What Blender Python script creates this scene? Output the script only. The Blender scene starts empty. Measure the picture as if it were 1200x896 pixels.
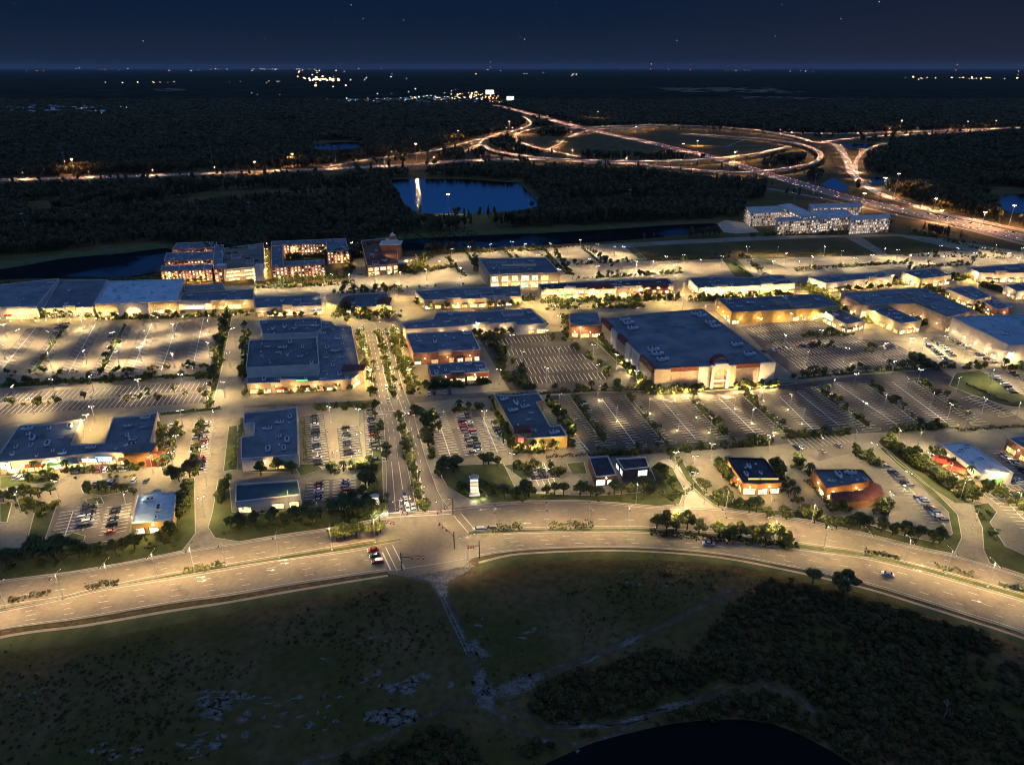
import bpy, math, random
import numpy as np
from mathutils import Vector, geometry
random.seed(7)
R = math.radians
scene = bpy.context.scene
COL = scene.collection
# ---------------------------------------------------------------- camera model used while laying out the plan
W0, H0, F0 = 1200.0, 896.0, 832.0
CAMH = 180.0
PITCH = math.atan((448.0 - 78.3) / F0)
cp, sp = math.cos(PITCH), math.sin(PITCH)
def G(px, py, z=0.0):
    """survey point: plan position at height z of the place seen at px,py of the photograph"""
    a = (px - 600.0) / F0; b = (448.0 - py) / F0
    dy = cp + b * sp; dz = -sp + b * cp
    if dz > -1e-3: dz = -1e-3
    t = (z - CAMH) / dz
    return Vector((a * t, dy * t, z))
def HH(x, yr, yb):
    """height of a wall whose foot is seen at yb and top at yr"""
    d = G(x, yb).y
    b = (448.0 - yr) / F0
    return CAMH + d * (-sp + b * cp) / (cp + b * sp)

def put(o, parent=None):
    COL.objects.link(o)
    if parent is not None: o.parent = parent
    return o
def short(s):
    for a, b in ((' in the row on ', ' on '), (' in the belt along ', ' along '), (' in the belt in front of ', ' before '), (' in the bed along ', ' along '), (' from the ', ' from '), ('dark green tree', 'dark tree'), ('light green tree', 'light tree'), (' of the lot ', ' '), (' of the ', ' of '), (' at the ', ' at '), (' in the ', ' in ')):
        if len(s.replace(',', ' ').split()) <= 16: return s
        s = s.replace(a, b, 1)
    return s
def tag(o, label=None, cat=None, group=None, kind=None):
    if label: o['label'] = short(label)
    if cat: o['category'] = cat
    if group: o['group'] = group
    if kind: o['kind'] = kind
    return o
def empty(name, loc, rz=0.0, label=None, cat=None, group=None):
    o = bpy.data.objects.new(name, None); COL.objects.link(o)
    o.location = loc; o.rotation_euler = (0, 0, rz); o.empty_display_size = 1
    return tag(o, label, cat, group)
def copy_tree(o, parent=None):
    c = o.copy(); COL.objects.link(c)
    if parent is not None: c.parent = parent
    for ch in o.children: copy_tree(ch, c)
    return c
ORD = ['first','second','third','fourth','fifth','sixth','seventh','eighth','ninth','tenth','eleventh','twelfth','thirteenth','fourteenth','fifteenth','sixteenth','seventeenth','eighteenth','nineteenth','twentieth']
def nth(i):
    n = i + 1
    return ORD[i] if i < 20 else '%d%s' % (n, {1: 'st', 2: 'nd', 3: 'rd'}.get(n % 10, 'th'))

class MB:
    def __init__(s): s.v = []; s.f = []; s.m = []
    def face(s, pts, m=0):
        n = len(s.v); s.v += [tuple(p) for p in pts]; s.f.append(tuple(range(n, n + len(pts)))); s.m.append(m)
    def box(s, c, d, m=0, rz=0.0, bottom=False, taper=1.0):
        cx, cy, cz = c; dx, dy, dz = d[0] / 2, d[1] / 2, d[2]
        ca, sa = math.cos(rz), math.sin(rz); n = len(s.v)
        for z, k in ((cz, 1.0), (cz + dz, taper)):
            for x, y in ((-dx, -dy), (dx, -dy), (dx, dy), (-dx, dy)):
                x *= k; y *= k
                s.v.append((cx + x * ca - y * sa, cy + x * sa + y * ca, z))
        fs = [(4, 5, 6, 7), (0, 1, 5, 4), (1, 2, 6, 5), (2, 3, 7, 6), (3, 0, 4, 7)]
        if bottom: fs.append((3, 2, 1, 0))
        for f in fs: s.f.append(tuple(n + i for i in f)); s.m.append(m)
    def prism(s, poly, z0, z1, m=0, top=None):
        n = len(s.v); k = len(poly)
        s.v += [(p[0], p[1], z0) for p in poly] + [(p[0], p[1], z1) for p in poly]
        for i in range(k):
            j = (i + 1) % k; s.f.append((n + i, n + j, n + k + j, n + k + i)); s.m.append(m)
        s.f.append(tuple(n + k + i for i in range(k))); s.m.append(m if top is None else top)
    def tube(s, a, b, ra, rb, seg=6, m=0, cap=True):
        a = Vector(a); b = Vector(b); d = (b - a).normalized()
        u = d.orthogonal().normalized(); w = d.cross(u); n = len(s.v)
        for p, r in ((a, ra), (b, rb)):
            for i in range(seg):
                t = 2 * math.pi * i / seg
                s.v.append(tuple(p + (u * math.cos(t) + w * math.sin(t)) * r))
        for i in range(seg):
            j = (i + 1) % seg; s.f.append((n + i, n + j, n + seg + j, n + seg + i)); s.m.append(m)
        if cap: s.f.append(tuple(n + seg + i for i in range(seg))); s.m.append(m)
    def build(s, name, mats, parent=None, smooth=False):
        me = bpy.data.meshes.new(name); me.from_pydata(s.v, [], s.f)
        if not isinstance(mats, (list, tuple)): mats = [mats]
        for x in mats: me.materials.append(x)
        if len(mats) > 1: me.polygons.foreach_set('material_index', s.m)
        if smooth: me.polygons.foreach_set('use_smooth', [True] * len(s.f))
        me.update()
        return put(bpy.data.objects.new(name, me), parent)

def area2(P): return sum(P[i][0] * P[(i + 1) % len(P)][1] - P[(i + 1) % len(P)][0] * P[i][1] for i in range(len(P)))
def ccw(P):
    P = [(p[0], p[1]) for p in P]
    return P if area2(P) > 0 else P[::-1]
def inside(x, y, P):
    c = False; j = len(P) - 1
    for i in range(len(P)):
        xi, yi = P[i][0], P[i][1]; xj, yj = P[j][0], P[j][1]
        if (yi > y) != (yj > y) and x < (xj - xi) * (y - yi) / (yj - yi) + xi: c = not c
        j = i
    return c
def inset(P, d):
    """offset a ccw polygon inwards by d"""
    out = []; n = len(P)
    for i in range(n):
        a = Vector(P[i - 1]); b = Vector(P[i]); c = Vector(P[(i + 1) % n])
        u = (b - a).normalized(); v = (c - b).normalized()
        n1 = Vector((-u.y, u.x)); n2 = Vector((-v.y, v.x)); k = n1 + n2
        l = 1 + n1.dot(n2)
        if l < 0.25: l = 0.25
        out.append(tuple(b + k * (d / l)))
    return out
def crom(P, n=8):
    P = [Vector(p) for p in P]; out = []
    for i in range(len(P) - 1):
        p0 = P[i - 1] if i else P[0] * 2 - P[1]; p1 = P[i]; p2 = P[i + 1]
        p3 = P[i + 2] if i + 2 < len(P) else P[-1] * 2 - P[-2]
        for k in range(n):
            t = k / n
            out.append(0.5 * ((2 * p1) + (p2 - p0) * t + (2 * p0 - 5 * p1 + 4 * p2 - p3) * t * t + (3 * p1 - p0 - 3 * p2 + p3) * t ** 3))
    out.append(P[-1]); return out
def resample(P, n):
    L = [0.0]
    for i in range(1, len(P)): L.append(L[-1] + (P[i] - P[i - 1]).length)
    out = []; j = 0
    for k in range(n + 1):
        s = L[-1] * k / n
        while j < len(L) - 2 and L[j + 1] < s: j += 1
        t = (s - L[j]) / max(1e-9, L[j + 1] - L[j]); out.append(P[j].lerp(P[j + 1], min(1, max(0, t))))
    return out, L[-1]

# ---------------------------------------------------------------- materials
def mat_new(name):
    m = bpy.data.materials.new(name); m.use_nodes = True
    nt = m.node_tree; return m, nt, nt.nodes['Principled BSDF']
def N(nt, t, **kw):
    n = nt.nodes.new(t)
    for k, v in kw.items(): setattr(n, k, v)
    return n
def surf(name, c1, c2, scale=0.3, rough=0.85, detail=4, c3=None, scale3=3.0, amt3=0.5, bump=0.0, bscale=2.0, spec=0.3):
    """two-tone noise surface with an optional finer speckle"""
    m, nt, b = mat_new(name)
    tc = N(nt, 'ShaderNodeNewGeometry')
    n1 = N(nt, 'ShaderNodeTexNoise'); n1.inputs['Scale'].default_value = scale; n1.inputs['Detail'].default_value = detail
    nt.links.new(tc.outputs['Position'], n1.inputs['Vector'])
    rp = N(nt, 'ShaderNodeValToRGB'); rp.color_ramp.elements[0].position = .38; rp.color_ramp.elements[1].position = .62
    rp.color_ramp.elements[0].color = (*c1, 1); rp.color_ramp.elements[1].color = (*c2, 1)
    nt.links.new(n1.outputs['Fac'], rp.inputs['Fac'])
    out = rp.outputs['Color']
    if c3:
        n3 = N(nt, 'ShaderNodeTexNoise'); n3.inputs['Scale'].default_value = scale3; n3.inputs['Detail'].default_value = 3
        nt.links.new(tc.outputs['Position'], n3.inputs['Vector'])
        r3 = N(nt, 'ShaderNodeValToRGB'); r3.color_ramp.elements[0].position = .55; r3.color_ramp.elements[1].position = .7
        r3.color_ramp.elements[0].color = (0, 0, 0, 1); r3.color_ramp.elements[1].color = (amt3, amt3, amt3, 1)
        nt.links.new(n3.outputs['Fac'], r3.inputs['Fac'])
        mx = N(nt, 'ShaderNodeMixRGB'); nt.links.new(r3.outputs['Color'], mx.inputs['Fac']); nt.links.new(out, mx.inputs['Color1'])
        mx.inputs['Color2'].default_value = (*c3, 1); out = mx.outputs['Color']
    nt.links.new(out, b.inputs['Base Color'])
    b.inputs['Roughness'].default_value = rough; b.inputs['Specular IOR Level'].default_value = spec
    if bump:
        n4 = N(nt, 'ShaderNodeTexNoise'); n4.inputs['Scale'].default_value = bscale
        nt.links.new(tc.outputs['Position'], n4.inputs['Vector'])
        bp = N(nt, 'ShaderNodeBump'); bp.inputs['Strength'].default_value = bump; bp.inputs['Distance'].default_value = .3
        nt.links.new(n4.outputs['Fac'], bp.inputs['Height']); nt.links.new(bp.outputs['Normal'], b.inputs['Normal'])
    return m
def paving(name, c1, c2, scale, joint=6.0, jamt=.35, stain=(.06, .055, .05), samt=.6, rough=.8, fine=.1, tint=.93):
    """worn slab or asphalt: broad tone changes, tyre-dark stains, patches and a faint joint grid"""
    m = surf(name, c1, c2, scale, rough, 5, stain, .11, samt, bump=.15, bscale=1.5); nt = m.node_tree; b = nt.nodes['Principled BSDF']
    src = b.inputs['Base Color'].links[0].from_socket; g = N(nt, 'ShaderNodeNewGeometry')
    mp = N(nt, 'ShaderNodeMapping'); mp.inputs['Rotation'].default_value = (0, 0, .12); nt.links.new(g.outputs['Position'], mp.inputs['Vector'])
    br = N(nt, 'ShaderNodeTexBrick'); br.offset = .5; br.inputs['Scale'].default_value = 1.0; br.inputs['Brick Width'].default_value = joint * 1.5; br.inputs['Row Height'].default_value = joint; br.inputs['Mortar Size'].default_value = .07; br.inputs['Mortar Smooth'].default_value = .5
    br.inputs['Color1'].default_value = (1, 1, 1, 1); br.inputs['Color2'].default_value = (tint, tint, tint, 1); br.inputs['Mortar'].default_value = (1 - jamt, 1 - jamt, 1 - jamt, 1); nt.links.new(mp.outputs['Vector'], br.inputs['Vector'])
    fn = N(nt, 'ShaderNodeTexNoise'); fn.inputs['Scale'].default_value = .6; fn.inputs['Detail'].default_value = 8; nt.links.new(g.outputs['Position'], fn.inputs['Vector'])
    fr_ = N(nt, 'ShaderNodeMapRange'); fr_.inputs['From Min'].default_value = .35; fr_.inputs['From Max'].default_value = .65; fr_.inputs['To Min'].default_value = 1 - fine; fr_.inputs['To Max'].default_value = 1 + fine; nt.links.new(fn.outputs['Fac'], fr_.inputs['Value'])
    m1 = N(nt, 'ShaderNodeMixRGB', blend_type='MULTIPLY'); m1.inputs['Fac'].default_value = 1; nt.links.new(src, m1.inputs['Color1']); nt.links.new(br.outputs['Color'], m1.inputs['Color2'])
    m2 = N(nt, 'ShaderNodeMixRGB', blend_type='MULTIPLY'); m2.inputs['Fac'].default_value = 1; nt.links.new(m1.outputs[0], m2.inputs['Color1']); nt.links.new(fr_.outputs[0], m2.inputs['Color2']); nt.links.new(m2.outputs[0], b.inputs['Base Color'])
    return m
def roofing(name, c1, c2, c3, seam=3.0):
    m = paving(name, c1, c2, .07, seam, .22, c3, .8, .55); nt = m.node_tree; b = nt.nodes['Principled BSDF']; src = b.inputs['Base Color'].links[0].from_socket
    oi = N(nt, 'ShaderNodeObjectInfo'); r = N(nt, 'ShaderNodeMapRange'); r.inputs['To Min'].default_value = .72; r.inputs['To Max'].default_value = 1.3; nt.links.new(oi.outputs['Random'], r.inputs['Value'])
    m1 = N(nt, 'ShaderNodeMixRGB', blend_type='MULTIPLY'); m1.inputs['Fac'].default_value = 1; nt.links.new(src, m1.inputs['Color1']); nt.links.new(r.outputs[0], m1.inputs['Color2']); nt.links.new(m1.outputs[0], b.inputs['Base Color']); return m
def soft(name, base):
    """loose material that breaks up towards its rim (attribute edge: 0 inside, 1 at the rim)"""
    m = base.copy(); m.name = name; nt = m.node_tree; b = nt.nodes['Principled BSDF']; at = N(nt, 'ShaderNodeAttribute'); at.attribute_name = 'edge'; g = N(nt, 'ShaderNodeNewGeometry')
    n = N(nt, 'ShaderNodeTexNoise'); n.inputs['Scale'].default_value = .5; n.inputs['Detail'].default_value = 10; n.inputs['Roughness'].default_value = .8; nt.links.new(g.outputs['Position'], n.inputs['Vector'])
    a1 = N(nt, 'ShaderNodeMath', operation='MULTIPLY_ADD'); a1.inputs[1].default_value = -.34; nt.links.new(at.outputs['Fac'], a1.inputs[0]); nt.links.new(n.outputs['Fac'], a1.inputs[2])
    r = N(nt, 'ShaderNodeMapRange'); r.inputs['From Min'].default_value = .26; r.inputs['From Max'].default_value = .60; r.inputs['To Max'].default_value = .8; nt.links.new(a1.outputs[0], r.inputs['Value']); nt.links.new(r.outputs[0], b.inputs['Alpha']); return m
def emis(name, col, s, base=(.3, .3, .3), vary=False):
    m, nt, b = mat_new(name)
    b.inputs['Base Color'].default_value = (*base, 1); b.inputs['Emission Color'].default_value = (*col, 1)
    b.inputs['Emission Strength'].default_value = s
    if vary:      # rooms behind the glass: shelves and lamps, brighter and darker patches
        g = N(nt, 'ShaderNodeNewGeometry'); n = N(nt, 'ShaderNodeTexNoise'); n.inputs['Scale'].default_value = .45; n.inputs['Detail'].default_value = 3
        nt.links.new(g.outputs['Position'], n.inputs['Vector'])
        r = N(nt, 'ShaderNodeMapRange'); r.inputs['From Min'].default_value = .32; r.inputs['From Max'].default_value = .7
        r.inputs['To Min'].default_value = .12 * s; r.inputs['To Max'].default_value = 2.0 * s
        nt.links.new(n.outputs['Fac'], r.inputs['Value']); nt.links.new(r.outputs['Result'], b.inputs['Emission Strength'])
    return m
def objcol(name, rough=.35, metal=0.0, coat=0.0):
    m, nt, b = mat_new(name); oi = N(nt, 'ShaderNodeObjectInfo')
    nt.links.new(oi.outputs['Color'], b.inputs['Base Color']); b.inputs['Roughness'].default_value = rough
    b.inputs['Metallic'].default_value = metal; b.inputs['Coat Weight'].default_value = coat
    return m
def leafmat(name, ca, cb, sc=.55):
    m, nt, b = mat_new(name)
    oi = N(nt, 'ShaderNodeObjectInfo'); g = N(nt, 'ShaderNodeNewGeometry')
    n = N(nt, 'ShaderNodeTexNoise'); n.inputs['Scale'].default_value = sc; nt.links.new(g.outputs['Position'], n.inputs['Vector'])
    ad = N(nt, 'ShaderNodeMath', operation='ADD'); nt.links.new(oi.outputs['Random'], ad.inputs[0]); nt.links.new(n.outputs['Fac'], ad.inputs[1])
    mr = N(nt, 'ShaderNodeMapRange'); mr.inputs['From Min'].default_value = .4; mr.inputs['From Max'].default_value = 1.5
    nt.links.new(ad.outputs[0], mr.inputs['Value'])
    mx = N(nt, 'ShaderNodeMixRGB'); nt.links.new(mr.outputs['Result'], mx.inputs['Fac'])
    mx.inputs['Color1'].default_value = (*ca, 1); mx.inputs['Color2'].default_value = (*cb, 1)
    nt.links.new(mx.outputs['Color'], b.inputs['Base Color']); b.inputs['Roughness'].default_value = .7
    b.inputs['Specular IOR Level'].default_value = .25
    tl = N(nt, 'ShaderNodeBsdfTranslucent'); nt.links.new(mx.outputs['Color'], tl.inputs['Color']); ms = N(nt, 'ShaderNodeMixShader'); ms.inputs[0].default_value = .38; nt.links.new(b.outputs[0], ms.inputs[1]); nt.links.new(tl.outputs[0], ms.inputs[2]); nt.links.new(ms.outputs[0], nt.nodes['Material Output'].inputs['Surface'])
    return m

M = {}
M['pave'] = paving('worn_concrete_paving', (.205, .178, .128), (.285, .25, .18), .035, 7, .22, (.11, .095, .075), .6)
M['asphalt'] = paving('dark_asphalt', (.045, .042, .038), (.085, .078, .068), .05, 9, .1, (.15, .135, .11), .6)
M['bay'] = surf('oil_darkened_bays', (.08, .072, .062), (.13, .115, .098), .09, c3=(.18, .165, .145), scale3=.2, amt3=.6)
M['darkbay'] = surf('black_top_bays', (.032, .03, .03), (.055, .05, .047), .09, c3=(.09, .085, .078), scale3=.2, amt3=.6)
M['midasphalt'] = paving('grey_asphalt', (.12, .105, .085), (.19, .165, .13), .05, 9, .12, (.07, .062, .055), .6)
M['road'] = paving('road_concrete', (.18, .155, .112), (.25, .215, .155), .03, 6, .25, (.12, .10, .08), .65)
M['hiway'] = surf('highway_concrete', (.17, .15, .14), (.22, .2, .185), .03)
M['kerb'] = surf('kerb_concrete', (.38, .36, .32), (.46, .43, .38), .3)
M['walk'] = surf('sidewalk_concrete', (.33, .29, .23), (.42, .37, .3), .12, c3=(.22, .2, .17), scale3=.4)
M['paint'] = surf('road_paint', (.6, .58, .52), (.75, .73, .66), .4)
M['lawn'] = surf('mown_grass', (.05, .07, .02), (.09, .105, .035), .12, rough=.95, c3=(.13, .11, .05), scale3=.3, amt3=.6, bump=.4)
M['hedge'] = leafmat('hedge_leaves', (.055, .07, .024), (.11, .125, .04))
M['sand'] = surf('white_sand', (.16, .15, .135), (.38, .36, .33), .9, detail=8, c3=(.06, .05, .035), scale3=.9, amt3=1.0)
M['dirt'] = surf('dirt_track', (.09, .068, .042), (.15, .118, .078), .2, detail=6, c3=(.26, .24, .21), scale3=.3, amt3=.6)
M['roof'] = roofing('blue_grey_membrane', (.085, .10, .12), (.15, .168, .19), (.05, .06, .07))
M['rooflight'] = roofing('pale_membrane', (.30, .45, .56), (.40, .56, .68), (.2, .28, .36))
M['roofgrey'] = roofing('pale_grey_membrane', (.34, .36, .37), (.46, .48, .49), (.22, .23, .24))
M['roofteal'] = surf('teal_metal_roof', (.025, .06, .07), (.035, .08, .09), .2, rough=.5)
M['roofdark'] = surf('charcoal_shingle', (.035, .035, .045), (.06, .06, .075), .3)
M['tile'] = surf('red_roof_tile', (.12, .035, .03), (.17, .06, .045), .5, rough=.75)
M['white'] = surf('white_stucco', (.55, .52, .47), (.66, .63, .58), .2, c3=(.42, .39, .34), scale3=.6, amt3=.4)
M['cream'] = surf('cream_stucco', (.50, .40, .26), (.60, .49, .33), .2, c3=(.38, .3, .2), scale3=.6, amt3=.4)
M['brick'] = surf('red_brick', (.24, .10, .065), (.34, .16, .11), .5, c3=(.42, .30, .24), scale3=1.2, amt3=.5)
M['yellow'] = surf('ochre_stucco', (.55, .36, .10), (.62, .42, .14), .3)
M['tanbrick'] = surf('tan_brick', (.42, .31, .22), (.52, .40, .29), .5, c3=(.36, .22, .15), scale3=.8, amt3=.5)
M['stone'] = surf('tan_stone', (.42, .34, .25), (.54, .45, .34), .4, c3=(.24, .16, .11), scale3=1.0, amt3=.6)
M['metal'] = surf('galvanised_metal', (.35, .36, .37), (.5, .5, .5), 1.0, rough=.5)
M['darkmetal'] = surf('dark_painted_metal', (.03, .03, .03), (.05, .05, .05), 1.0, rough=.5)
M['unit'] = surf('rooftop_metal', (.55, .57, .58), (.72, .73, .74), .5, rough=.5)
M['frame'] = surf('window_frame_metal', (.08, .06, .045), (.12, .09, .07), 1.0, rough=.5)
M['trunk'] = surf('bark', (.06, .045, .03), (.1, .08, .06), 2.0)
M['leafA'] = leafmat('oak_leaves', (.085, .105, .036), (.16, .175, .06))
M['leafB'] = leafmat('bright_leaves', (.11, .13, .035), (.20, .20, .055))
M['forest'] = leafmat('wood_leaves', (.075, .07, .034), (.17, .155, .075))
M['scrub'] = leafmat('scrub_leaves', (.05, .055, .016), (.13, .11, .035), .07)
M['scrubbrown'] = leafmat('dry_scrub', (.07, .05, .025), (.15, .10, .05), .07)
M['palm'] = leafmat('palm_fronds', (.04, .07, .02), (.09, .13, .04))
M['carpaint'] = objcol('car_paint', .3, .1, .5)
M['glassdark'] = surf('tinted_glass', (.02, .025, .03), (.03, .035, .04), 1, rough=.1, spec=.6)
M['tyre'] = surf('rubber', (.02, .02, .02), (.03, .03, .03), 1)
M['head'] = emis('headlight_lens', (1, .9, .72), 7)
M['tail'] = emis('taillight_lens', (1, .08, .03), 2)
M['signal'] = emis('signal_lens', (1, .12, .05), 5)
M['bulb'] = emis('lamp_lens', (1, .74, .40), 14)
M['bulbw'] = emis('white_lamp_lens', (1, .93, .8), 40)
M['farlight'] = emis('far_lamp_warm', (1, .66, .34), 26)
M['farwhite'] = emis('far_lamp_white', (.9, .95, 1), 60)
M['farred'] = emis('mast_lamp_red', (1, .2, .1), 10)
M['win'] = [emis('lit_glass_a', (1, .60, .18), 1.25, vary=True), emis('lit_glass_b', (1, .68, .30), 1.5, vary=True), emis('lit_glass_c', (1, .5, .18), .8, vary=True), emis('lit_glass_d', (1, .84, .55), 1.3, vary=True)]
M['winflat'] = [emis('room_lit_a', (1, .60, .26), 1.0), emis('room_lit_b', (1, .80, .52), 1.5), emis('room_lit_c', (1, .5, .25), .4)]
M['signgreen'] = emis('green_sign', (.25, 1, .2), 1.6); M['signblue'] = emis('blue_sign', (.15, .35, 1), 1.6)
M['signred'] = emis('red_sign', (1, .12, .06), 1.6); M['signwhite'] = emis('white_sign', (1, .95, .85), 1.3); M['signorange'] = emis('orange_sign', (1, .45, .1), 1.5)
def cloth(name, c): return surf(name, tuple(x * .85 for x in c), c, .8, rough=.8)
M['awnred'] = cloth('red_canvas', (.42, .05, .03)); M['awnblue'] = cloth('blue_canvas', (.05, .14, .4)); M['awngreen'] = cloth('green_canvas', (.05, .2, .06)); M['awntan'] = cloth('tan_canvas', (.5, .38, .2)); M['awnbrown'] = cloth('brown_canvas', (.14, .06, .04))
M['redwall'] = surf('red_painted_wall', (.26, .06, .04), (.34, .09, .06), .4)
M['orangewall'] = surf('orange_stucco', (.45, .2, .06), (.52, .26, .09), .4)
def water(name, col, bump):
    m, nt, b = mat_new(name); b.inputs['Base Color'].default_value = (*col, 1); b.inputs['Roughness'].default_value = .06; b.inputs['IOR'].default_value = 1.33
    g = N(nt, 'ShaderNodeNewGeometry'); n = N(nt, 'ShaderNodeTexNoise'); n.inputs['Scale'].default_value = .35; n.inputs['Detail'].default_value = 4
    nt.links.new(g.outputs['Position'], n.inputs['Vector'])
    bp = N(nt, 'ShaderNodeBump'); bp.inputs['Strength'].default_value = bump; bp.inputs['Distance'].default_value = .5
    nt.links.new(n.outputs['Fac'], bp.inputs['Height']); nt.links.new(bp.outputs['Normal'], b.inputs['Normal']); return m
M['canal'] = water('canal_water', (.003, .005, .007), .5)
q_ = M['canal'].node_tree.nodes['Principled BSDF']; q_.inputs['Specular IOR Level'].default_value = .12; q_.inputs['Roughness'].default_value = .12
t_ = M['canal'].node_tree; df_ = N(t_, 'ShaderNodeBsdfDiffuse'); df_.inputs['Color'].default_value = (.006, .009, .01, 1); mx_ = N(t_, 'ShaderNodeMixShader'); g_ = N(t_, 'ShaderNodeNewGeometry'); n_ = N(t_, 'ShaderNodeTexNoise'); n_.inputs['Scale'].default_value = .012; n_.inputs['Detail'].default_value = 5; t_.links.new(g_.outputs['Position'], n_.inputs['Vector']); r_ = N(t_, 'ShaderNodeMapRange'); r_.inputs['From Min'].default_value = .5; r_.inputs['From Max'].default_value = .6; r_.inputs['To Min'].default_value = .05; r_.inputs['To Max'].default_value = .75; t_.links.new(n_.outputs['Fac'], r_.inputs['Value']); t_.links.new(r_.outputs[0], mx_.inputs[0]); t_.links.new(df_.outputs[0], mx_.inputs[1]); t_.links.new(q_.outputs[0], mx_.inputs[2]); t_.links.new(mx_.outputs[0], t_.nodes['Material Output'].inputs['Surface'])  # patchy dark diffuse stands in for trees mirrored in the water
M['water'] = water('pond_water', (.002, .004, .008), .35)

M['sandsoft'] = soft('loose_white_sand', M['sand']); M['dirtsoft'] = soft('loose_track_dirt', M['dirt']); M['walksoft'] = soft('loose_pale_gravel', M['walk'])
import itertools
# ---------------------------------------------------------------- ground, water, roads
SHZ = itertools.count()
def sheet(name, px, mat, z, kind='structure', world=False):
    z += .0004 * (next(SHZ) % 12)
    P = px if world else [G(x, y) for x, y in px]
    P = ccw(P); b = MB(); b.face([(x, y, z) for x, y in P]); o = b.build(name, mat); return tag(o, kind=kind)
def gmat():
    m, nt, b = mat_new('scrub_ground')
    g = N(nt, 'ShaderNodeNewGeometry')
    def noise(sc, det=4, w=0):
        n = N(nt, 'ShaderNodeTexNoise'); n.inputs['Scale'].default_value = sc; n.inputs['Detail'].default_value = det
        mp = N(nt, 'ShaderNodeMapping'); mp.inputs['Location'].default_value = (w, w * 2, 0)
        nt.links.new(g.outputs['Position'], mp.inputs['Vector']); nt.links.new(mp.outputs['Vector'], n.inputs['Vector']); return n.outputs['Fac']
    def ramp(f, a, c, ca, cb):
        r = N(nt, 'ShaderNodeValToRGB'); r.color_ramp.elements[0].position = a; r.color_ramp.elements[1].position = c
        r.color_ramp.elements[0].color = (*ca, 1); r.color_ramp.elements[1].color = (*cb, 1); nt.links.new(f, r.inputs['Fac']); return r.outputs['Color']
    def mix(f, a, c):
        x = N(nt, 'ShaderNodeMixRGB'); nt.links.new(f, x.inputs['Fac'])
        for s, v in (('Color1', a), ('Color2', c)):
            if isinstance(v, tuple): x.inputs[s].default_value = (*v, 1)
            else: nt.links.new(v, x.inputs[s])
        return x.outputs['Color']
    base = ramp(noise(.03, 6), .40, .62, (.080, .072, .018), (.155, .10, .046))
    fine = ramp(noise(.35, 6, 9), .4, .65, (.0, .0, .0), (.8, .8, .8))
    c = mix(fine, base, (.055, .052, .02))
    c = mix(ramp(noise(.8, 5, 31), .6, .72, (0, 0, 0), (.6, .6, .6)), c, (.11, .1, .075))
    nt.links.new(c, b.inputs['Base Color']); b.inputs['Roughness'].default_value = .95; b.inputs['Specular IOR Level'].default_value = .1
    bp = N(nt, 'ShaderNodeBump'); bp.inputs['Strength'].default_value = .8; bp.inputs['Distance'].default_value = .5
    nt.links.new(noise(.9, 5, 4), bp.inputs['Height']); nt.links.new(bp.outputs['Normal'], b.inputs['Normal'])
    return m
M['ground'] = gmat()
b = MB(); b.face([(-62000, -2000, 0), (62000, -2000, 0), (62000, 62000, 0), (-62000, 62000, 0)])
tag(b.build('ground', M['ground']), kind='structure')

WATERS = [
 ('pond', [(458,211),(470,210),(540,210),(597,213.5),(607,214),(616,222),(631,237),(625,243),(600,247),(570,249),(540,250),(500,250),(484,246),(474,238)]),
 ('pond', [(366,169),(400,166.5),(420,167),(424,171),(400,174.5),(372,174)]),
 ('canal', [(-120,332),(-60,322),(12,314),(75,303),(150,296),(196,291),(203,300),(186,313),(176,322),(120,326),(0,328),(-120,345)]),
 ('canal', [(452,288),(470,281),(560,276),(660,272),(740,267),(780,264),(835,262),(845,266),(830,272),(740,281),(660,286),(560,291),(480,294),(455,294)]),
 ('pond', [(962,216),(978,208.5),(993,220),(985,224)]),
 ('pond', [(986,169),(1022,169),(1014,173.5),(992,173)]),
 ('pond', [(1020,208.5),(1031,208),(1035,214),(1025,216)]),
 ('pond', [(1176,228),(1230,228),(1260,250),(1195,250),(1172,242)]),
 ('pond', [(590,910),(640,894),(690,872),(740,858),(800,846),(870,843),(920,853),(960,872),(990,890),(1040,930),(1000,1000),(600,1000)]),
]
WPOLY = []
for nm, px in WATERS:
    pts = crom([G(x, y) for x, y in px + px[:1]], 4)[:-1]
    WPOLY.append([(p.x, p.y) for p in pts])
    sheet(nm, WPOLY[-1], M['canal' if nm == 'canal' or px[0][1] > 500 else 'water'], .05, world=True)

TOWN = [(-160,720),(0,681),(84,670.6),(151,659),(218,646),(280,636),(379,621),(445,608),(560,592),(620,588),(674,587),(727,590),(770,594),(840,596),(945,611),(1009,626),(1081,644),(1126,653),(1200,676),(1330,720),(1360,420),(1260,310),(1200,297),(1160,290),(1110,281),(1055,275),(900,276),(730,285),(640,290),(560,295),(500,300),(415,303),(410,330),(180,338),(110,332),(0,334),(-160,345)]
sheet('town_paving', TOWN, M['pave'], .03)
TOWNW = [tuple(G(x, y).xy) for x, y in TOWN]

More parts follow.
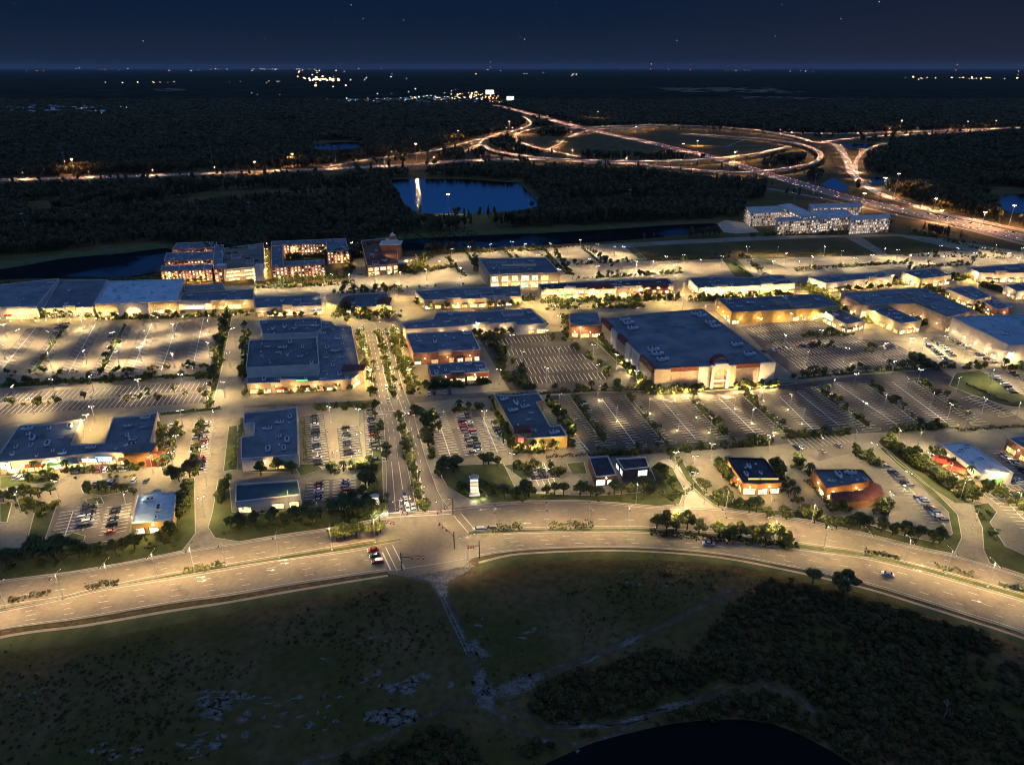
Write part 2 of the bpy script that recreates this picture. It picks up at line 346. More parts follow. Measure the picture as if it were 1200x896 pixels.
def strip(name, A, B, mat, z, n=60, wob=0):
    """a road between two surveyed edges"""
    a, _ = resample(crom([G(x, y) for x, y in A]), n); c, _ = resample(crom([G(x, y) for x, y in B]), n)
    b = MB()
    for i in range(n): b.face([(a[i].x, a[i].y, z), (c[i].x, c[i].y, z), (c[i + 1].x, c[i + 1].y, z), (a[i + 1].x, a[i + 1].y, z)])
    if b.f and (Vector(b.v[1]) - Vector(b.v[0])).cross(Vector(b.v[3]) - Vector(b.v[0])).z < 0:
        b.f = [f[::-1] for f in b.f]
    return tag(b.build(name, mat), kind='structure'), a, c
def bar(b, p, q, w, z, m=0):
    d = (q - p); L = d.length
    if L < 1e-6: return
    n = Vector((-d.y, d.x, 0)) / L * (w / 2)
    b.face([(p.x - n.x, p.y - n.y, z), (q.x - n.x, q.y - n.y, z), (q.x + n.x, q.y + n.y, z), (p.x + n.x, p.y + n.y, z)], m)
def lane(b, a, c, t, z, on=0, off=0, w=.18, i0=0.0, i1=1.0):
    P = [p.lerp(q, t) for p, q in zip(a, c)]; P, L = resample(P, 400); k0, k1 = int(400 * i0), int(400 * i1)
    if on == 0:
        for i in range(k0, k1): bar(b, P[i], P[i + 1], w, z)
    else:
        s = 0.0
        for i in range(k0, k1):
            s += (P[i + 1] - P[i]).length
            if (s % (on + off)) < on: bar(b, P[i], P[i + 1], w, z)
def kerbline(b, P, w=.35, h=.16):
    for i in range(len(P) - 1):
        p, q = P[i], P[i + 1]; d = q - p; L = d.length
        if L < 1e-4: continue
        b.box(((p.x + q.x) / 2, (p.y + q.y) / 2, 0), (L + .05, w, h), 0, math.atan2(d.y, d.x))

# boulevard
S_N = [(-160,748),(0,716),(60,704),(120,690),(200,677),(270,665),(330,655),(400,646),(470,635),(540,627),(620,623.5),(700,622.5),(767,624),(840,631),(945,644),(1009,652),(1081,669),(1200,703),(1330,745)]
S_S = [(-160,775),(0,738),(100,724),(200,707),(265,698),(330,687),(400,676),(460,668),(520,659),(580,648.5),(620,644),(700,641),(767,642.5),(840,648.5),(912,661),(1009,682.5),(1081,704),(1141,723),(1200,742),(1330,790)]
N_N = [(-160,720),(0,681),(84,670.6),(151,659),(218,646),(280,636),(379,621),(445,609),(500,600),(560,592),(620,588),(674,587),(727,590.5),(770,594.5),(840,596),(945,611),(1009,626),(1081,644),(1126,653),(1200,676),(1330,720)]
N_S = [(-160,744),(0,712),(67,701.5),(100,693.5),(187,675),(267,662),(382,643),(467,630),(540,623),(620,620),(714,618.5),(754,618.5),(808,622.5),(860,627),(948,638.5),(1012,647.5),(1087,665.5),(1200,697),(1330,737)]
rS, sa, sc = strip('boulevard_south_carriageway', S_N, S_S, M['road'], .05, 90)
rN, na, nc = strip('boulevard_north_carriageway', N_N, N_S, M['road'], .05, 90)
sheet('intersection_paving', [(440,606),(575,590),(585,600),(590,628),(560,650),(540,664),(480,676),(455,672),(440,640)], M['road'], .075)
mk = MB()
for t in (.27, .5, .73): lane(mk, sa, sc, t, .07, 3, 9, .15)
for t in (.06, .93): lane(mk, sa, sc, t, .07, 0, 0, .16)
for t in (.33, .66): lane(mk, na, nc, t, .07, 3, 9, .15)
for t in (.06, .93): lane(mk, na, nc, t, .07, 0, 0, .16)
# sidewalk south of the boulevard
SW1 = [(-160,785),(0,745),(100,731),(200,714),(265,704.5),(330,693),(400,681.5),(455,673)]
SW1b = [(-160,788.5),(0,748),(100,734),(200,717),(265,707.2),(330,695.7),(400,684),(455,675)]
strip('sidewalk', SW1, SW1b, M['walk'], .06, 50)
SW2 = [(560,658),(590,650.5),(620,647),(700,644),(767,645.5),(840,651.5),(912,664.5),(1009,686.5),(1081,708),(1141,727),(1200,746.5),(1330,795)]
SW2b = [(562,660),(592,652.5),(620,649),(700,645.8),(767,647.3),(840,653.5),(912,666.7),(1009,688.8),(1081,710.5),(1141,729.5),(1200,749),(1330,798)]
strip('sidewalk', SW2, SW2b, M['walk'], .06, 50)
strip('verge_lawn', [(-160,789),(0,748.5),(100,734.5),(200,717.5),(265,707.7),(330,696.2),(400,684.5),(455,675.5)], [(-160,812),(0,768),(100,752),(200,732),(265,720),(330,707),(400,694),(455,681)], M['lawn'], .03, 50)
strip('verge_lawn', [(560,660.5),(592,653),(620,649.5),(700,646.3),(767,647.8),(840,654),(912,667.2),(1009,689.3),(1081,711),(1141,730),(1200,749.5),(1330,799)], [(558,672),(592,663),(620,659),(700,655),(767,656),(840,661),(912,673),(1009,695),(1081,717),(1141,736),(1200,755),(1330,806)], M['lawn'], .03, 50)
# median grass
kb = MB()
md, ma, mc = strip('grass_median', [(-160,746),(0,713),(67,702.5),(100,694.5),(187,676),(267,662.7),(382,644),(469,631)], [(-160,747.5),(0,715),(60,703.3),(120,689.3),(200,676.3),(270,664.3),(400,645.3),(470,633.5)], M['lawn'], .18, 50)
for P in (ma, mc): kerbline(kb, P)
md, ma, mc = strip('grass_median', [(550,623),(620,620.7),(714,619.2),(754,619.2),(808,623.2),(860,627.5),(948,639),(1012,648),(1087,666),(1200,697.7),(1330,738)], [(548,626.5),(620,623),(700,622),(767,623.5),(840,630.5),(945,643.5),(1009,651.5),(1081,668.5),(1200,702.5),(1330,744)], M['lawn'], .18, 60)
for P in (ma, mc): kerbline(kb, P)
kerbline(kb, sc[:]); kerbline(kb, [p for p in na if not (-48 < p.x < 0)])
# avenue
W_L = [(427,388),(432,420),(436,445),(440,465),(446,480),(449,492),(451,535),(452.5,603)]
W_R = [(440,388),(449,430),(453,450),(458,470),(462,481),(467,497),(476,537),(490,598)]
E_L = [(447,388),(457,430),(463,455),(468,470),(472,482),(475,497),(487.5,542),(501,600)]
E_R = [(455,386),(466,430),(473,455),(480,473),(485,485),(489,500),(500,538),(508,560),(516,580),(530,598)]
M['avenue'] = surf('avenue_asphalt', (.10, .09, .08), (.15, .135, .115), .05, c3=(.19, .17, .15), scale3=.12, amt3=.5)
_, wa, wc = strip('avenue_west_carriageway', W_L, W_R, M['avenue'], .055, 60)
_, ea, ec = strip('avenue_east_carriageway', E_L, E_R, M['avenue'], .055, 60)
for t in (.3, .62): lane(mk, wa, wc, t, .08, 3, 6, .2)
lane(mk, ea, ec, .42, .08, 3, 6, .2, 0, .85)
for t in (.04, .96): lane(mk, wa, wc, t, .08, 0, 0, .15); lane(mk, ea, ec, t, .08, 0, 0, .15)
for t in (.3, .62): lane(mk, wa, wc, t, .08, 0, 0, .2, .82, .99)
sheet('cross_street', [(285,478),(370,475),(446,473),(487,472),(530,468),(600,464),(640,461),(642,456),(600,457.5),(528,462),(482,464.5),(440,467),(410,471),(370,472),(285,475)], M['midasphalt'], .05)
sheet('cross_street', [(440,467),(482,464.5),(492,486),(448,490)], M['avenue'], .065)
LZ = itertools.count()
def lawn(px, walk=True, name='lawn', mat='lawn', h=.17):
    h += .002 * next(LZ)
    P = ccw([G(x, y) for x, y in px]); b = MB(); b.prism(P, 0, h, 0); tag(b.build(name, M[mat]), kind='structure')
    if walk: Q = [Vector((x, y, 0)) for x, y in P]; kerbline(kb, Q + Q[:1], .3, h + .015)
AM = [(441.5,388),(446,388),(455,430),(461,455),(466,468),(460,468),(452,445)]
lawn(AM)
lawn([(463,484),(472,484),(476,500),(487,542),(499.5,598),(491.5,598),(477.5,537),(468.5,497)])
for px in [[(0,680),(-60,693),(-60,672),(0,656),(40,642),(60,640),(140,633),(212,602),(214,560),(228,560),(229,625),(214,645),(151,658),(84,669.5)],
 [(252,630),(280,634.5),(331,626),(379,619.5),(440,608),(450,600),(447.5,530),(443,500),(436,500),(437,550),(430,575),(405,597),(345,597),(300,602),(272,600),(268,560),(256,560),(249,600),(244,618)],
 [(515,553),(535,545),(590,543),(603,570),(625,578),(700,581),(750,577),(768,562),(762,548),(772,540),(788,548),(802,575),(796,591),(770,593),(727,589),(674,585.5),(620,586.5),(560,590.5),(540,580),(524,570)],
 [(790,535),(797,535),(811,560),(828,580),(862,589),(900,597),(960,601),(1010,612),(1060,628),(1100,636),(1116,625),(1111,600),(1085,575),(1055,548),(1030,525),(1036,524),(1064,548),(1098,578),(1122,603),(1127,630),(1118,649),(1081,641.5),(1009,623),(945,608.5),(870,598),(838,592),(822,580),(804,562)],
 [(1140,592),(1158,589),(1168,600),(1160,612),(1178,640),(1200,650),(1260,675),(1300,705),(1200,673),(1160,660),(1153,645),(1151,618)],
 [(1112,452),(1120,437),(1148,434),(1172,448),(1205,466),(1205,478),(1180,476),(1140,463)],
 [(1028,517),(1038,512),(1060,532),(1090,558),(1128,583),(1138,590),(1120,590),(1085,568),(1050,540)],
 [(590,545),(635,541),(638,556),(612,562)], [(664,543),(684,541),(688,555),(670,555)], [(690,562),(690,570),(672,568)],
 [(262,370),(272,370),(258,440),(248,478),(242,478),(250,440)], [(285,440),(292,440),(288,405),(286,405)],
 [(600,461),(640,459.5),(700,456.5),(760,455.5),(760,458),(700,459.5),(640,462.5),(600,464)],
 [(932,443),(975,437.5),(1020,434.5),(1072,431),(1095,427),(1096,430),(1072,434.5),(1020,438),(975,441),(934,446)],
 [(0,449.5),(90,444),(150,442),(205,439),(250,437.5),(250,440.5),(180,443.5),(90,449),(0,455.5)],
 [(187,484),(225,479.5),(255,477),(262,480),(225,484),(188,487.5)],
 [(765,457.5),(835,454.5),(910,449.5),(932,447.5),(932,449.5),(910,452),(835,457.5),(770,460.5)],
 [(695,398),(700,398),(765,455),(760,459)],
 [(0,559),(30,556),(60,556),(70,563),(35,568),(0,572)], [(95,572),(140,569),(150,575),(120,581),(98,578)],
 [(42,595),(67,591),(50,640),(30,641)], [(0,590),(14,590),(8,612),(0,612)], [(72,632),(85,624),(100,628),(98,634),(76,637)],
 [(100,585),(118,582),(122,590),(104,592)], [(385,472),(440,468),(442,474),(390,478)], [(345,545),(372,543),(378,550),(352,558)], [(289,545),(340,545),(340,553),(290,553)],
 [(268,500),(278,498),(278,550),(262,552)], [(845,303),(862,302),(885,325),(862,326)], [(733,290),(741,290),(757,303),(748,304)],
 [(900,310),(880,300),(890,300),(925,315)]]:
    lawn(px)
# dark fields and verges behind the town
for px in [[(735,290),(780,287),(905,281),(990,278),(1030,299),(930,302),(760,305)], [(1010,278),(1055,277),(1110,290),(1130,293),(1060,298),(1040,298)]]:
    lawn(px, False, 'rough_field', 'ground', .1)
sheet('back_road', [(725,288),(735,286),(900,277),(1050,274.5),(1110,280),(1160,289),(1300,312),(1300,316),(1160,292.5),(1108,283),(1050,276.5),(900,279.5),(737,288.5),(760,306),(752,307)], M['pave'], .14)
sheet('sand_clearing', [(840,262),(850,258),(878,262),(890,272),(862,274),(848,272)], M['walk'], .06)
sheet('quay_grass_bank', [(-100,316),(12,306),(75,297),(150,289),(196,285),(196,290),(150,295),(75,302),(12,313),(-100,326)], M['lawn'], .04)
sheet('quay_grass_bank', [(440,277),(560,270),(660,266.5),(760,262),(835,258),(835,261),(760,265),(660,270.5),(560,274.5),(452,281)], M['lawn'], .04)
# gallery road, service drives
sheet('entry_drive', [(228,640),(226,610),(232,560),(238,540),(258,480),(268,440),(282,372),(296,372),(289,440),(284,480),(262,545),(256,580),(250,612),(254,634)], M['pave'], .04)
sheet('entry_drive', [(770,540),(786,537),(802,562),(820,582),(838,594),(800,596),(803,575),(790,552)], M['walk'], .05)
sheet('entry_drive', [(1028,512),(1040,512),(1066,535),(1098,560),(1140,592),(1150,612),(1156,650),(1126,653),(1128,620),(1122,600),(1095,572),(1060,545)], M['pave'], .05)

# ---------------------------------------------------------------- car parks
lots = MB()
def lot(name, px, mat, z=.045): sheet(name, px, M[mat], z)
lot('car_park', [(560,394),(690,386),(700,398),(762,461),(700,459),(600,462),(578,425)], 'asphalt')
lot('car_park', [(641,464),(700,460),(762,461),(835,459),(932,450),(1020,438),(1100,431),(1150,465),(1215,500),(1100,503),(1000,508),(905,522),(800,529),(740,533),(690,534)], 'asphalt')
lot('car_park', [(868,383),(905,378),(965,376),(985,388),(1005,397),(1040,399),(1095,425),(1020,433),(975,436),(932,441),(906,421)], 'asphalt')
lot('car_park', [(500,485),(560,480),(590,530),(530,540),(507,536)], 'midasphalt')
lot('car_park', [(725,553),(758,550),(776,562),(768,576),(735,578)], 'asphalt', .19)
lot('car_park', [(377,562),(424,560),(418,592),(372,598)], 'asphalt')
lot('car_park', [(920,517),(990,509),(1008,528),(960,540),(935,530)], 'midasphalt')
lot('car_park', [(170,372),(270,369),(250,437),(140,441)], 'midasphalt')
lot('car_park', [(60,600),(110,575),(160,575),(150,632),(60,640)], 'midasphalt')
lot('car_park', [(1150,430),(1200,430),(1230,450),(1215,470),(1175,447)], 'midasphalt')
ZM = .085
BZ = [.056]
def rowline(p, q, sides='both', line=True, step=2.75, ln=5.2, skip=0.0, lean=0.0, bay=None):
    p = G(*p); q = G(*q); d = q - p; L = d.length; u = d / L; n = Vector((-u.y, u.x, 0))
    if bay:
        BZ[0] += .0003
        s0, s1 = (ln + .4 if sides != 'R' else 0), (ln + .4 if sides != 'L' else 0)
        b = MB(); b.face([p - n * s1 + Vector((0, 0, BZ[0])), q - n * s1 + Vector((0, 0, BZ[0])), q + n * s0 + Vector((0, 0, BZ[0])), p + n * s0 + Vector((0, 0, BZ[0]))]); tag(b.build('parking_bays', M[bay]), kind='structure')
    if line: bar(mk, p, q, .4, ZM)
    k = int(L / step)
    for i in range(k + 1):
        c = p + u * (i * step)
        if random.random() < skip: continue
        for s in (-1, 1):
            if sides == 'L' and s < 0 or sides == 'R' and s > 0: continue
            bar(mk, c + n * (s * .3), c + n * (s * ln) + u * lean, .3, ZM + .004)
def island(p, q, w=2.2):
    p = G(*p); q = G(*q); d = q - p; u = d.normalized(); n = Vector((-u.y, u.x, 0)) * (w / 2)
    P = [p - n, q - n, q + u * 1.0, q + n, p + n, p - u * 1.0]; b = MB(); b.prism([(x.x, x.y) for x in P], 0, .17)
    tag(b.build('planted_island', M['lawn']), kind='structure'); P3 = [Vector((x.x, x.y, 0)) for x in P]; kerbline(kb, P3 + P3[:1], .3, .185)
def cap(p, L=9.0, w=3.0, d=(1, 0)):
    """kerbed island closing the end of a parking row"""
    c = G(*p); a = math.atan2(d[1], d[0]); b = MB(); P = []
    for i in range(12):
        t = 2 * math.pi * i / 12; x = math.copysign(abs(math.cos(t)) ** .5, math.cos(t)) * L / 2; y = math.copysign(abs(math.sin(t)) ** .5, math.sin(t)) * w / 2
        P.append((c.x + x * math.cos(a) - y * math.sin(a), c.y + x * math.sin(a) + y * math.cos(a)))
    b.prism(P, 0, .17); tag(b.build('planted_island', M['lawn']), kind='structure'); P3 = [Vector((x, y, 0)) for x, y in P]; kerbline(kb, P3 + P3[:1], .3, .185)
ROWS_C = [('I',(669,463),(708,518)),('L',(705,467),(744,520)),('I',(734,463),(779,517)),('L',(776,469),(815,514)),('I',(807,465),(849,510)),('L',(842,466),(889,511)),('I',(872,463),(918,504)),('L',(913.5,464.5),(955,505.5)),('L',(934,458.6),(985,499.7)),('I',(952,453.6),(1019,501)),('L',(980,449),(1052,498)),('I',(1017,450),(1080,497)),('L',(1045,447),(1110,495.5)),('I',(1072,447),(1146,494)),('L',(1134,465),(1177,484))]
for k, p, q in ROWS_C:
    if k == 'I': island(p, q); rowline(p, q, 'both', False, bay='darkbay')
    else: rowline(p, q, bay='darkbay')
    dq = (G(*q) - G(*p)).normalized(); nn = (-dq.y, dq.x)
    e = G(*q) + dq * 2.5; b_ = MB()
    cap((q[0] + 2, q[1] + 2.2), 11, 2.6, nn)
rowline((640,470),(690,528), 'R', True)
for p, q in [((580,401),(645,396)),((596,413),(674,408)),((606,424),(690,417.5)),((616,435),(701,428)),((618,446),(710,440))]:
    rowline(p, q, 'both', False, 2.9, 5.4, bay='darkbay')
for p, q in [((880,387),(958,380)),((893,396),(985,388)),((908,405),(1010,398)),((915,414),(1040,404)),((927,423),(1058,412)),((937,431.5),(1078,421))]:
    rowline(p, q, 'both', False, 2.9, 5.4, bay='darkbay')
for p, q in [((42,384),(3.4,430.6)),((112,379),(79.6,438)),((178,379),(154,435.6)),((208,378),(189,434)),((238.6,373),(225,434))]: rowline(p, q, bay='bay')
for p, q in [((74,386),(40,435)),((147,380),(115.6,440))]: island(p, q, 3.0); rowline(p, q, 'both', False, bay='bay')
for p, q in [((4,466),(242,452)),((0,480),(240,466))]: rowline(p, q, 'both', False, 2.9, 6.5, bay='bay')
for p, q in [((511,484),(528,535)),((542,485),(557,534)),((575,492),(590,522)),((566,489),(583,530))]: rowline(p, q, 'both', True)
island((239,494), (229,556), 2.0); rowline((239,494), (229,556), 'both', False)
for p, q in [((367,486),(374,548)),((407,500),(412,536)),((437,482),(443,541)),((372,565),(371,590)),((404,562),(403,590))]: rowline(p, q, bay='bay')
rowline((86,598),(76,628)); rowline((105,592),(97,622)); rowline((140,592),(132,625))
rowline((930,521),(992,513), 'both', False); rowline((1035,540),(1108,616), 'R'); rowline((731,556),(762,553), 'R', False, 2.8, 9)
rowline((1148,572),(1200,567)); rowline((1160,584),(1210,580)); rowline((1172,528),(1206,556)); rowline((792,545),(818,575), 'L')
rowline((1182,590),(1230,640), 'both', True); rowline((1085,402),(1112,424)); rowline((1100,392),(1165,426)); rowline((1160,437),(1205,470)); rowline((614,551),(648,548)); rowline((622,563),(650,560))
# back car parks (pale, few marks)
for p, q in [((520,301),(545,325)),((556,297),(561,303)),((650,293),(668,322)),((690,291),(716,312)),((770,308),(800,325)),((672,325),(800,318)),((660,308),(735,303)),((930,305),(1030,301)),((960,315),(1060,309)),((1050,303),(1150,297)),((1060,312),(1140,309))]:
    rowline(p, q, 'both', False)
# crossings and stop bars at the junction
def zebra(p, q, w=3.0, n=8):
    p = G(*p); q = G(*q); u = (q - p).normalized(); nn = Vector((-u.y, u.x, 0))
    for s in (-1, 1): bar(mk, p + nn * (w / 2 * s), q + nn * (w / 2 * s), .35, .1)
zebra((453,604),(528,600)); zebra((536,603),(556,626), 3.5); zebra((456,640),(470,668), 3); zebra((440,484),(485,482))
for a, c in (((448,647),(458,668)), ((452.5,601.5),(489,598))): bar(mk, G(*a), G(*c), .6, .1)
def arrow(px, ang):
    c = G(*px); u = Vector((math.cos(ang), math.sin(ang), 0)); n = Vector((-u.y, u.x, 0))
    bar(mk, c - u * 1.6, c + u * .5, .3, .1); mk.face([tuple(c + u * .5 + n * .8 + Vector((0, 0, .1))), tuple(c + u * .5 - n * .8 + Vector((0, 0, .1))), tuple(c + u * 2 + Vector((0, 0, .1)))][::-1])
for px, an in [((235,676),.1),((236,680.5),.1),((317,668),.1),((332,656),.1),((333,660),.1),((378,646),.1),((583,596),3.2),((566,597),3.2),((618,613),3.2),((1078,662),-.4),((1075,668),-.4),((1144,704),-.4),((470,585),-1.3),((480,583),-1.3)]: arrow(px, an)
tag(mk.build('lane_and_bay_markings', M['paint']), kind='structure')
tag(kb.build('kerb', M['kerb']), kind='structure')

# ---------------------------------------------------------------- tracks and sand in the foreground
rnd = random.Random(3)
TRACKS = []
def with_edge(o, E):
    at = o.data.attributes.new('edge', 'FLOAT', 'POINT'); at.data.foreach_set('value', E); return o
def track(px, w, mat, z, name='dirt_track'):
    P = crom([G(x, y) for x, y in px], 10); b = MB(); E = []; n_ = len(P)
    for i, p in enumerate(P):
        q = P[min(i + 1, n_ - 1)] if i < n_ - 1 else p * 2 - P[i - 1]; d = (q - p).normalized(); n = Vector((-d.y, d.x, 0))
        ww = (w if not isinstance(w, (list, tuple)) else w[0] + (w[1] - w[0]) * i / n_) * .52
        for t in (-1, -.45, .45, 1): v = p + n * (ww * t * rnd.uniform(.92, 1.08)); b.v.append((v.x, v.y, z)); E.append(1.0 if abs(t) == 1 else (.0 if 0 < i < n_ - 1 else 1.0))
        if i:
            k = (i - 1) * 4
            for j in range(3): b.f.append((k + j + 1, k + j, k + 4 + j, k + 5 + j)); b.m.append(0)
    TRACKS.append((P, w if not isinstance(w, (list, tuple)) else max(w)))
    return tag(with_edge(b.build(name, {'sand': M['sandsoft'], 'dirt': M['dirtsoft'], 'walk': M['walksoft']}[mat]), E), kind='structure')
track([(520,662),(517,670),(516,680),(518,690),(520,700)], (18, 4), 'walk', .05, 'sand_track')
track([(478,671),(500,676),(520,678),(540,668),(552,658)], (5, 9), 'walk', .055, 'sand_track')
track([(518,690),(527,715),(541,745),(553,772),(562,800),(570,818)], (5.5, 4.5), 'dirt', .04)
track([(519,697),(529,718),(542,745),(551,765)], 1.0, 'sand', .06, 'sand_track')
track([(516,699),(525,720),(538,747),(548,768)], .9, 'sand', .06, 'sand_track')
track([(570,818),(540,824),(500,838),(450,862),(400,880),(340,900)], (4, 2.5), 'dirt', .042)
track([(600,805),(660,782),(720,758),(770,736),(820,712),(860,690)], (5, 3), 'dirt', .044)
track([(590,820),(640,850),(700,848),(760,838),(810,822),(850,800)], (3, 2), 'dirt', .046)
track([(560,810),(600,850),(640,866),(700,870),(780,830),(900,805),(960,835)], (3, 4), 'dirt', .036)
SAND = MB(); SZ = [0.062]; SE = []
def addblob(px, rx, ry, ang=0.0, z=0, n=20):
    SZ[0] += .0006; z = SZ[0]; c = G(*px); ph = [rnd.uniform(0, 6.28) for _ in range(3)]; k0 = len(SAND.v); SAND.v.append((c.x, c.y, z)); SE.append(0.0)
    for ring, e in ((.55, .15), (1.15, 1.0)):
        for i in range(n):
            t = 2 * math.pi * i / n; k = (1 + .28 * math.sin(2 * t + ph[0]) + .2 * math.sin(3 * t + ph[1]) + .14 * math.sin(5 * t + ph[2])) * ring
            x = rx * k * math.cos(t); y = ry * k * math.sin(t); SAND.v.append((c.x + x * math.cos(ang) - y * math.sin(ang), c.y + x * math.sin(ang) + y * math.cos(ang), z)); SE.append(e)
    for i in range(n):
        j = (i + 1) % n; SAND.f += [(k0, k0 + 1 + i, k0 + 1 + j), (k0 + 1 + i, k0 + 1 + n + i, k0 + 1 + n + j, k0 + 1 + j)]; SAND.m += [0, 0]
addblob((569,815), 6, 5); addblob((600,805), 9, 3, .55); addblob((622,798), 6, 2.6, .5); addblob((563,797), 3, 5, z=.064)
addblob((556,756), 3.5, 3, .4, z=.064); addblob((565,764), 4.5, 2, -.6); addblob((790,826), 7, 1.4, .35); addblob((690,851), 6, 1.2, .1); addblob((740,843), 5, 1.3, .2)
addblob((738,751), 7, 1.4, .5); addblob((692,773), 4, 1, .5); addblob((664,846), 3, 1); addblob((500,670), 14, 6, .1, z=.045); addblob((1085,790), .1, .1)
for cx, cy, n, sx, sy, r in [(260,825,26,45,22,1.3),(470,800,18,45,10,1.6),(455,838,18,30,8,2.0),(370,840,12,45,30,1.0),(420,740,6,60,30,.8),(250,868,14,50,15,1.2),(735,680,14,45,12,.8),(615,742,4,10,6,1.0),(990,797,5,7,4,1.1),(140,880,10,60,12,1.2),(560,740,5,10,20,.7),(30,815,3,12,3,.8),(870,680,6,30,10,.7),(640,875,3,30,12,.7),(330,830,8,30,30,.9)]:
    for _ in range(n): 
        addblob((cx + rnd.gauss(0, sx * .5), cy + rnd.gauss(0, sy * .5)), r * rnd.uniform(.6, 2.4), r * rnd.uniform(.4, 1.2), rnd.uniform(-.2, .5), n=12)
tag(with_edge(SAND.build('sand_patches', M['sandsoft']), SE), kind='structure')
# ---------------------------------------------------------------- motorway, flyovers, ramps
DECK = []
HW = []     # centre lines kept for traffic and for clearing the woods
def ribbon(name, pts, w, z0=0.1, deck=False, piers=False, label=None, marks=True):
    """pts: (px, py, height) of the centre line"""
    P = crom([G(x, y, z + z0) for x, y, z in pts], 8); b = MB(); bw = MB(); L = []; Rr = []
    for i, p in enumerate(P):
        q = P[i + 1] if i < len(P) - 1 else p * 2 - P[i - 1]; o = P[i - 1] if i else p
        d = (q - o); d.z = 0; d.normalize(); n = Vector((-d.y, d.x, 0)) * (w / 2); L.append(p + n); Rr.append(p - n)
    T = Vector((0, 0, 1.5 if deck else .0)); PZ = Vector((0, 0, .95))
    for i in range(len(P) - 1):
        b.face([Rr[i], Rr[i + 1], L[i + 1], L[i]])
        if deck:
            b.face([Rr[i] - T, Rr[i + 1] - T, Rr[i + 1], Rr[i]], 1); b.face([L[i + 1] - T, L[i] - T, L[i], L[i + 1]], 1)
            b.face([L[i] - T, L[i + 1] - T, Rr[i + 1] - T, Rr[i] - T], 1)
            for s, E in ((1, L), (-1, Rr)):
                a, c = E[i], E[i + 1]; inn = (P[i] - a).normalized() * .35
                b.face([a, c, c + PZ, a + PZ], 1); b.face([a + PZ, c + PZ, c + PZ + inn, a + PZ + inn], 1); b.face([a + inn, a + PZ + inn, c + PZ + inn, c + inn], 1)
    root = None
    if deck:
        root = empty(name, (P[len(P) // 2].x, P[len(P) // 2].y, 0), 0, label, 'flyover' if piers else 'ramp')
        dk = b.build('deck', [M['hiway'], M['kerb']]); dk.parent = root; dk.matrix_parent_inverse = root.matrix_world.inverted(); dk.location = -root.location
        acc = 0
        for i in range(1, len(P)):
            acc += (P[i] - P[i - 1]).length
            if piers and acc > piers and P[i].z > 3.5:
                acc = 0; pm = MB(); d = (P[i] - P[i - 1]).normalized(); a = math.atan2(d.y, d.x) - math.pi / 2
                pm.box((0, 0, 0), (2.6, 2.2, P[i].z - 3), 0, a); pm.box((0, 0, P[i].z - 3), (w * .8, 2.3, 1.45), 0, a)
                o = pm.build('pier', M['kerb'], root); o.location = Vector((P[i].x, P[i].y, 0)) - root.location
    else: tag(b.build(name, M['hiway']), kind='structure')
    if marks:
        for t in ([-.30, .30] if w < 14 else [-.46, -.30, -.15, .15, .30, .46]):
            for i in range(len(P) - 1):
                a = P[i].lerp(L[i] if t > 0 else Rr[i], abs(t) * 2); c = P[i + 1].lerp(L[i + 1] if t > 0 else Rr[i + 1], abs(t) * 2)
                bar(hm, Vector((a.x, a.y, 0)), Vector((c.x, c.y, 0)), .25, 0); 
                for k in range(1, 5): x, y, _ = hm.v[-k]; hm.v[-k] = (x, y, (a.z if k in (1, 4) else c.z) + .05)
    HW.append((P, w)); DECK.append(deck); return P
hm = MB()
A_ = ribbon('motorway', [(-160,216,0),(0,211,0),(100,208,0),(200,205,0),(300,201,0),(380,198,0),(440,195,0),(500,191.5,0),(540,188.5,0),(620,186.5,0),(700,190,0),(760,192,0)], 30)
A2 = ribbon('motorway_slip_road', [(380,196,0),(430,187,0),(480,181,0),(512,176,0),(547,167,0),(575,160,0),(600,154,0),(616,149,0),(622,145,0),(620,141,0),(612,136,0)], 10, .14)
B_ = ribbon('motorway', [(560,119,0),(596,127,0),(630,136,0),(667,146,0),(700,154,0),(747,164,0),(795,175,0),(835,184,0),(880,198,0),(930,213,0),(980,228,0),(1060,247,0),(1130,262,0),(1200,279,0),(1330,308,0)], 36, .18)
B2 = ribbon('frontage_road', [(900,221,0),(940,228,0),(980,236,0),(1020,245,0),(1060,254,0),(1130,268,0),(1200,286,0),(1300,308,0)], 9, .12)
F1 = ribbon('loop_flyover', [(547,178,0),(556,172,0),(566,170,2),(576,176,4),(600,180.5,6),(635,185,8),(693,188,9),(760,189,9),(827,186.5,9),(880,181,9),(905,176,8),(925,172,5)], 12, 0, True, 55, 'long low flyover on round piers crossing in front of the dark wood by the pond')
F2 = ribbon('loop_flyover', [(664,150,3),(700,149,6),(720,148,8),(760,146.5,9),(827,148,9),(880,152,8),(915,157,6),(942,163,3),(948,166,1)], 12, 0, True, 60, 'farthest arching flyover along the top of the interchange')
F3 = ribbon('loop_flyover', [(800,156.5,0),(840,159,2),(880,161.5,4),(915,165,6),(945,171,7),(961,180,8),(955,190,8),(930,196,8),(900,200,8),(872,202,8),(827,200,5),(780,196,2),(740,192,0)], 11, 0, True, 50, 'tight rightmost loop of the interchange curling back towards the pond')
F4 = ribbon('loop_road', [(664,148,0),(640,149,0),(620,152,0),(608,156,0),(604,161,0),(609,166,0),(627,172.5,0),(656,179,0),(680,184,0)], 9, .2)
F5 = ribbon('loop_road', [(596,153,0),(580,158,0),(566,164,0),(560,170,0)], 9, .16)
F6 = ribbon('loop_flyover', [(667,161,0),(676,157,2),(690,153,5),(709,151,6),(740,150,7),(770,148,8)], 9, 0, True, 45, 'short lit ramp joining the far flyover from the inside of the left loop')
F7 = ribbon('loop_road', [(655,172,0),(640,176,0),(655,169,0),(661,163,0)], 6, .2)
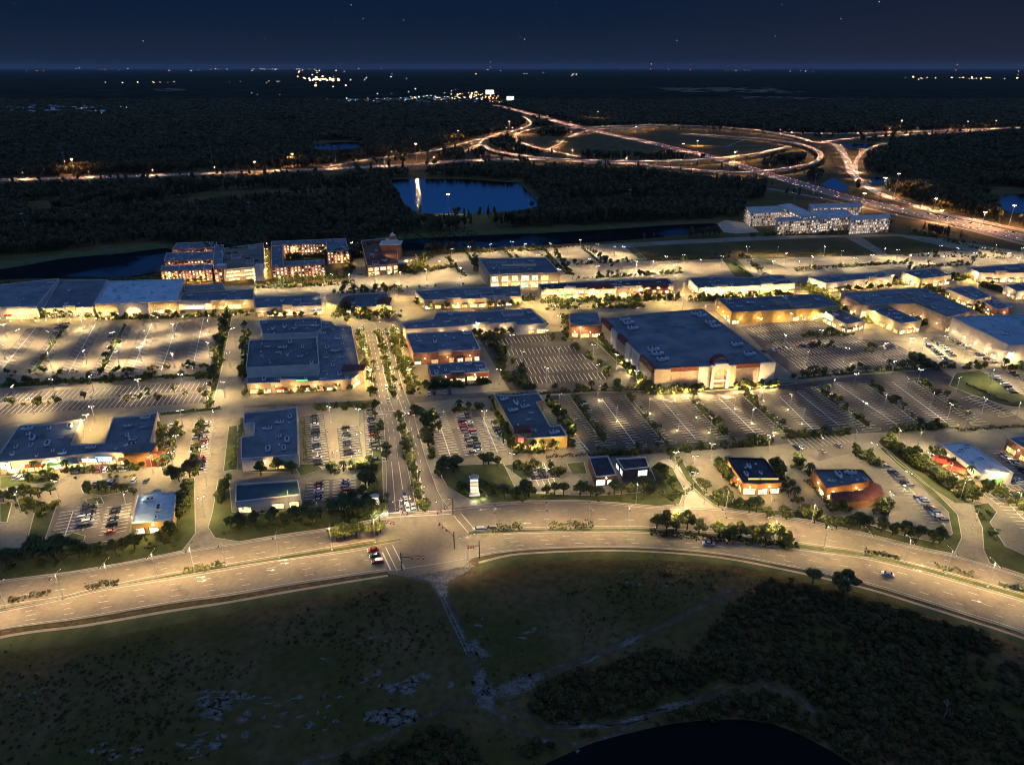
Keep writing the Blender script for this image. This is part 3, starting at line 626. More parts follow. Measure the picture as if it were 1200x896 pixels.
C_ = ribbon('motorway', [(912,155.5,0),(990,156.5,0),(1050,154.8,0),(1110,153,0),(1160,151,0),(1260,147,0)], 26, .1)
C2 = ribbon('motorway', [(965,166,0),(1000,162,0),(1050,158.5,0),(1110,155.5,0),(1160,152.5,0)], 18, .12)
D_ = ribbon('slip_road', [(948,166,0),(975,168,0),(986,177,0),(993,189,0),(999,203,0),(1020,221,0),(1050,234,0),(1110,251,0),(1200,270,0),(1330,300,0)], 15, .16)
E_ = ribbon('slip_road', [(1044,167,0),(1026,171,0),(1012,178,0),(1004,187,0),(1002,196,0),(1004,206,0)], 9, .13)
X1 = ribbon('slip_road', [(853,171,0),(866,166,0),(872,163.5,0)], 7, .12, marks=False)
X2 = ribbon('slip_road', [(850,172,0),(878,171,0),(890,171,0)], 7, .14, marks=False)
tag(hm.build('motorway_lane_lines', M['paint']), kind='structure')
# verge grass beside the motorway
for px in [[(-160,205),(0,203),(200,198.5),(380,191),(480,178),(545,166),(545,175),(480,184),(380,197)], [(440,199),(520,195),(600,190),(700,193),(760,196),(870,206),(900,212),(860,209),(760,201),(700,200),(600,202),(520,206),(440,208)], [(900,207),(930,205),(975,216),(960,222),(930,216)], [(930,160),(965,170),(985,195),(995,212),(960,205),(965,182)], [(620,160),(650,152),(700,155),(670,165),(650,178),(625,168)]]:
    sheet('verge_grass', px, M['ground'], .03)
# far low fields
for px in [[(180,106),(215,105),(225,108),(185,109)], [(760,104),(900,105),(960,112),(800,110)], [(860,115),(1000,118),(1010,122),(880,120)]]: sheet('far_field', px, M['dirt'], 13)
# ---------------------------------------------------------------- buildings
NL = [0]
LIGHTS = {}
def LK(kind, key):
    if kind == 'POINT': return {'entrance_light': 1.3, 'planting_light': 1.5, 'sign_floodlight': .8, 'sign_floodlight_b': .8, 'apartment_light_brick': 1.3, 'inn_light': 1.2, 'inn_fill_b': 1.2, 'inn_fill_c': 1.2, 'facade_uplight': 4.2}.get(key, 1.9)
    return {'light_road_16500': .85, 'light_road_15000': .8, 'light_road_12000': .6, 'ramp_light': 2.6}.get(key, 1 if key.startswith('mast') else 2.2)
def light_data(key, kind, w, col, size=.3, spot=2.6, blend=.6):
    if key in LIGHTS: return LIGHTS[key]
    l = bpy.data.lights.new(key, kind); l.energy = w * LK(kind, key); l.color = col
    l.shadow_soft_size = size
    if kind == 'SPOT': l.spot_size = spot; l.spot_blend = blend
    LIGHTS[key] = l; return l
WALLC = (1, .62, .22)
def wall_light(root, x, y, z, w=420, col=WALLC, key='shopfront_light'):
    o = bpy.data.objects.new('wall_light', light_data(key, 'POINT', w, col, .4)); put(o, root); o.location = (x, y, z); NL[0] += 1
unit_mesh = None
def unit(root, x, y, z, rz, s):
    global unit_mesh
    if unit_mesh is None:
        b = MB(); b.box((0, 0, .2), (3.4, 2.0, 1.2)); b.box((-1.6, 0, 0), (.3, 2.1, .3), 1); b.box((1.6, 0, 0), (.3, 2.1, .3), 1)
        for dx in (-.8, .8): b.tube((dx, 0, 1.4), (dx, 0, 1.65), .6, .6, 10, 1)
        b.box((2.3, 0, .3), (1.4, 1.1, .8), 0); unit_mesh = b.build('rooftop_unit', [M['unit'], M['darkmetal']]); bpy.data.objects.remove(unit_mesh); unit_mesh = bpy.data.meshes['rooftop_unit']
    o = bpy.data.objects.new('rooftop_unit', unit_mesh); put(o, root); o.location = (x, y, z); o.rotation_euler = (0, 0, rz); o.scale = (s, s, s)
vent_mesh = None
def vent(root, x, y, z, rz, rr, k=1.0):
    global vent_mesh
    if vent_mesh is None:
        b = MB(); b.tube((0, 0, 0), (0, 0, .7), .32, .32, 8); b.tube((0, 0, .75), (0, 0, .95), .5, .3, 8); b.box((0, 0, 0), (1.0, 1.0, .25)); o = b.build('roof_vent', M['unit']); vent_mesh = o.data; bpy.data.objects.remove(o)
    o = bpy.data.objects.new('roof_vent', vent_mesh); put(o, root); o.location = (x, y, z); o.rotation_euler = (0, 0, rz); s = rr.uniform(.6, 1.2) * k; o.scale = (s, s, s * rr.uniform(.5, 1))
AW = ['awnred', 'awnblue', 'awngreen', 'awntan', 'awnbrown', 'awntan']
def building(name, label, cat, px, h, wall='cream', roof='roof', group=None, fronts='auto', units=None, par=.9, bay=7.0, lamps=True, seed=1, wh=3.2, awn=.45, trim='white', lampw=1.0, winp=.85, floors=1, wins=None, lift=0.0, bands=True, towers=True):
    """shop block: px = roof outline as seen at height h"""
    rr = random.Random(seed)
    P = [G(x, y, h) for x, y in px]; P = ccw(P); cx = sum(p[0] for p in P) / len(P); cy = sum(p[1] for p in P) / len(P)
    root = empty(name, (cx, cy, 0), 0, label, cat, group); P = [(p[0] - cx, p[1] - cy) for p in P]; n = len(P)
    Q = inset(P, .4)
    b = MB()
    for i in range(n):
        j = (i + 1) % n; a, c = P[i], P[j]; d, e = Q[i], Q[j]
        b.face([(*a, lift), (*c, lift), (*c, h), (*a, h)], 0)
        b.face([(*a, h), (*c, h), (*e, h), (*d, h)], 1)
        b.face([(*d, h), (*e, h), (*e, h - par), (*d, h - par)][::-1], 1)
    b.build('wall', [M[wall], M[trim]], root)
    b = MB(); b.face([(x, y, h - par) for x, y in Q]); b.build('roof', M[roof], root)
    nu = units if units is not None else max(2, min(34, int(abs(area2(P)) / 2 / 170)))
    k = 0; xs = [p[0] for p in Q]; ys = [p[1] for p in Q]; tries = 0; placed = []
    Q2 = inset(Q, 3.0) if abs(area2(P)) > 700 else inset(Q, 1.6)
    e0 = max(range(n), key=lambda i: (Vector(P[(i + 1) % n]) - Vector(P[i])).length); ed = Vector(P[(e0 + 1) % n]) - Vector(P[e0]); ang = math.atan2(ed.y, ed.x)
    while k < nu and tries < 600:
        tries += 1; x = rr.uniform(min(xs), max(xs)); y = rr.uniform(min(ys), max(ys))
        if inside(x, y, Q2) and all((x - u) ** 2 + (y - v) ** 2 > 45 for u, v in placed):
            placed.append((x, y)); unit(root, x, y, h - par + .02, ang + rr.choice([0, math.pi / 2]), rr.choice([.6, .8, .8, 1.0, 1.15])); k += 1
    if nu > 3:      # pipes and hatches
        for _ in range(min(14, nu * 2)):
            x = rr.uniform(min(xs), max(xs)); y = rr.uniform(min(ys), max(ys))
            if inside(x, y, Q2): vent(root, x, y, h - par + .01, ang, rr)
    if abs(area2(P)) > 1500 and 'store' not in name:      # upper roof steps and fire walls
        for _ in range(2 + int(abs(area2(P)) / 5000)):
            for _t in range(20):
                x = rr.uniform(min(xs), max(xs)); y = rr.uniform(min(ys), max(ys)); w_, d_ = rr.uniform(9, 17), rr.uniform(6, 10)
                if all(inside(x + a * w_ * .6, y + c * d_ * .6, Q) for a in (-1, 1) for c in (-1, 1)) and all((x - u) ** 2 + (y - v) ** 2 > 90 for u, v in placed):
                    g = MB(); hh_ = rr.uniform(.8, 2.2); g.box((x, y, h - par), (w_, d_, hh_), 1, ang); g.box((x, y, h - par + hh_), (w_ - .7, d_ - .7, .02), 0, ang); g.build('upper_roof', [M[roof], M[trim]], root); placed.append((x, y)); break
    nw = 0
    for i in range(n):
        j = (i + 1) % n; a = Vector(P[i]); c = Vector(P[j]); d = c - a; L = d.length
        if L < 6: continue
        u = d / L; nr = Vector((u.y, -u.x)); mid = (a + c) / 2 + Vector((cx, cy))
        face_cam = nr.dot(-mid.normalized())
        if fronts == 'none' or fronts == []: continue
        if face_cam < .25: continue
        ang2 = math.atan2(u.y, u.x)
        nb = max(1, int(L / bay)); bw = L / nb
        top = min(wh, h - 1.8)
        for k in range(nb):
            m = a + u * (bw * (k + .5))
            for fl in range(floors):
                zb = .35 + fl * ((h - 1.2) / floors)
                if nw > 95 or rr.random() > winp: continue
                ww = bw * rr.uniform(.55, .86); g = MB(); wt = top * rr.uniform(.8, 1.0) if floors == 1 else (h - 1.2) / floors - 1.3
                mt = (wins or M['win'])[rr.randrange(len(wins or M['win']))]
                # pane set back inside a frame that stands proud of the wall
                hw = ww / 2
                pa = m + nr * .06; 
                def pt(s, z, o=.06): q = m + u * s + nr * o; return (q.x, q.y, z)
                g.face([pt(-hw, zb), pt(hw, zb), pt(hw, zb + wt), pt(-hw, zb + wt)], 0)
                for s0, s1, z0, z1 in ((-hw - .15, -hw + .05, zb - .1, zb + wt + .15), (hw - .05, hw + .15, zb - .1, zb + wt + .15), (-hw, hw, zb + wt - .02, zb + wt + .18), (-hw, hw, zb - .15, zb + .05)) + tuple((-hw + ww * t - .06, -hw + ww * t + .06, zb, zb + wt) for t in [(q + 1) / max(1, round(ww / 1.6)) for q in range(max(0, round(ww / 1.6) - 1))]):
                    mm = m + u * ((s0 + s1) / 2) + nr * .1; g.box((mm.x, mm.y, z0), (s1 - s0, .14, z1 - z0), 1, ang2, True)
                g.build('shop_window' if floors == 1 else 'window', [mt, M['frame']], root); nw += 1
                if fl == 0 and rr.random() < awn:
                    g = MB(); z1 = zb + wt + .6; q = .1
                    A_ = [pt(-hw - .3, z1 + .5, .12), pt(hw + .3, z1 + .5, .12), pt(hw + .3, z1 - .2, 1.7), pt(-hw - .3, z1 - .2, 1.7)]
                    g.face(A_[::-1], 0); g.face([A_[3], A_[2], pt(hw + .3, z1 - .6, 1.72), pt(-hw - .3, z1 - .6, 1.72)], 0)
                    g.face([pt(-hw - .3, z1 + .5, .12), A_[3], pt(-hw - .3, z1 - .6, 1.72)], 0); g.face([pt(hw + .3, z1 + .5, .12), A_[2], pt(hw + .3, z1 - .6, 1.72)], 0)
                    g.build('awning', M[AW[rr.randrange(len(AW))]], root)
        if towers and face_cam > .5 and L > 36 and h < 13:      # raised entrance bays break the parapet line
            for t in ([.5] if L < 60 else [.24, .62] if L < 110 else [.15, .4, .7, .9]):
                t += rr.uniform(-.06, .06); m = a + u * (L * t); g = MB(); w_ = rr.uniform(7, 11); g.box((m.x + nr.x * .25, m.y + nr.y * .25, h - 2.2), (w_, 1.1, rr.uniform(3.0, 4.0)), 0, ang2, True)
                g.box((m.x + nr.x * .3, m.y + nr.y * .3, h - 2.3 + 3.1 + rr.uniform(.1, .8)), (w_ + .6, 1.6, .35), 1, ang2, True)
                g.build('raised_parapet', [M[rr.choice([wall, trim, 'stone', 'cream'])], M[trim]], root)
        if bands:
            mm = (a + c) / 2 + nr * .12; g = MB(); g.box((mm.x, mm.y, h - .45), (L - .2, .2, .4), 0, ang2, True); g.build('cornice', M[trim], root)
        if lamps and face_cam > .1:
            nl = max(1, int(L / (14 if lampw <= 1 else 10)))
            for k in range(nl):
                m = a + u * (L * (k + .5) / nl)
                g = MB(); mm = m + nr * .35; g.box((mm.x, mm.y, min(h - 1.4, 4.3)), (.5, .5, .35), 0, ang2, True); g.build('wall_lamp', M['bulb'], root)
                q = m + nr * 3.6; wall_light(root, q.x, q.y, min(h - 1.6, 4.4), 520 * lampw, key='shopfront_light_%.1f' % lampw)
    return root
def part(root, name, mb, mats):
    """mb is in world coordinates"""
    o = mb.build(name, mats, root); o.location = -root.location; return o
def sign_box(root, px, py, z, w, hgt, mat, rz=0.0, name='sign'):
    """px,py = foot of the wall under the sign"""
    p = G(px, py); b = MB(); b.box((p.x, p.y - .5, z), (w, .4, hgt), 0, rz, True); b.box((p.x, p.y - .45, z - .15), (w + .4, .3, hgt + .3), 1, rz, True)
    return part(root, name, b, [mat, M['darkmetal']])
def portal(root, x0, x1, yb, h, depth=2.5, mat='white', arch=True, glow=True, gable=True, kk=.24, zr=.45, rise=.32):
    """projecting entrance with a gable and an arched lit opening; x0,x1 at base row yb"""
    a = G(x0, yb[0]); c = G(x1, yb[1]); d = (c - a); L = d.length; u = d / L; nr = Vector((u.y, -u.x, 0)); b = MB()
    f = lambda s, z, o=0: tuple(a + u * s + nr * o + Vector((0, 0, z)))
    k = L * kk
    # two piers, header and gable, all with depth
    def slab(poly, o0, o1):
        n = len(poly); A = [f(s, z, o1) for s, z in poly]; B = [f(s, z, o0) for s, z in poly]
        b.face(A); b.face(B[::-1])
        for i in range(n): j = (i + 1) % n; b.face([A[i], B[i], B[j], A[j]])
    slab([(0, 0), (k, 0), (k, h), (0, h)], 0, depth); slab([(L - k, 0), (L, 0), (L, h), (L - k, h)], 0, depth)
    zt = h * zr
    arcp = [(k + (L - 2 * k) * (0.5 - .5 * math.cos(math.pi * t / 10)), zt + (L - 2 * k) * rise * math.sin(math.pi * t / 10)) for t in range(11)] if arch else [(k, zt + 1), (L - k, zt + 1)]
    hd = arcp + ([(L - k, h), (L * .5, h + 2.2), (k, h)] if gable else [(L - k, h + 1.2), (k, h + 1.2)])
    slab(hd[::-1] if False else hd, .01, depth - .01)
    part(root, 'entrance_portal', b, M[mat])
    if glow:
        g = MB(); g.face([f(k, .2, .4), f(L - k, .2, .4)] + [f(s, z - .05, .4) for s, z in arcp[::-1]]); part(root, 'entrance_glass', g, M['win'][1])
        q = f(L / 2, h * .5, depth + 4); wall_light(root, q[0] - root.location.x, q[1] - root.location.y, q[2], 1500, key='entrance_light')
    return root
BLD = {}
def B(key, *a, **k): BLD[key] = building(*a, **k); return BLD[key]

B('b1','retail_store','large store at the far left edge with red band along its front','store',[(-110,337),(0,333),(69,326),(43,358.5),(0,359.5),(-130,363)],10.5,'white',seed=2,units=5,awn=.2,bay=9,towers=False)
b_=MB(); p0,p1=G(-120,374,0),G(42,371.5,0); 
b_.box(((p0.x+p1.x)/2,(p0.y+p1.y)/2-1.6,5.2),((p1-p0).length,1.5,2.6),0,math.atan2(p1.y-p0.y,p1.x-p0.x),True); part(BLD['b1'],'red_canopy_band',b_,M['redwall'])
B('b2','retail_store','low dark-roofed store between the red-banded store and the pale blue roof','store',[(70,328),(126,327.5),(108,359.5),(50,361)],8,'white',seed=3,units=3,bay=8)
r=B('b3','retail_store','big store with pale blue roof, white frame edge and gabled portal','store',[(127,329),(216,326.5),(207.6,352),(110.5,356)],10.5,'cream','rooflight',seed=4,units=8,bay=9,awn=.1,towers=False)
portal(r,142,177,(372.5,371.5),11.5)
r=B('b4','retail_store','store with a white illuminated portal sign right of the pale blue roof','store',[(215,342.5),(297,338),(297,350.5),(209,352.5)],8,'cream',seed=5,units=4,awn=.3,towers=False)
sign_box(r,231,368.5,4.2,26,8,M['white'],name='portal_board'); sign_box(r,230,369,5.2,15,2.2,M['signblue']); sign_box(r,277,367,4.2,10,3.4,M['signgreen'])
B('b4b','service_block','narrow grey service block behind the store with the white portal sign','service block',[(216,334),(262,332.5),(263,337.5),(216,340)],7,'stone',seed=6,units=1,fronts='none')
B('b5','shop_row','shop row with dark blue roof left of the roundabout green','shop row',[(298,348),(376,344.6),(377,357),(299,360.5)],8,'white',seed=7,units=4,lampw=1.2)
B('b6n','shop_row','northern wing of the big block west of the avenue','shop row',[(303,375),(376,372),(377,384),(372,389),(308,391.5)],8.5,'white',seed=8,units=6,fronts=[],lamps=False)
B('b6','shop_row','broad low block with many rooftop units along the avenue west side','shop row',[(377,376),(388,376),(393,381),(412,382),(423,436),(411,444),(380,445.5),(289,449),(289,441),(373,438),(372,392)],7.2,'cream',seed=9,units=26,lampw=1.4,awn=.6)
b_=MB(); q=G(415,449,0); b_.box((q.x,q.y+3,0),(13,9,9.2),0,.05); b_.box((q.x,q.y+3,9.2),(14.2,10,.5),1,.05); part(BLD['b6'],'corner_tower',b_,[M['stone'],M['tile']])
sign_box(BLD['b6'],354,458,3.6,9,4,M['signgreen']); sign_box(BLD['b6'],375,457,3.6,6,3,M['signorange']); sign_box(BLD['b6'],328,458,3.6,14,2.4,M['awnblue'],name='awning')
B('b6t','big_box_store','tall flat white-walled store rising out of the avenue block','store',[(292,398),(371,394.5),(374,426.5),(288,430.5)],12.5,'white',seed=10,units=9,fronts='none')
r=B('b7','shop_building','white shop with dark blue roof and stone corner south of the avenue block','shop',[(285.5,483.5),(339,478),(341,476.5),(348,476.5),(349.5,532),(337,533),(282.5,537),(282,511),(297,509),(298,495),(285,496)],7.5,'white',seed=11,units=7,awn=.2,winp=.45)
B('b8','bank_building','small pavilion with teal roof and columned front by the boulevard','bank',[(276,566.5),(349,561.5),(352.5,579),(275.5,587.5)],6.5,'white','roofteal',seed=12,units=0,bay=6,awn=0,lamps=False,towers=False)
r=B('b9','shop_row','long U-shaped shop row with blue roof and mixed coloured awnings','shop row',[(22,498),(50,497),(96,490.5),(84,520),(122,518.5),(132,489),(168,486.5),(185,481.5),(176,520),(174,527),(155,530),(118,529.5),(50,537),(0,541),(-60,549),(-30,530),(0,530)],7,'cream',seed=13,units=22,awn=.8,lampw=1.1)
b_=MB(); q=G(182,545,0); b_.box((q.x,q.y+2,0),(7,7,4.4),0,.1); b_.box((q.x,q.y+2,4.4),(7.6,7.6,1.8),0,.1,taper=.3); part(r,'red_corner_pavilion',b_,M['redwall'])
b_=MB(); q=G(166,545,0); b_.box((q.x,q.y+2,0),(13,8,8.6),0,.1); b_.box((q.x,q.y+2,8.6),(14,9,2.2),1,.1,taper=.3); part(r,'corner_tower',b_,[M['orangewall'],M['roof']])
sign_box(r,125,547,3.4,8,3,M['signblue']); sign_box(r,85,549,3.3,8,3.2,M['awnblue'],name='awning'); sign_box(r,60,550,3.3,9,3,M['signwhite']); sign_box(r,8,555,3.0,7,3.4,M['signwhite']); sign_box(r,108,548,3.6,7,2,M['signwhite'])
r=B('b10','bank_building','bank with bright blue pitched roof and yellow lit front','bank',[(161.5,579),(177,577),(180,573),(190,573),(191,576.5),(207,575),(202.5,609),(154,612.5)],6,'yellow','rooflight',seed=14,units=3,bay=5,lampw=1.2,awn=0,towers=False)
B('b14','shop_row','long shop row facing the inner street east of the pavilion','shop row',[(486,340.5),(506,339),(560,336.5),(609,334.5),(611.5,346.5),(560,349.5),(497,351.5)],8,'cream',seed=15,units=8,lampw=1.5,awn=.8)
B('b15','shop_row','wide dark-roofed shop row with plain white back wall over the middle car park','shop row',[(511,366),(560,364.8),(622,361),(640,378.5),(605,380.5),(604,377),(530,382.5),(475,385.5),(470,378.5),(507,374)],8,'white',seed=16,units=12,awn=.1,winp=.35,lampw=.8)
B('b16','brick_store','square brick shop with bright blue roof east of the avenue','shop',[(475.6,390),(552.6,387),(563.5,409),(484,413.8)],8.5,'brick',seed=17,units=7,lampw=.8,awn=.3,bay=5)
B('b17','brick_restaurant','low brick restaurant below the square brick shop','restaurant',[(501,426.5),(560,422.5),(567,423),(573,434.5),(505,439.8)],6,'brick',seed=18,units=9,lampw=.6,awn=.5)
r=B('b18','office_building','tall tan building with glazed entrance and skylight slot in its roof','building',[(561,303),(640.5,301.5),(656,318.7),(574,321.3)],13.5,'cream',seed=19,units=5,floors=2,bay=8,lampw=1.6,awn=0,towers=False)
b_=MB(); a=G(588,313,13); c=G(628,311,13); b_.box(((a.x+c.x)/2,(a.y+c.y)/2,12.65),((c-a).length,7,1.6),0,.04); part(r,'skylight',b_,M['stone'])
r=B('b19','shop_row','long curved shop row with brown roofs, gabled bay and orange brick end','shop row',[(631,332.5),(700,329),(740,327.5),(782,326),(790,332.5),(741,335),(700,336.5),(634,339)],9,'stone','roofdark',seed=20,units=10,lampw=1.7,awn=.7,floors=2,bay=5,wh=2.6)
portal(r,721,737,(351,350.5),10.5,2.2,'cream')
for x in (704,770):
    b_=MB(); q=G(x,350,0); b_.box((q.x,q.y+7,0),(22,12.5,8.6),0,.03); b_.box((q.x,q.y+7,8.6),(24,14.5,2.6),1,.03,taper=.6); part(r,'gabled_pavilion',b_,[M['orangewall' if x>750 else 'stone'],M['tile']])
    for k in range(4):
        for z in (.5,4.6): g=MB(); g.box((q.x-8+k*5.3,q.y+.66,z),(3,.2,2.6),0,.03,True); part(r,'window',g,M['win'][k%4])
# big box department store
r=B('b20','department_store','huge brick department store with arched entrance in the centre right','department store',[(706,373),(760,367),(824,361.5),(908.5,424.5),(838,428.5),(766.7,432.3)],14.5,'stone',seed=21,units=0,fronts='none',trim='stone')
for x,y in [(731,376),(735,379.5),(740,386),(764,411),(769,416),(775,422.5),(815,369),(821,371),(831,379),(837,383.5),(862,405),(877,416.5)]:
    p=G(x,y,13.6)-r.location; unit(r,p.x,p.y,13.62,.2,1.6)
def band(root,p0,p1,s0,s1,z0,z1,out,mat,name,th=.6):
    a=Vector(p0);c=Vector(p1);d=c-a;L=d.length;u=d/L;nr=Vector((u.y,-u.x));m=a+u*(L*(s0+s1)/2)+nr*(out-th/2)
    b=MB();b.box((m.x,m.y,z0),(L*(s1-s0),th,z1-z0),0,math.atan2(u.y,u.x),True);return part(root,name,b,M[mat])
f0=G(766.7,432.3,14.5).xy;f1=G(908.5,424.5,14.5).xy;g0=G(706,373,14.5).xy
for s0,s1,z,m_,nm in [(0,.13,13.2,'cream','pilaster_bay'),(.36,.44,13.4,'white','pilaster_bay'),(.60,.67,13.4,'cream','pilaster_bay'),(.87,1,13.8,'white','pilaster_bay')]: band(r,f0,f1,s0,s1,0,z+1.1,.9,m_,nm,1.0)
for s0,s1 in [(.13,.36),(.67,.87)]: band(r,f0,f1,s0,s1,12.4,15.2,1.0,'tile','roof_skirt',1.6); band(r,f0,f1,s0+.02,s1-.02,1.2,10.5,.3,'tanbrick','brick_panel',.5)
for s0,s1 in [(0,.2),(.36,.5),(.78,1)]: band(r,g0,f0,s0,s1,11.8,15.4,1.0,'tile','roof_skirt',2.4)
for s0,s1 in [(.22,.34),(.52,.6),(.64,.76)]: band(r,g0,f0,s0,s1,0,14.2,.9,'white','pilaster_bay',1.0)
for s0,s1 in [(.02,.2),(.36,.5),(.8,.97)]: band(r,g0,f0,s0,s1,1.2,10.5,.3,'tanbrick','brick_panel',.5)
portal(r,830,851,(453.6,452.6),15.2,2.8,'white',True,True,False,.15,.62,.5); sign_box(r,840.5,455.2,5.2,8,1.2,M['white']); sign_box(r,840.5,455.6,3.4,5,.9,M['redwall'])
b_=MB(); a=G(840.5,452.8,0); 
for t in range(12):
    t0=math.pi*t/12;t1=math.pi*(t+1)/12; R0,R1=4.6,5.4; z_=14.4
    for (ra,rb,ya,yb) in ((R0,R1,-2.6,-2.6),): b_.face([(a.x+ra*math.cos(t0),a.y-1.2,z_+ra*math.sin(t0)),(a.x+rb*math.cos(t0),a.y-1.2,z_+rb*math.sin(t0)),(a.x+rb*math.cos(t1),a.y-1.2,z_+rb*math.sin(t1)),(a.x+ra*math.cos(t1),a.y-1.2,z_+ra*math.sin(t1))])
    b_.face([(a.x+R1*math.cos(t0),a.y-1.2,z_+R1*math.sin(t0)),(a.x+R1*math.cos(t0),a.y+5,z_+R1*math.sin(t0)),(a.x+R1*math.cos(t1),a.y+5,z_+R1*math.sin(t1)),(a.x+R1*math.cos(t1),a.y-1.2,z_+R1*math.sin(t1))])
part(r,'arched_hood',b_,M['tile'])
for x,y in [(728,425),(738,437),(749,448),(716,408),(775,462),(790,461),(805,460),(820,459),(831,462),(850,461),(862,456),(878,455),(893,454),(905,453)]:
    p=G(x,y+3)-r.location; wall_light(r,p.x,p.y,2.2,1900,(1,.66,.28),'facade_uplight')
B('b21','brick_annex','brick annex with brown and blue roofs at the left of the department store','annex',[(667,367.5),(679,366.5),(701,366.5),(704,380),(680,381),(668,379)],10,'brick',seed=22,units=1,lampw=.7,trim='stone',bay=6)
r=B('b22','shop_row','shop row with stepped pale parapets behind the yellow corner building','shop row',[(807,325.5),(834,324),(888,325),(889,323),(918,322),(932,331.5),(868,335),(818,337)],9,'white',seed=23,units=6,lampw=1.6,awn=.7,bay=6)
B('b23','shop_row','yellow lit corner building with dark roofs facing the striped car park','shop row',[(840,349.5),(870,348.6),(910,346.8),(960.5,343.8),(985.6,357.5),(952,361),(928.7,362.3),(900,363.5),(858,365.5)],10,'yellow',seed=24,units=9,lampw=1.3,awn=.2,winp=.45,trim='cream')
B('b23b','shop_row','low wedge shop row stepping down to the rounded walk','shop row',[(955,362.5),(981,359.5),(1014,375.5),(993,379.8)],7,'cream',seed=25,units=3,lampw=1.5,awn=.6,bay=5)
B('b24','shop_row','pale shop row north of the crossing streets with long parapet','shop row',[(947,324),(990,321.5),(1036,318.5),(1047,323.5),(1000,328),(969,331.5)],9,'white',seed=26,units=5,lampw=1.7,awn=.6,bay=6)
B('b25','shop_row','short shop row with dark roof and bright brick end on the north street','shop row',[(1057,318),(1097,314),(1115,322),(1080,326.5)],9,'cream',seed=27,units=4,lampw=1.5,awn=.6,bay=6)
B('b26','shop_row','far right back shop row with white corner towers','shop row',[(1137,313.5),(1200,308.5),(1262,306),(1280,316),(1200,319.5),(1147,319.5)],9,'white',seed=28,units=6,lampw=1.5,awn=.7,bay=6)
B('b27','shop_block','large block of stepped blue roofs with tan rear wall','shop block',[(986,343),(1020,341),(1055,338.3),(1084,336.8),(1142,363.5),(1111,371.5),(1073,355.5),(1042,356),(1011,357.6)],12,'stone',seed=29,units=20,lampw=1.0,awn=.1,winp=.2,trim='cream')
B('b27b','shop_row','rounded yellow-lit shop front below the stepped blue roofs','shop row',[(1010,359),(1041,358),(1060,366.5),(1080,375.5),(1056,378.5),(1033,368.8)],9,'cream',seed=30,units=4,lampw=1.8,awn=.6,bay=5)
r=B('b28','blue_roof_store','big pale store with bright blue roof at the right edge','store',[(1116,371),(1160,369),(1240,366),(1290,398),(1230,402),(1184,404.5)],14,'white','rooflight',seed=31,units=8,lampw=1.3,awn=0,winp=.25,towers=False)
sign_box(r,1138,397,6.5,0.5,.1,M['signgreen'])
B('b29','shop_row','small roof with pale patches beside the tree-lined lane','shop row',[(1109,338),(1139,335),(1162,347),(1142,352)],8,'cream',seed=32,units=6,lampw=1.2,bay=6)
B('b29b','shop_row','small dark roof directly above the big blue roof','shop row',[(1151,352.5),(1164,350),(1187,359),(1169,362.5)],8,'brick',seed=33,units=4,lampw=1.0,bay=6)
B('b30','shop_row','shop row cut off by the right edge north of the lane','shop row',[(1177,333.6),(1200,331),(1250,329),(1262,337),(1192,341)],8,'white',seed=34,units=5,lampw=1.3,bay=6)
r=B('b31','restaurant','restaurant with blue roof and glowing yellow front on the middle green','restaurant',[(578.5,461.5),(595,463),(631,459.8),(637,469),(629,471),(645,498.5),(657,497.5),(665,510),(618.7,513.3),(605,509)],7.5,'yellow',seed=35,units=9,lampw=1.8,bay=4.5,awn=.4,trim='white',towers=False)
b_=MB(); q=G(613,524,0); b_.box((q.x,q.y+3,0),(9,7,8.8),0,.05); b_.box((q.x,q.y+3,8.8),(9.8,7.8,1.4),1,.05,taper=.6); part(r,'corner_tower',b_,[M['yellow'],M['tile']])
sign_box(r,614,526,4.4,6,2.4,M['signred'])
B('b32','drive_in_restaurant','small dark flat-roofed diner by the dark entry drive','restaurant',[(690,535.5),(712.5,533),(723,555.5),(698,558)],5.5,'awnbrown','roofdark',seed=36,units=0,bay=5,lampw=.35,awn=0,wins=[M['signwhite']],towers=False,winp=.6)
B('b32b','canopy_building','long low canopy beside the dark diner with pale fascia','canopy',[(722,536.5),(757,534.5),(761,546.5),(731,549.5)],5,'roofdark','roofdark',seed=37,units=0,bay=5,lamps=False,awn=0,wins=[M['signwhite']],towers=False,winp=.4)
r=B('b33','restaurant','black-roofed restaurant with strings of orange lights along its front','restaurant',[(852,535.5),(896,536.5),(916.5,564),(888,566),(871,565)],6.5,'orangewall','roofdark',seed=38,units=8,lampw=1.6,bay=4,awn=.5,trim='darkmetal',towers=False)
sign_box(r,892,573,5.2,14,1.2,M['signorange']); 
r=B('b34','restaurant','hacienda restaurant with ochre wall, blue roof and red tile skirts','restaurant',[(953,549.5),(1011.5,549.5),(1023.5,562.5),(985,568.5),(969,571)],7,'orangewall',seed=39,units=4,lampw=.9,bay=6,awn=.3,trim='brick',towers=False)
def skirt(root,px,z0,z1,mat='tile'):
    """lean-to roof: first half of px are the low outer points at z0, the rest the high points at z1"""
    k=len(px)//2; lo=[G(x,y,z0) for x,y in px[:k]]; hi=[G(x,y,z1) for x,y in px[k:]][::-1]; b=MB()
    for i in range(k-1): b.face([lo[i],lo[i+1],hi[i+1],hi[i]]); b.face([Vector((lo[i].x,lo[i].y,0)),Vector((lo[i+1].x,lo[i+1].y,0)),lo[i+1],lo[i]],1)
    for L_,H_ in ((lo[0],hi[0]),(lo[-1],hi[-1])): b.face([Vector((L_.x,L_.y,0)),L_,H_,Vector((H_.x,H_.y,0))],1)
    return part(root,'tile_skirt_roof',b,[M[mat],M['orangewall']])
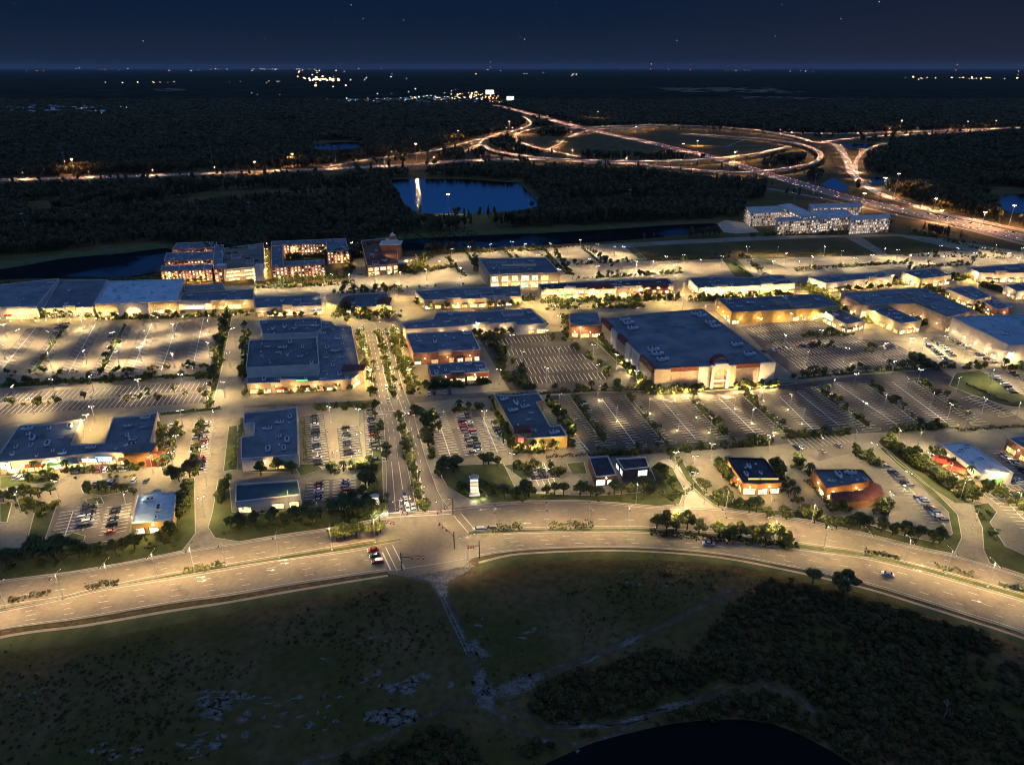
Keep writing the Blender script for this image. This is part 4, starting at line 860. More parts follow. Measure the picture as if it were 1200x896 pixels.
skirt(r,[(976,590),(1022,586),(1036,578),(1032,568),(1018,562),(1018,569),(1010,574),(974,577)],3.4,6.2)
r=B('b35','restaurant','white restaurant with crowded grey roof and red canopies','restaurant',[(1102,519.5),(1134,517.2),(1188,553.5),(1151,556)],7,'white','unit',seed=40,units=14,lampw=1.8,bay=5,awn=.5,trim='white',towers=False)
for x,y,w,d,m_ in [(1122,548,12,9,'awnred'),(1104,539,8,7,'awnred'),(1143,566,6,5,'awntan')]:
    p=G(x,y,3); b_=MB(); b_.box((p.x,p.y,3.0),(w,d,1.6),0,-.65,True,.55)
    for sx in (-1,1):
        for sy in (-1,1):
            ca,sa=math.cos(-.65),math.sin(-.65); X,Y=sx*w*.42,sy*d*.42; b_.tube((p.x+X*ca-Y*sa,p.y+X*sa+Y*ca,0),(p.x+X*ca-Y*sa,p.y+X*sa+Y*ca,3.1),.12,.12,5,1)
    part(r,'terrace_canopy',b_,[M[m_],M['metal']])
    p-=r.location; wall_light(r,p.x-2,p.y-6,4.2,700,key='terrace_light')
B('b36','shop_building','dark blue-roofed shop cut off by the right edge beside the white restaurant','shop',[(1181,512.5),(1200,509.5),(1245,507),(1275,528),(1212,532)],7,'brick',seed=41,units=4,lampw=1,bay=6)
# pavilion on the green
r=B('b13','pavilion','small pavilion with brown hipped ends and blue centre on the tree square','pavilion',[(394,357.5),(402,347),(410,344.5),(454,342.5),(459,358.5),(430,359)],7,'cream','roof',seed=42,units=3,lampw=1.6,bay=6,awn=.5,towers=False)
for x0,x1 in ((397,412),(440,457)):
    a=G(x0,356,7);c=G(x1,355,7);b_=MB();b_.box(((a.x+c.x)/2,(a.y+c.y)/2+6,7.0),((c-a).length,17,3.2),0,.03,True,.25);part(r,'hipped_roof',b_,M['awnbrown'])
# brick inn with tower
r=B('b12','brick_inn','brown-roofed brick inn with a domed tower beyond the square','inn',[(423,281.5),(464,277.8),(467,308.5),(430,311.5)],10,'brick','awnbrown',seed=43,units=2,floors=2,bay=5,lampw=1.4,awn=0,wh=2.4,towers=False)
b_=MB(); q=G(457,306,0); b_.box((q.x,q.y+14,0),(20,16,15),0,.03); b_.box((q.x,q.y+14,15),(22,18,.8),1,.03); b_.box((q.x,q.y+14,15.8),(16,12,3.5),1,.03,taper=.6); b_.box((q.x+2,q.y+14,19.3),(6,6,4),0,.03); b_.tube((q.x+2,q.y+14,23.3),(q.x+2,q.y+14,26),3.4,.2,8,1); b_.tube((q.x+2,q.y+14,25),(q.x+2,q.y+14,31),.12,.08,5,1)
part(r,'domed_tower',b_,[M['brick'],M['white']])
b_=MB(); q=G(444,318,0); b_.box((q.x,q.y+8,9.2),(14,22,5),0,-.6,True,.1); part(r,'gable_roof',b_,M['awnbrown'])
b_=MB(); q=G(471,318,0); b_.box((q.x,q.y+2,0),(10,8,8),0,.03); b_.box((q.x,q.y+2,8),(11,9,1),1,.03); part(r,'brick_lodge',b_,[M['brick'],M['white']])

# ---------------------------------------------------------------- apartment blocks
def apartments(name, label, wings, h, wall, floors, group=None, roof='roof', pw=3.6, seed=5, balc='white', winset=None, faces='auto'):
    rr = random.Random(seed); pw *= .8; c0 = G(*wings[0][0], h)
    root = empty(name, (c0.x, c0.y, 0), 0, label, 'apartments', group); count = 0
    hb = h
    for wi_, w in enumerate(wings):
        h = hb + [0, 1.4, -.8, .9, -.5, .6][wi_ % 6]
        P = ccw([G(x, y, h) for x, y in w]); P = [(x - c0.x, y - c0.y) for x, y in P]; n = len(P); Q = inset(P, .4); b = MB()
        for i in range(n):
            j = (i + 1) % n; b.face([(*P[i], 0), (*P[j], 0), (*P[j], h), (*P[i], h)], 0); b.face([(*P[i], h), (*P[j], h), (*Q[j], h), (*Q[i], h)], 1); b.face([(*Q[j], h), (*Q[i], h), (*Q[i], h - .8), (*Q[j], h - .8)], 1)
        b.build('wall', [M[wall], M['white']], root); b = MB(); b.face([(*q, h - .8) for q in Q]); b.build('roof', M[roof], root)
        Q2 = inset(Q, 2); xs = [p[0] for p in Q]; ys = [p[1] for p in Q]
        for _ in range(14):
            x = rr.uniform(min(xs), max(xs)); y = rr.uniform(min(ys), max(ys))
            if inside(x, y, Q2): vent(root, x, y, h - .79, .1, rr, 1.6)
        for i in range(n):
            j = (i + 1) % n; a = Vector(P[i]); c = Vector(P[j]); d = c - a; L = d.length
            if L < 7: continue
            u = d / L; nr = Vector((u.y, -u.x)); mid = (a + c) / 2 + Vector((c0.x, c0.y))
            if nr.dot(-mid.normalized()) < .15: continue
            ang = math.atan2(u.y, u.x); nb = int(L / pw); fh = (h - 1) / floors
            gw = {0: MB(), 1: MB(), 2: MB(), 3: MB()}; bal = MB()
            for k in range(nb):
                for f in range(floors):
                    m = a + u * (L * (k + .5) / nb); z = .6 + f * fh; t = rr.random()
                    wi = 3 if t < .36 else rr.randrange(3); hw = L / nb * .24
                    A = lambda s, zz, o=.06: ((m + u * s + nr * o).x, (m + u * s + nr * o).y, zz)
                    if count < 97:
                        g = MB(); g.face([A(-hw, z), A(hw, z), A(hw, z + fh * .62), A(-hw, z + fh * .62)], 0)
                        for s0 in (-hw, 0, hw): q = m + u * s0 + nr * .09; g.box((q.x, q.y, z), (.14, .1, fh * .62), 1, ang, True)
                        g.build('window', [M['glassdark'] if wi == 3 else (winset or M['winflat'])[wi], M['frame']], root); count += 1
                    else: gw[wi].face([A(-hw, z), A(hw, z), A(hw, z + fh * .62), A(-hw, z + fh * .62)], 0)
                    if k % 2 == 0:
                        q = m + nr * .8; bal.box((q.x, q.y, z - .2), (L / nb * .85, 1.6, .18), 0, ang, True); q = m + nr * 1.58; bal.box((q.x, q.y, z - .02), (L / nb * .85, .06, .95), 0, ang, True)
            for k_, g in gw.items():
                if g.f: tag(g.build('window_rows', M['glassdark'] if k_ == 3 else (winset or M['winflat'])[k_], root), kind='stuff')
            if bal.f: bal.build('balconies', M[balc], root)
            m = (a + c) / 2
            for k in range(max(1, int(L / 13))):
                m = a + u * (L * (k + .5) / max(1, int(L / 13))) + nr * 5; wall_light(root, m.x, m.y, h * .45, 1500 if wall == 'brick' else 330, (1, .66, .38), 'apartment_light_' + wall)
    return root
apartments('apartment_building','brick apartment terraces in three stepped rows at the far left block',[[(207,284.5),(254,283),(254,290.5),(201,292.5)],[(195,296),(251,294.5),(250,303.5),(192,305.5)],[(189,311.5),(249,309.5),(248,315),(188,317)],[(251,287),(262,286.5),(260,314),(250,314.5)]],12,'brick',4,seed=50,balc='cream')
apartments('apartment_building','brick apartment court wrapped round a garden right of the parking deck',[[(318,282.5),(400,279.5),(400,284),(318,287)],[(318,288),(331,287.5),(332,312),(318,313)],[(332,306.5),(380,304),(380,309),(332,312)],[(382,280),(405,279),(409,293),(383,294.5)]],12,'brick',4,seed=51,balc='cream')
wl=[emis('room_lit_cool',(1,.80,.55),.9),emis('room_lit_white',(1,.88,.72),1.3),emis('room_lit_amber',(1,.66,.32),.5)]
apartments('apartment_building','white apartment complex alone beside the motorway',[[(874,242.5),(912,241),(921,247.5),(881,249.5)],[(912,240),(926,238),(957,251.5),(941,254)],[(910,255),(957,252.5),(962,256.5),(912,259)],[(948,239),(1008,237.5),(1010,241.5),(951,243.5)],[(951,246),(990,245),(1001,253),(962,255.5)],[(997,252.5),(1042,250.5),(1044,254.5),(998,257)]],17,'white',5,roof='roofgrey',seed=52,winset=wl)
# parking deck between the apartment blocks
r=B('deck','parking_garage','multi-storey parking deck with cars on top between the brick apartments','parking garage',[(263,290.5),(309,284.5),(309.5,309),(304,311.5),(262,315.5),(258,315)],11.5,'cream',roof='midasphalt',seed=53,units=0,floors=3,bay=12,lampw=1.5,awn=0,wins=[M['win'][1]],towers=False,winp=1)
for x in (260,305):
    b_=MB(); q=G(x,329.5,0); b_.box((q.x,q.y+4,0),(8,7,14.5),0,.03); part(r,'stair_tower',b_,M['white'])
# illuminated entrance signs at the junction
def monument(px,py,label,s=1.0):
    p=G(px,py); r=empty('entrance_sign',(p.x,p.y,0),.1,label,'sign'); 
    b=MB(); b.box((0,0,0),(5*s,2.2*s,1.2*s)); b.box((0,0,1.2*s),(4*s,1.3*s,8.4*s)); b.box((0,0,9.6*s),(4.6*s,1.8*s,.4*s)); b.box((0,0,10*s),(3*s,1.3*s,.9*s),taper=.7); b.build('pylon',M['white'],r)
    for k in range(4): g=MB(); g.box((0,-.68*s,(2.0+k*1.9)*s),(3.3*s,.12,1.1*s),0,0,True); g.build('sign_panel',M['signwhite'] if k%2 else M['signorange'],r)
    wall_light(r,0,-5*s,1.2,900,(1,.9,.75),'sign_floodlight'); wall_light(r,4,-4*s,1.2,600,(1,.9,.75),'sign_floodlight_b')
wall_light(BLD['b12'],-6,-22,6,2600,key='inn_light'); wall_light(BLD['b12'],12,-16,12,2000,key='inn_fill_b'); wall_light(BLD['b12'],26,-20,5,1600,key='inn_fill_c')  # added fill points without fixtures, brightening the inn and its tower
monument(556,580,'tall white illuminated entrance sign on the lawn right of the avenue')
monument(441,598,'white illuminated entrance sign among palms left of the avenue',.8)
# small low garden walls with lamps beside the signs
FOOT = []
for o_ in BLD.values():
    w_ = [c for c in o_.children if c.name.startswith('roof') and 'unit' not in c.name and 'vent' not in c.name][0]; P_ = [(v.co.x + o_.location.x, v.co.y + o_.location.y) for v in w_.data.vertices]
    FOOT.append((P_, min(p[0] for p in P_) - 1, max(p[0] for p in P_) + 1, min(p[1] for p in P_) - 1.5, max(p[1] for p in P_) + 1))
def in_building(x, y):
    return any(a < x < b and c < y < d and (inside(x, y, P) or inside(x, y + 1.5, P) or inside(x, y - 1.0, P)) for P, a, b, c, d in FOOT)
# ---------------------------------------------------------------- trees
def leaf_cloud(b, c, r, n, size, rr, flat=.75, m=0):
    for _ in range(n):
        while True:
            v = Vector((rr.uniform(-1, 1), rr.uniform(-1, 1), rr.uniform(-1, 1)))
            if .25 < v.length < 1: break
        v = v * (v.length ** -.45) * rr.uniform(.8, 1.05)
        p = Vector(c) + Vector((v.x * r, v.y * r, v.z * r * flat)); s = size * rr.uniform(.6, 1.3)
        nn = (v + Vector((rr.uniform(-.6, .6), rr.uniform(-.6, .6), rr.uniform(0, .9)))).normalized(); u = nn.orthogonal().normalized(); a = rr.uniform(0, 6.28)
        w = nn.cross(u); u, w = u * math.cos(a) + w * math.sin(a), w * math.cos(a) - u * math.sin(a)
        b.face([p - u * s - w * s * .5, p + u * s * .2 - w * s, p + u * s + w * s * .4, p - u * s * .3 + w * s], m)
def tree_meshes(seed, kind='oak'):
    rr = random.Random(seed); t = MB(); c = MB()       # unit tree: crown about 1 wide, height about 1.1
    if kind == 'palm':
        lean = rr.uniform(-.08, .08)
        t.tube((0, 0, 0), (lean * .5, 0, .6), .045, .032, 6); t.tube((lean * .5, 0, .6), (lean, 0, 1.15), .032, .028, 6)
        for k in range(15):
            a = 2 * math.pi * k / 15 + rr.uniform(-.1, .1); up = rr.uniform(-.1, .55); P = []
            for s in range(4):
                q = s / 3; P.append(Vector((lean + math.cos(a) * q * .48, math.sin(a) * q * .48, 1.15 + up * q * .5 - q * q * .42)))
            for s in range(3):
                n = Vector((-math.sin(a), math.cos(a), 0)) * (.07 if s < 2 else .03); n0 = Vector((-math.sin(a), math.cos(a), 0)) * (.03 if s == 0 else .07)
                c.face([P[s] - n0, P[s + 1] - n, P[s + 1] + n, P[s] + n0])
    else:
        t.tube((0, 0, 0), (0, 0, .38), .045, .03, 6)
        nb = rr.randint(5, 7)
        cl = [(Vector((0, 0, .72)), .34)]
        for k in range(nb):
            a = 2 * math.pi * k / nb + rr.uniform(-.4, .4); d = rr.uniform(.2, .34); z = rr.uniform(.48, .8)
            p = Vector((math.cos(a) * d, math.sin(a) * d, z)); t.tube((0, 0, rr.uniform(.28, .38)), p, .018, .006, 4); cl.append((p, rr.uniform(.17, .27)))
        cl.append((Vector((rr.uniform(-.1, .1), rr.uniform(-.1, .1), .95)), .2))
        for p, r in cl: leaf_cloud(c, p, r, int(420 * r), .055, rr)
    return t, c
def mesh_only(mb, name, mats, smooth=False):
    o = mb.build(name, mats, None, smooth); me = o.data; bpy.data.objects.remove(o); return me
TR = {}
for k, mat, seeds in (('oak', 'leafA', (1, 2, 3, 4)), ('bright', 'leafB', (5, 6, 7)), ('palm', 'palm', (8, 9))):
    TR[k] = [(mesh_only(t, 'trunk_' + k, M['trunk']), mesh_only(c, 'crown_' + k, M[mat])) for t, c in (tree_meshes(s, 'palm' if k == 'palm' else 'oak') for s in seeds)]
tr_r = random.Random(77); NT = [0]
def tree(p, size, kind, label, group, hs=1.0):
    t, c = TR[kind][tr_r.randrange(len(TR[kind]))]; nm = 'palm_tree' if kind == 'palm' else 'broadleaf_tree'
    r = empty(nm, (p.x, p.y, .1), tr_r.uniform(0, 6.28), label, 'palm tree' if kind == 'palm' else 'tree', group); r.scale = (size, size, size * hs * tr_r.uniform(.85, 1.15))
    put(bpy.data.objects.new('trunk', t), r); put(bpy.data.objects.new('crown', c), r); NT[0] += 1; return r
def treeline(p, q, n, size, kind, where, jit=1.2, hs=1.0, adj=None):
    a = G(*p); c = G(*q); size = size * .9; names = {'oak': 'dark green', 'bright': 'light green', 'palm': 'slender palm'}
    for i in range(n):
        x = a.lerp(c, (i + .5) / n) + Vector((tr_r.gauss(0, jit), tr_r.gauss(0, jit), 0)); x.z = 0
        if in_building(x.x, x.y): x.y -= 9
        if in_building(x.x, x.y): continue
        k = kind if kind != 'mix' else tr_r.choice(['oak', 'oak', 'bright'])
        ad = adj or names[k]
        lab = f"{ad}{'' if k == 'palm' else ' tree'}, {nth(i)} {where}"
        tree(x, size * tr_r.uniform(.75, 1.25), k, lab, 'trees ' + where.split(' in ', 1)[-1], hs)
LIN = [((421,389),(438,462),9,5.5,'mix','from the north in the row on the west pavement of the avenue'),
 ((443.5,390),(462,462),9,4.5,'mix',"from the north in the avenue's upper median"),
 ((460,391),(482,462),10,6,'mix','from the north in the row on the east pavement of the avenue'),
 ((468,488),(495,592),10,5.5,'mix',"from the north in the avenue's lower median"),
 ((442,478),(450,545),7,6,'oak','from the north in the left verge of the lower avenue'),
 ((492,484),(505,528),7,7,'oak','from the north in the right verge of the lower avenue'),
 ((2,668),(75,652),7,9,'oak','from the left in the dark belt before the boulevard at far left'),
 ((85,655),(160,645),8,7,'oak','from the left in the belt below the yellow bank lot'),
 ((186,636),(212,622),3,6,'mix','from the left in the group beside the yellow bank'),
 ((210,612),(222,572),6,7,'bright','from the south in the row right of the yellow bank'),
 ((196,562),(238,556),4,7,'oak','from the left in the clump north of the yellow bank'),
 ((262,617),(380,612),12,7,'oak','from the left in the belt below the teal-roofed pavilion'),
 ((259,568),(260,596),4,7,'oak','from the north in the row left of the teal-roofed pavilion'),
 ((366,608),(440,604),9,8,'palm','from the left in the grove left of the white entrance sign'),
 ((404,598),(440,560),6,8,'oak','from the south in the clump around the round lawn'),
 ((512,562),(540,546),6,8,'oak','from the left in the knoll behind the white entrance sign'),
 ((560,545),(590,548),3,8,'oak','from the left in the grass knoll below the glowing restaurant'),
 ((582,584),(768,577),15,7,'oak','from the left in the belt along the boulevard right of the sign'),
 ((770,548),(790,576),4,6,'oak','from the north in the curved edge right of the dark diner'),
 ((762,620),(930,639),12,9.5,'mix','from the left in the big-tree stretch of the boulevard median'),
 ((788,535),(830,580),6,6,'oak','from the north in the row right of the pale entry drive'),
 ((832,592),(1000,622),13,7.5,'oak','from the left in the belt in front of the two eastern restaurants'),
 ((1002,617),(1105,641),9,7,'oak','from the left in the belt round the curved eastern car park'),
 ((1034,517),(1135,582),11,6,'mix','from the north in the median hedge of the eastern entry road'),
 ((1056,530),(1150,592),10,7,'oak','from the north in the row left of the white restaurant'),
 ((301,369),(375,367),7,6,'mix','from the left in front of the shop row by the square'),
 ((396,370),(462,368),8,9,'oak','from the left in the tree square below the pavilion'),
 ((395,343),(470,340),6,6.5,'mix','from the left in the north side of the tree square'),
 ((500,359),(612,355),12,6,'bright','from the left in front of the long inner street shops'),
 ((552,391),(602,387),6,6,'oak','from the left in the bed behind the middle car park'),
 ((637,357),(790,352),16,6,'mix','from the left in front of the curved brown-roofed shops'),
 ((820,352),(932,347),9,6,'bright','from the left in front of the stepped pale parapets'),
 ((945,337),(1008,372),9,6,'bright','from the north in the yellow-lit lane between the shop blocks'),
 ((970,341),(1052,333),7,6,'bright','from the left in the cross lane north of the stepped roofs'),
 ((1088,340),(1165,370),9,6.5,'oak','from the north in the lane behind the stepped roofs'),
 ((765,462),(735,420),8,6,'oak','from the south in the bed along the west side of the department store'),
 ((772,460),(826,457),6,4.5,'mix','from the left in the bed before the department store, left part'),
 ((860,455),(907,452),5,4.5,'mix','from the left in the bed before the department store, right part'),
 ((269,372),(254,440),9,5.5,'bright','from the north in the hedge-row beside the left car park'),
 ((4,588),(66,580),7,6,'oak','from the left in the island group below the U-shaped row'),
 ((96,575),(160,580),7,6,'mix','from the left in the island group behind the yellow bank'),
]
for a in LIN: treeline(*a)
print('trees', NT[0])
for i, (px, s, k, lab) in enumerate([((395,634),7,'bright','bush-like tree leading the boulevard median clump left of the junction'),((404,632),8,'bright','middle tree of the median clump left of the junction'),((418,630),8,'bright','tallest tree of the median clump left of the junction'),((442,627),8,'bright','single light green tree at the tip of the left boulevard median'),
   ((291,546),5,'oak','tree at the foot of the white shop beside the entry drive'),((326,550),7,'oak','broad dark tree before the white shop south wall'),((342,555),7,'oak','dark tree at the right corner of the white shop'),((306,557),7,'oak','small tree between the white shop and the teal pavilion'),
   ((988,694),10,'oak','tall dark tree rising beside the south sidewalk'),((952,684),7,'oak','smaller tree left of the tall one beside the south sidewalk')]):
    tree(G(*px), s, k, lab, None)
# hedges: long low clipped or loose strips, each a thing
def hedge(p, q, w, h, label, seed, mat='hedge', group='hedges along the kerbs'):
    a = G(*p); c = G(*q); L = (c - a).length; b = MB(); rr = random.Random(seed); n = int(L * w * 2.6) + 20; u = (c - a) / L; nn = Vector((-u.y, u.x, 0))
    for _ in range(min(n, 1500)):
        s = rr.random(); t = rr.uniform(-.5, .5); z = h * rr.uniform(.15, 1.0) * (1 - (abs(t) * 1.1) ** 2) + .2; lump = .65 + .35 * math.sin(s * L * .9 + seed)
        x = u * (s * L) + nn * (t * w); nv = Vector((rr.uniform(-1, 1), rr.uniform(-1, 1), rr.uniform(.1, 1))).normalized(); uu = nv.orthogonal().normalized(); ww = nv.cross(uu); sz = rr.uniform(.3, .6)
        pt = Vector((x.x, x.y, z * lump)); b.face([pt - uu * sz, pt - ww * sz, pt + uu * sz, pt + ww * sz])
    o = b.build('hedge', M[mat]); o.location = (a.x, a.y, .1); tag(o, label, 'hedge', group)
H = [((10,706),(60,694),3,1.6,'straggly hedge on the boulevard median at far left','scrub'),((100,690),(140,683),3.5,2.2,'leafy hedge on the left boulevard median before the lamp','scrub'),((215,670),(262,663),3.5,2.6,'pale bushy hedge on the left boulevard median','leafB'),((575,622),(612,619),4,3,'bushy hedge on the median just right of the junction','leafB'),((643,619),(695,616.5),5,3.6,'dense hedge on the median right of the junction','leafA'),((762,625),(935,642),4,2.4,'dark undergrowth below the big median trees','hedge'),
 ((1012,646),(1055,655),2.5,2.2,'hedge of four bushes on the eastern median','leafA'),((1094,664),(1140,675),2.5,2.2,'second hedge of bushes on the eastern median','leafA'),((1170,685),(1210,696),2.5,2,'last median hedge before the right edge','leafA'),
 ((2,452),(90,446),1.6,1.2,'thin hedge dividing the left car parks at their west end','hedge'),((90,446),(250,439),1.6,1.2,'thin hedge dividing the left car parks','hedge'),((190,486),(258,479),2.2,1.6,'hedge along the south side of the left car parks','hedge'),((238,496),(229,556),1.2,1.0,'green strip between the two rows of cars left of the entry drive','hedge'),
 ((600,462),(700,458),1.5,1.1,'clipped hedge south of the middle car park','hedge'),((935,443),(1090,430),1.8,1.4,'hedge south of the striped car park','hedge'),((640,536),(760,530),2.0,1.6,'hedge above the dark diner','hedge'),((790,529),(900,522),2.2,1.8,'hedge between the big car park and the restaurants','hedge'),((915,515),(995,508),2.2,2.0,'dark hedge above the little eastern car park','hedge'),((1040,508),(1110,500),2.2,2.0,'dark hedge above the white restaurant','hedge'),((1120,505),(1205,500),2.2,2.0,'dark hedge right of the white restaurant','hedge'),
 ((1130,450),(1192,478),2.0,1.4,'brown hedge across the triangular lawn','scrubbrown'),((604,299),(622,320),2.5,2.4,'hedge beside the back car park west edge','leafA'),((638,293),(664,322),3,2.6,'leafy divider in the back car park behind the tan building','leafA'),((682,291),(704,309),3,2.6,'second leafy divider in the back car park','leafA'),((588,291),(600,303),3,2.6,'divider at the top of the back car park','leafA'),((544,293),(556,310),3,2.6,'divider left of the tan building','leafA'),
 ((860,310),(880,324),3,2,'divider in the back lot beside the grass triangle','leafA'),((930,314),(1060,308),1.6,1.2,'thin hedge along the far back lot','hedge'),((735,306),(850,303),1.6,1.2,'thin hedge along the field edge','hedge'),((285,492),(272,548),2.5,2.4,'hedge on the west side of the white shop','leafA'),((355,490),(358,545),1.8,1.5,'hedge in the walk east of the white shop','leafB'),((285,443),(289,405),1.8,1.5,'hedge along the west wall of the avenue block','leafB'),
 ((580,474),(603,525),4,2.6,'lush bed along the west side of the glowing restaurant','leafB'),((640,468),(673,512),2.5,2.2,'bed along the east side of the glowing restaurant','leafB'),((845,548),(866,572),4,2.6,'lit shrubs left of the black-roofed restaurant','leafB'),((1095,532),(1150,572),4,2.4,'lit shrubs before the white restaurant','leafB'),((945,563),(968,588),3,2,'shrubs left of the hacienda restaurant','leafA'),
 ((790,585),(815,570),2,1.4,'low shrubs at the mouth of the pale entry drive','hedge')]
for i, (p, q, w, h, lab, mt) in enumerate(H): hedge(p, q, w, h, lab, i + 1, mt)

# ---------------------------------------------------------------- cars
def car_body(s=1.0, van=False):
    b = MB(); Lh, Wh = 2.25, .9
    prof = [(-2.25,.35),(-2.3,.75),(-2.1,.95),(-1.35,1.0),(-.75,1.42),(.75,1.46),(1.6,1.0),(2.2,.9),(2.28,.5),(2.2,.3)] if not van else [(-2.4,.35),(-2.45,.9),(-2.2,1.1),(-1.5,1.2),(-.95,1.75),(2.2,1.8),(2.4,1.1),(2.4,.3)]
    n = len(prof)
    def w(z): return Wh if z < 1.05 else Wh * .80
    Lft = [(x, w(z), z) for x, z in prof]; Rt = [(x, -w(z), z) for x, z in prof]
    b.face(Lft); b.face(Rt[::-1])
    for i in range(n): j = (i + 1) % n; b.face([Lft[j], Lft[i], Rt[i], Rt[j]])
    return b
def car_glass(van=False):
    b = MB(); W = .83
    if not van:
        b.face([(-1.33,-.74,1.03),(-1.33,.74,1.03),(-.78,.68,1.41),(-.78,-.68,1.41)][::-1]); b.face([(1.55,-.72,1.04),(1.55,.72,1.04),(.8,.68,1.45),(.8,-.68,1.45)])
        for s in (-1, 1): b.face([(-1.2,.88*s,1.03),(1.4,.88*s,1.03),(.75,.74*s,1.4),(-.72,.74*s,1.38)])
    else:
        b.face([(-1.48,-.74,1.24),(-1.48,.74,1.24),(-.98,.68,1.72),(-.98,-.68,1.72)][::-1]); b.face([(2.42,-.7,1.2),(2.42,.7,1.2),(2.24,.68,1.7),(2.24,-.68,1.7)])
        for s in (-1, 1): b.face([(-1.3,.9*s,1.22),(2.2,.9*s,1.22),(2.1,.76*s,1.66),(-.9,.76*s,1.66)])
    o = MB(); 
    for f, m in zip(b.f, b.m): 
        P = [Vector(b.v[i]) for i in f]; nrm = (P[1] - P[0]).cross(P[2] - P[0]).normalized(); c = sum(P, Vector()) / 4
        if nrm.dot(c - Vector((0, 0, .8))) < 0: nrm = -nrm; P = P[::-1]
        Q = [p + nrm * .03 for p in P]; o.face(Q)
        for i in range(4): j = (i + 1) % 4; o.face([P[i], P[j], Q[j], Q[i]])
    return o
def wheel_mb():
    b = MB(); b.tube((0, -.12, 0), (0, .12, 0), .33, .33, 10, 0); b.tube((0, .12, 0), (0, .135, 0), .2, .2, 8, 1); b.tube((0, -.12, 0), (0, -.135, 0), .2, .2, 8, 1); return b
def lightm(x, z): b = MB(); b.box((x, 0, z), (.06, .34, .16), 0, 0, True); return b
ME = {}
for v in (False, True):
    ME['body', v] = mesh_only(car_body(van=v), 'body', M['carpaint']); ME['glass', v] = mesh_only(car_glass(v), 'windows', M['glassdark'])
ME['wheel'] = mesh_only(wheel_mb(), 'wheel', [M['tyre'], M['metal']])
ME['head'] = mesh_only(lightm(-2.31, .66), 'headlight', M['head']); ME['tail'] = mesh_only(lightm(2.29, .72), 'tail_light', M['tail'])
CC = [('white',(.7,.7,.7)),('silver',(.42,.43,.45)),('black',(.02,.02,.022)),('dark grey',(.07,.07,.08)),('red',(.32,.03,.03)),('blue',(.03,.05,.14)),('white',(.66,.66,.64)),('beige',(.34,.30,.23)),('black',(.015,.015,.02)),('grey',(.2,.2,.21)),('dark grey',(.05,.05,.055)),('black',(.02,.02,.02)),('silver',(.36,.37,.38)),('grey',(.14,.14,.15))]
cr = random.Random(5); NC = [0]
def car(p, ang, label, group, ci=None, lights=False, full=True, z=.06):
    van = cr.random() < .35; ci = cr.randrange(len(CC)) if ci is None else ci; cn, cc = CC[ci]
    r = empty('sport_utility_car' if van else 'saloon_car', (p.x, p.y, z), ang, label.format(c=cn, k='tall car' if van else 'low car'), 'car', group); NC[0] += 1
    o = put(bpy.data.objects.new('body', ME['body', van]), r); o.color = (*cc, 1)
    put(bpy.data.objects.new('windows', ME['glass', van]), r)
    if full:
        for x in (-1.4, 1.4):
            for y in (-.82, .82): o = put(bpy.data.objects.new('wheel', ME['wheel']), r); o.location = (x, y, .33)
    if lights:
        for y in (-.6, .6):
            o = put(bpy.data.objects.new('headlight', ME['head']), r); o.location = (-.13 if van else 0, y, .1 if van else 0); o = put(bpy.data.objects.new('tail_light', ME['tail']), r); o.location = (.12 if van else 0, y, .1 if van else 0)
    return r
def carrow(p, q, n, where, fill=.85, side=0.0, along=False, full=True, off=0.0, flip=False, **k):
    a = G(*p); c = G(*q); u = (c - a).normalized(); ang = math.atan2(u.y, u.x) + (0 if along else math.pi / 2); j = 0; nn = Vector((-u.y, u.x, 0))
    for i in range(n):
        if cr.random() > fill: continue
        x = a.lerp(c, (i + .5) / n) + nn * off
        car(x, ang + (math.pi if cr.random() < .35 and not along or flip else 0) + cr.uniform(-.03, .03), '{c} {k}, ' + f"{nth(j)} {where}", 'cars ' + where.split(' in ', 1)[-1], full=full, **k); j += 1
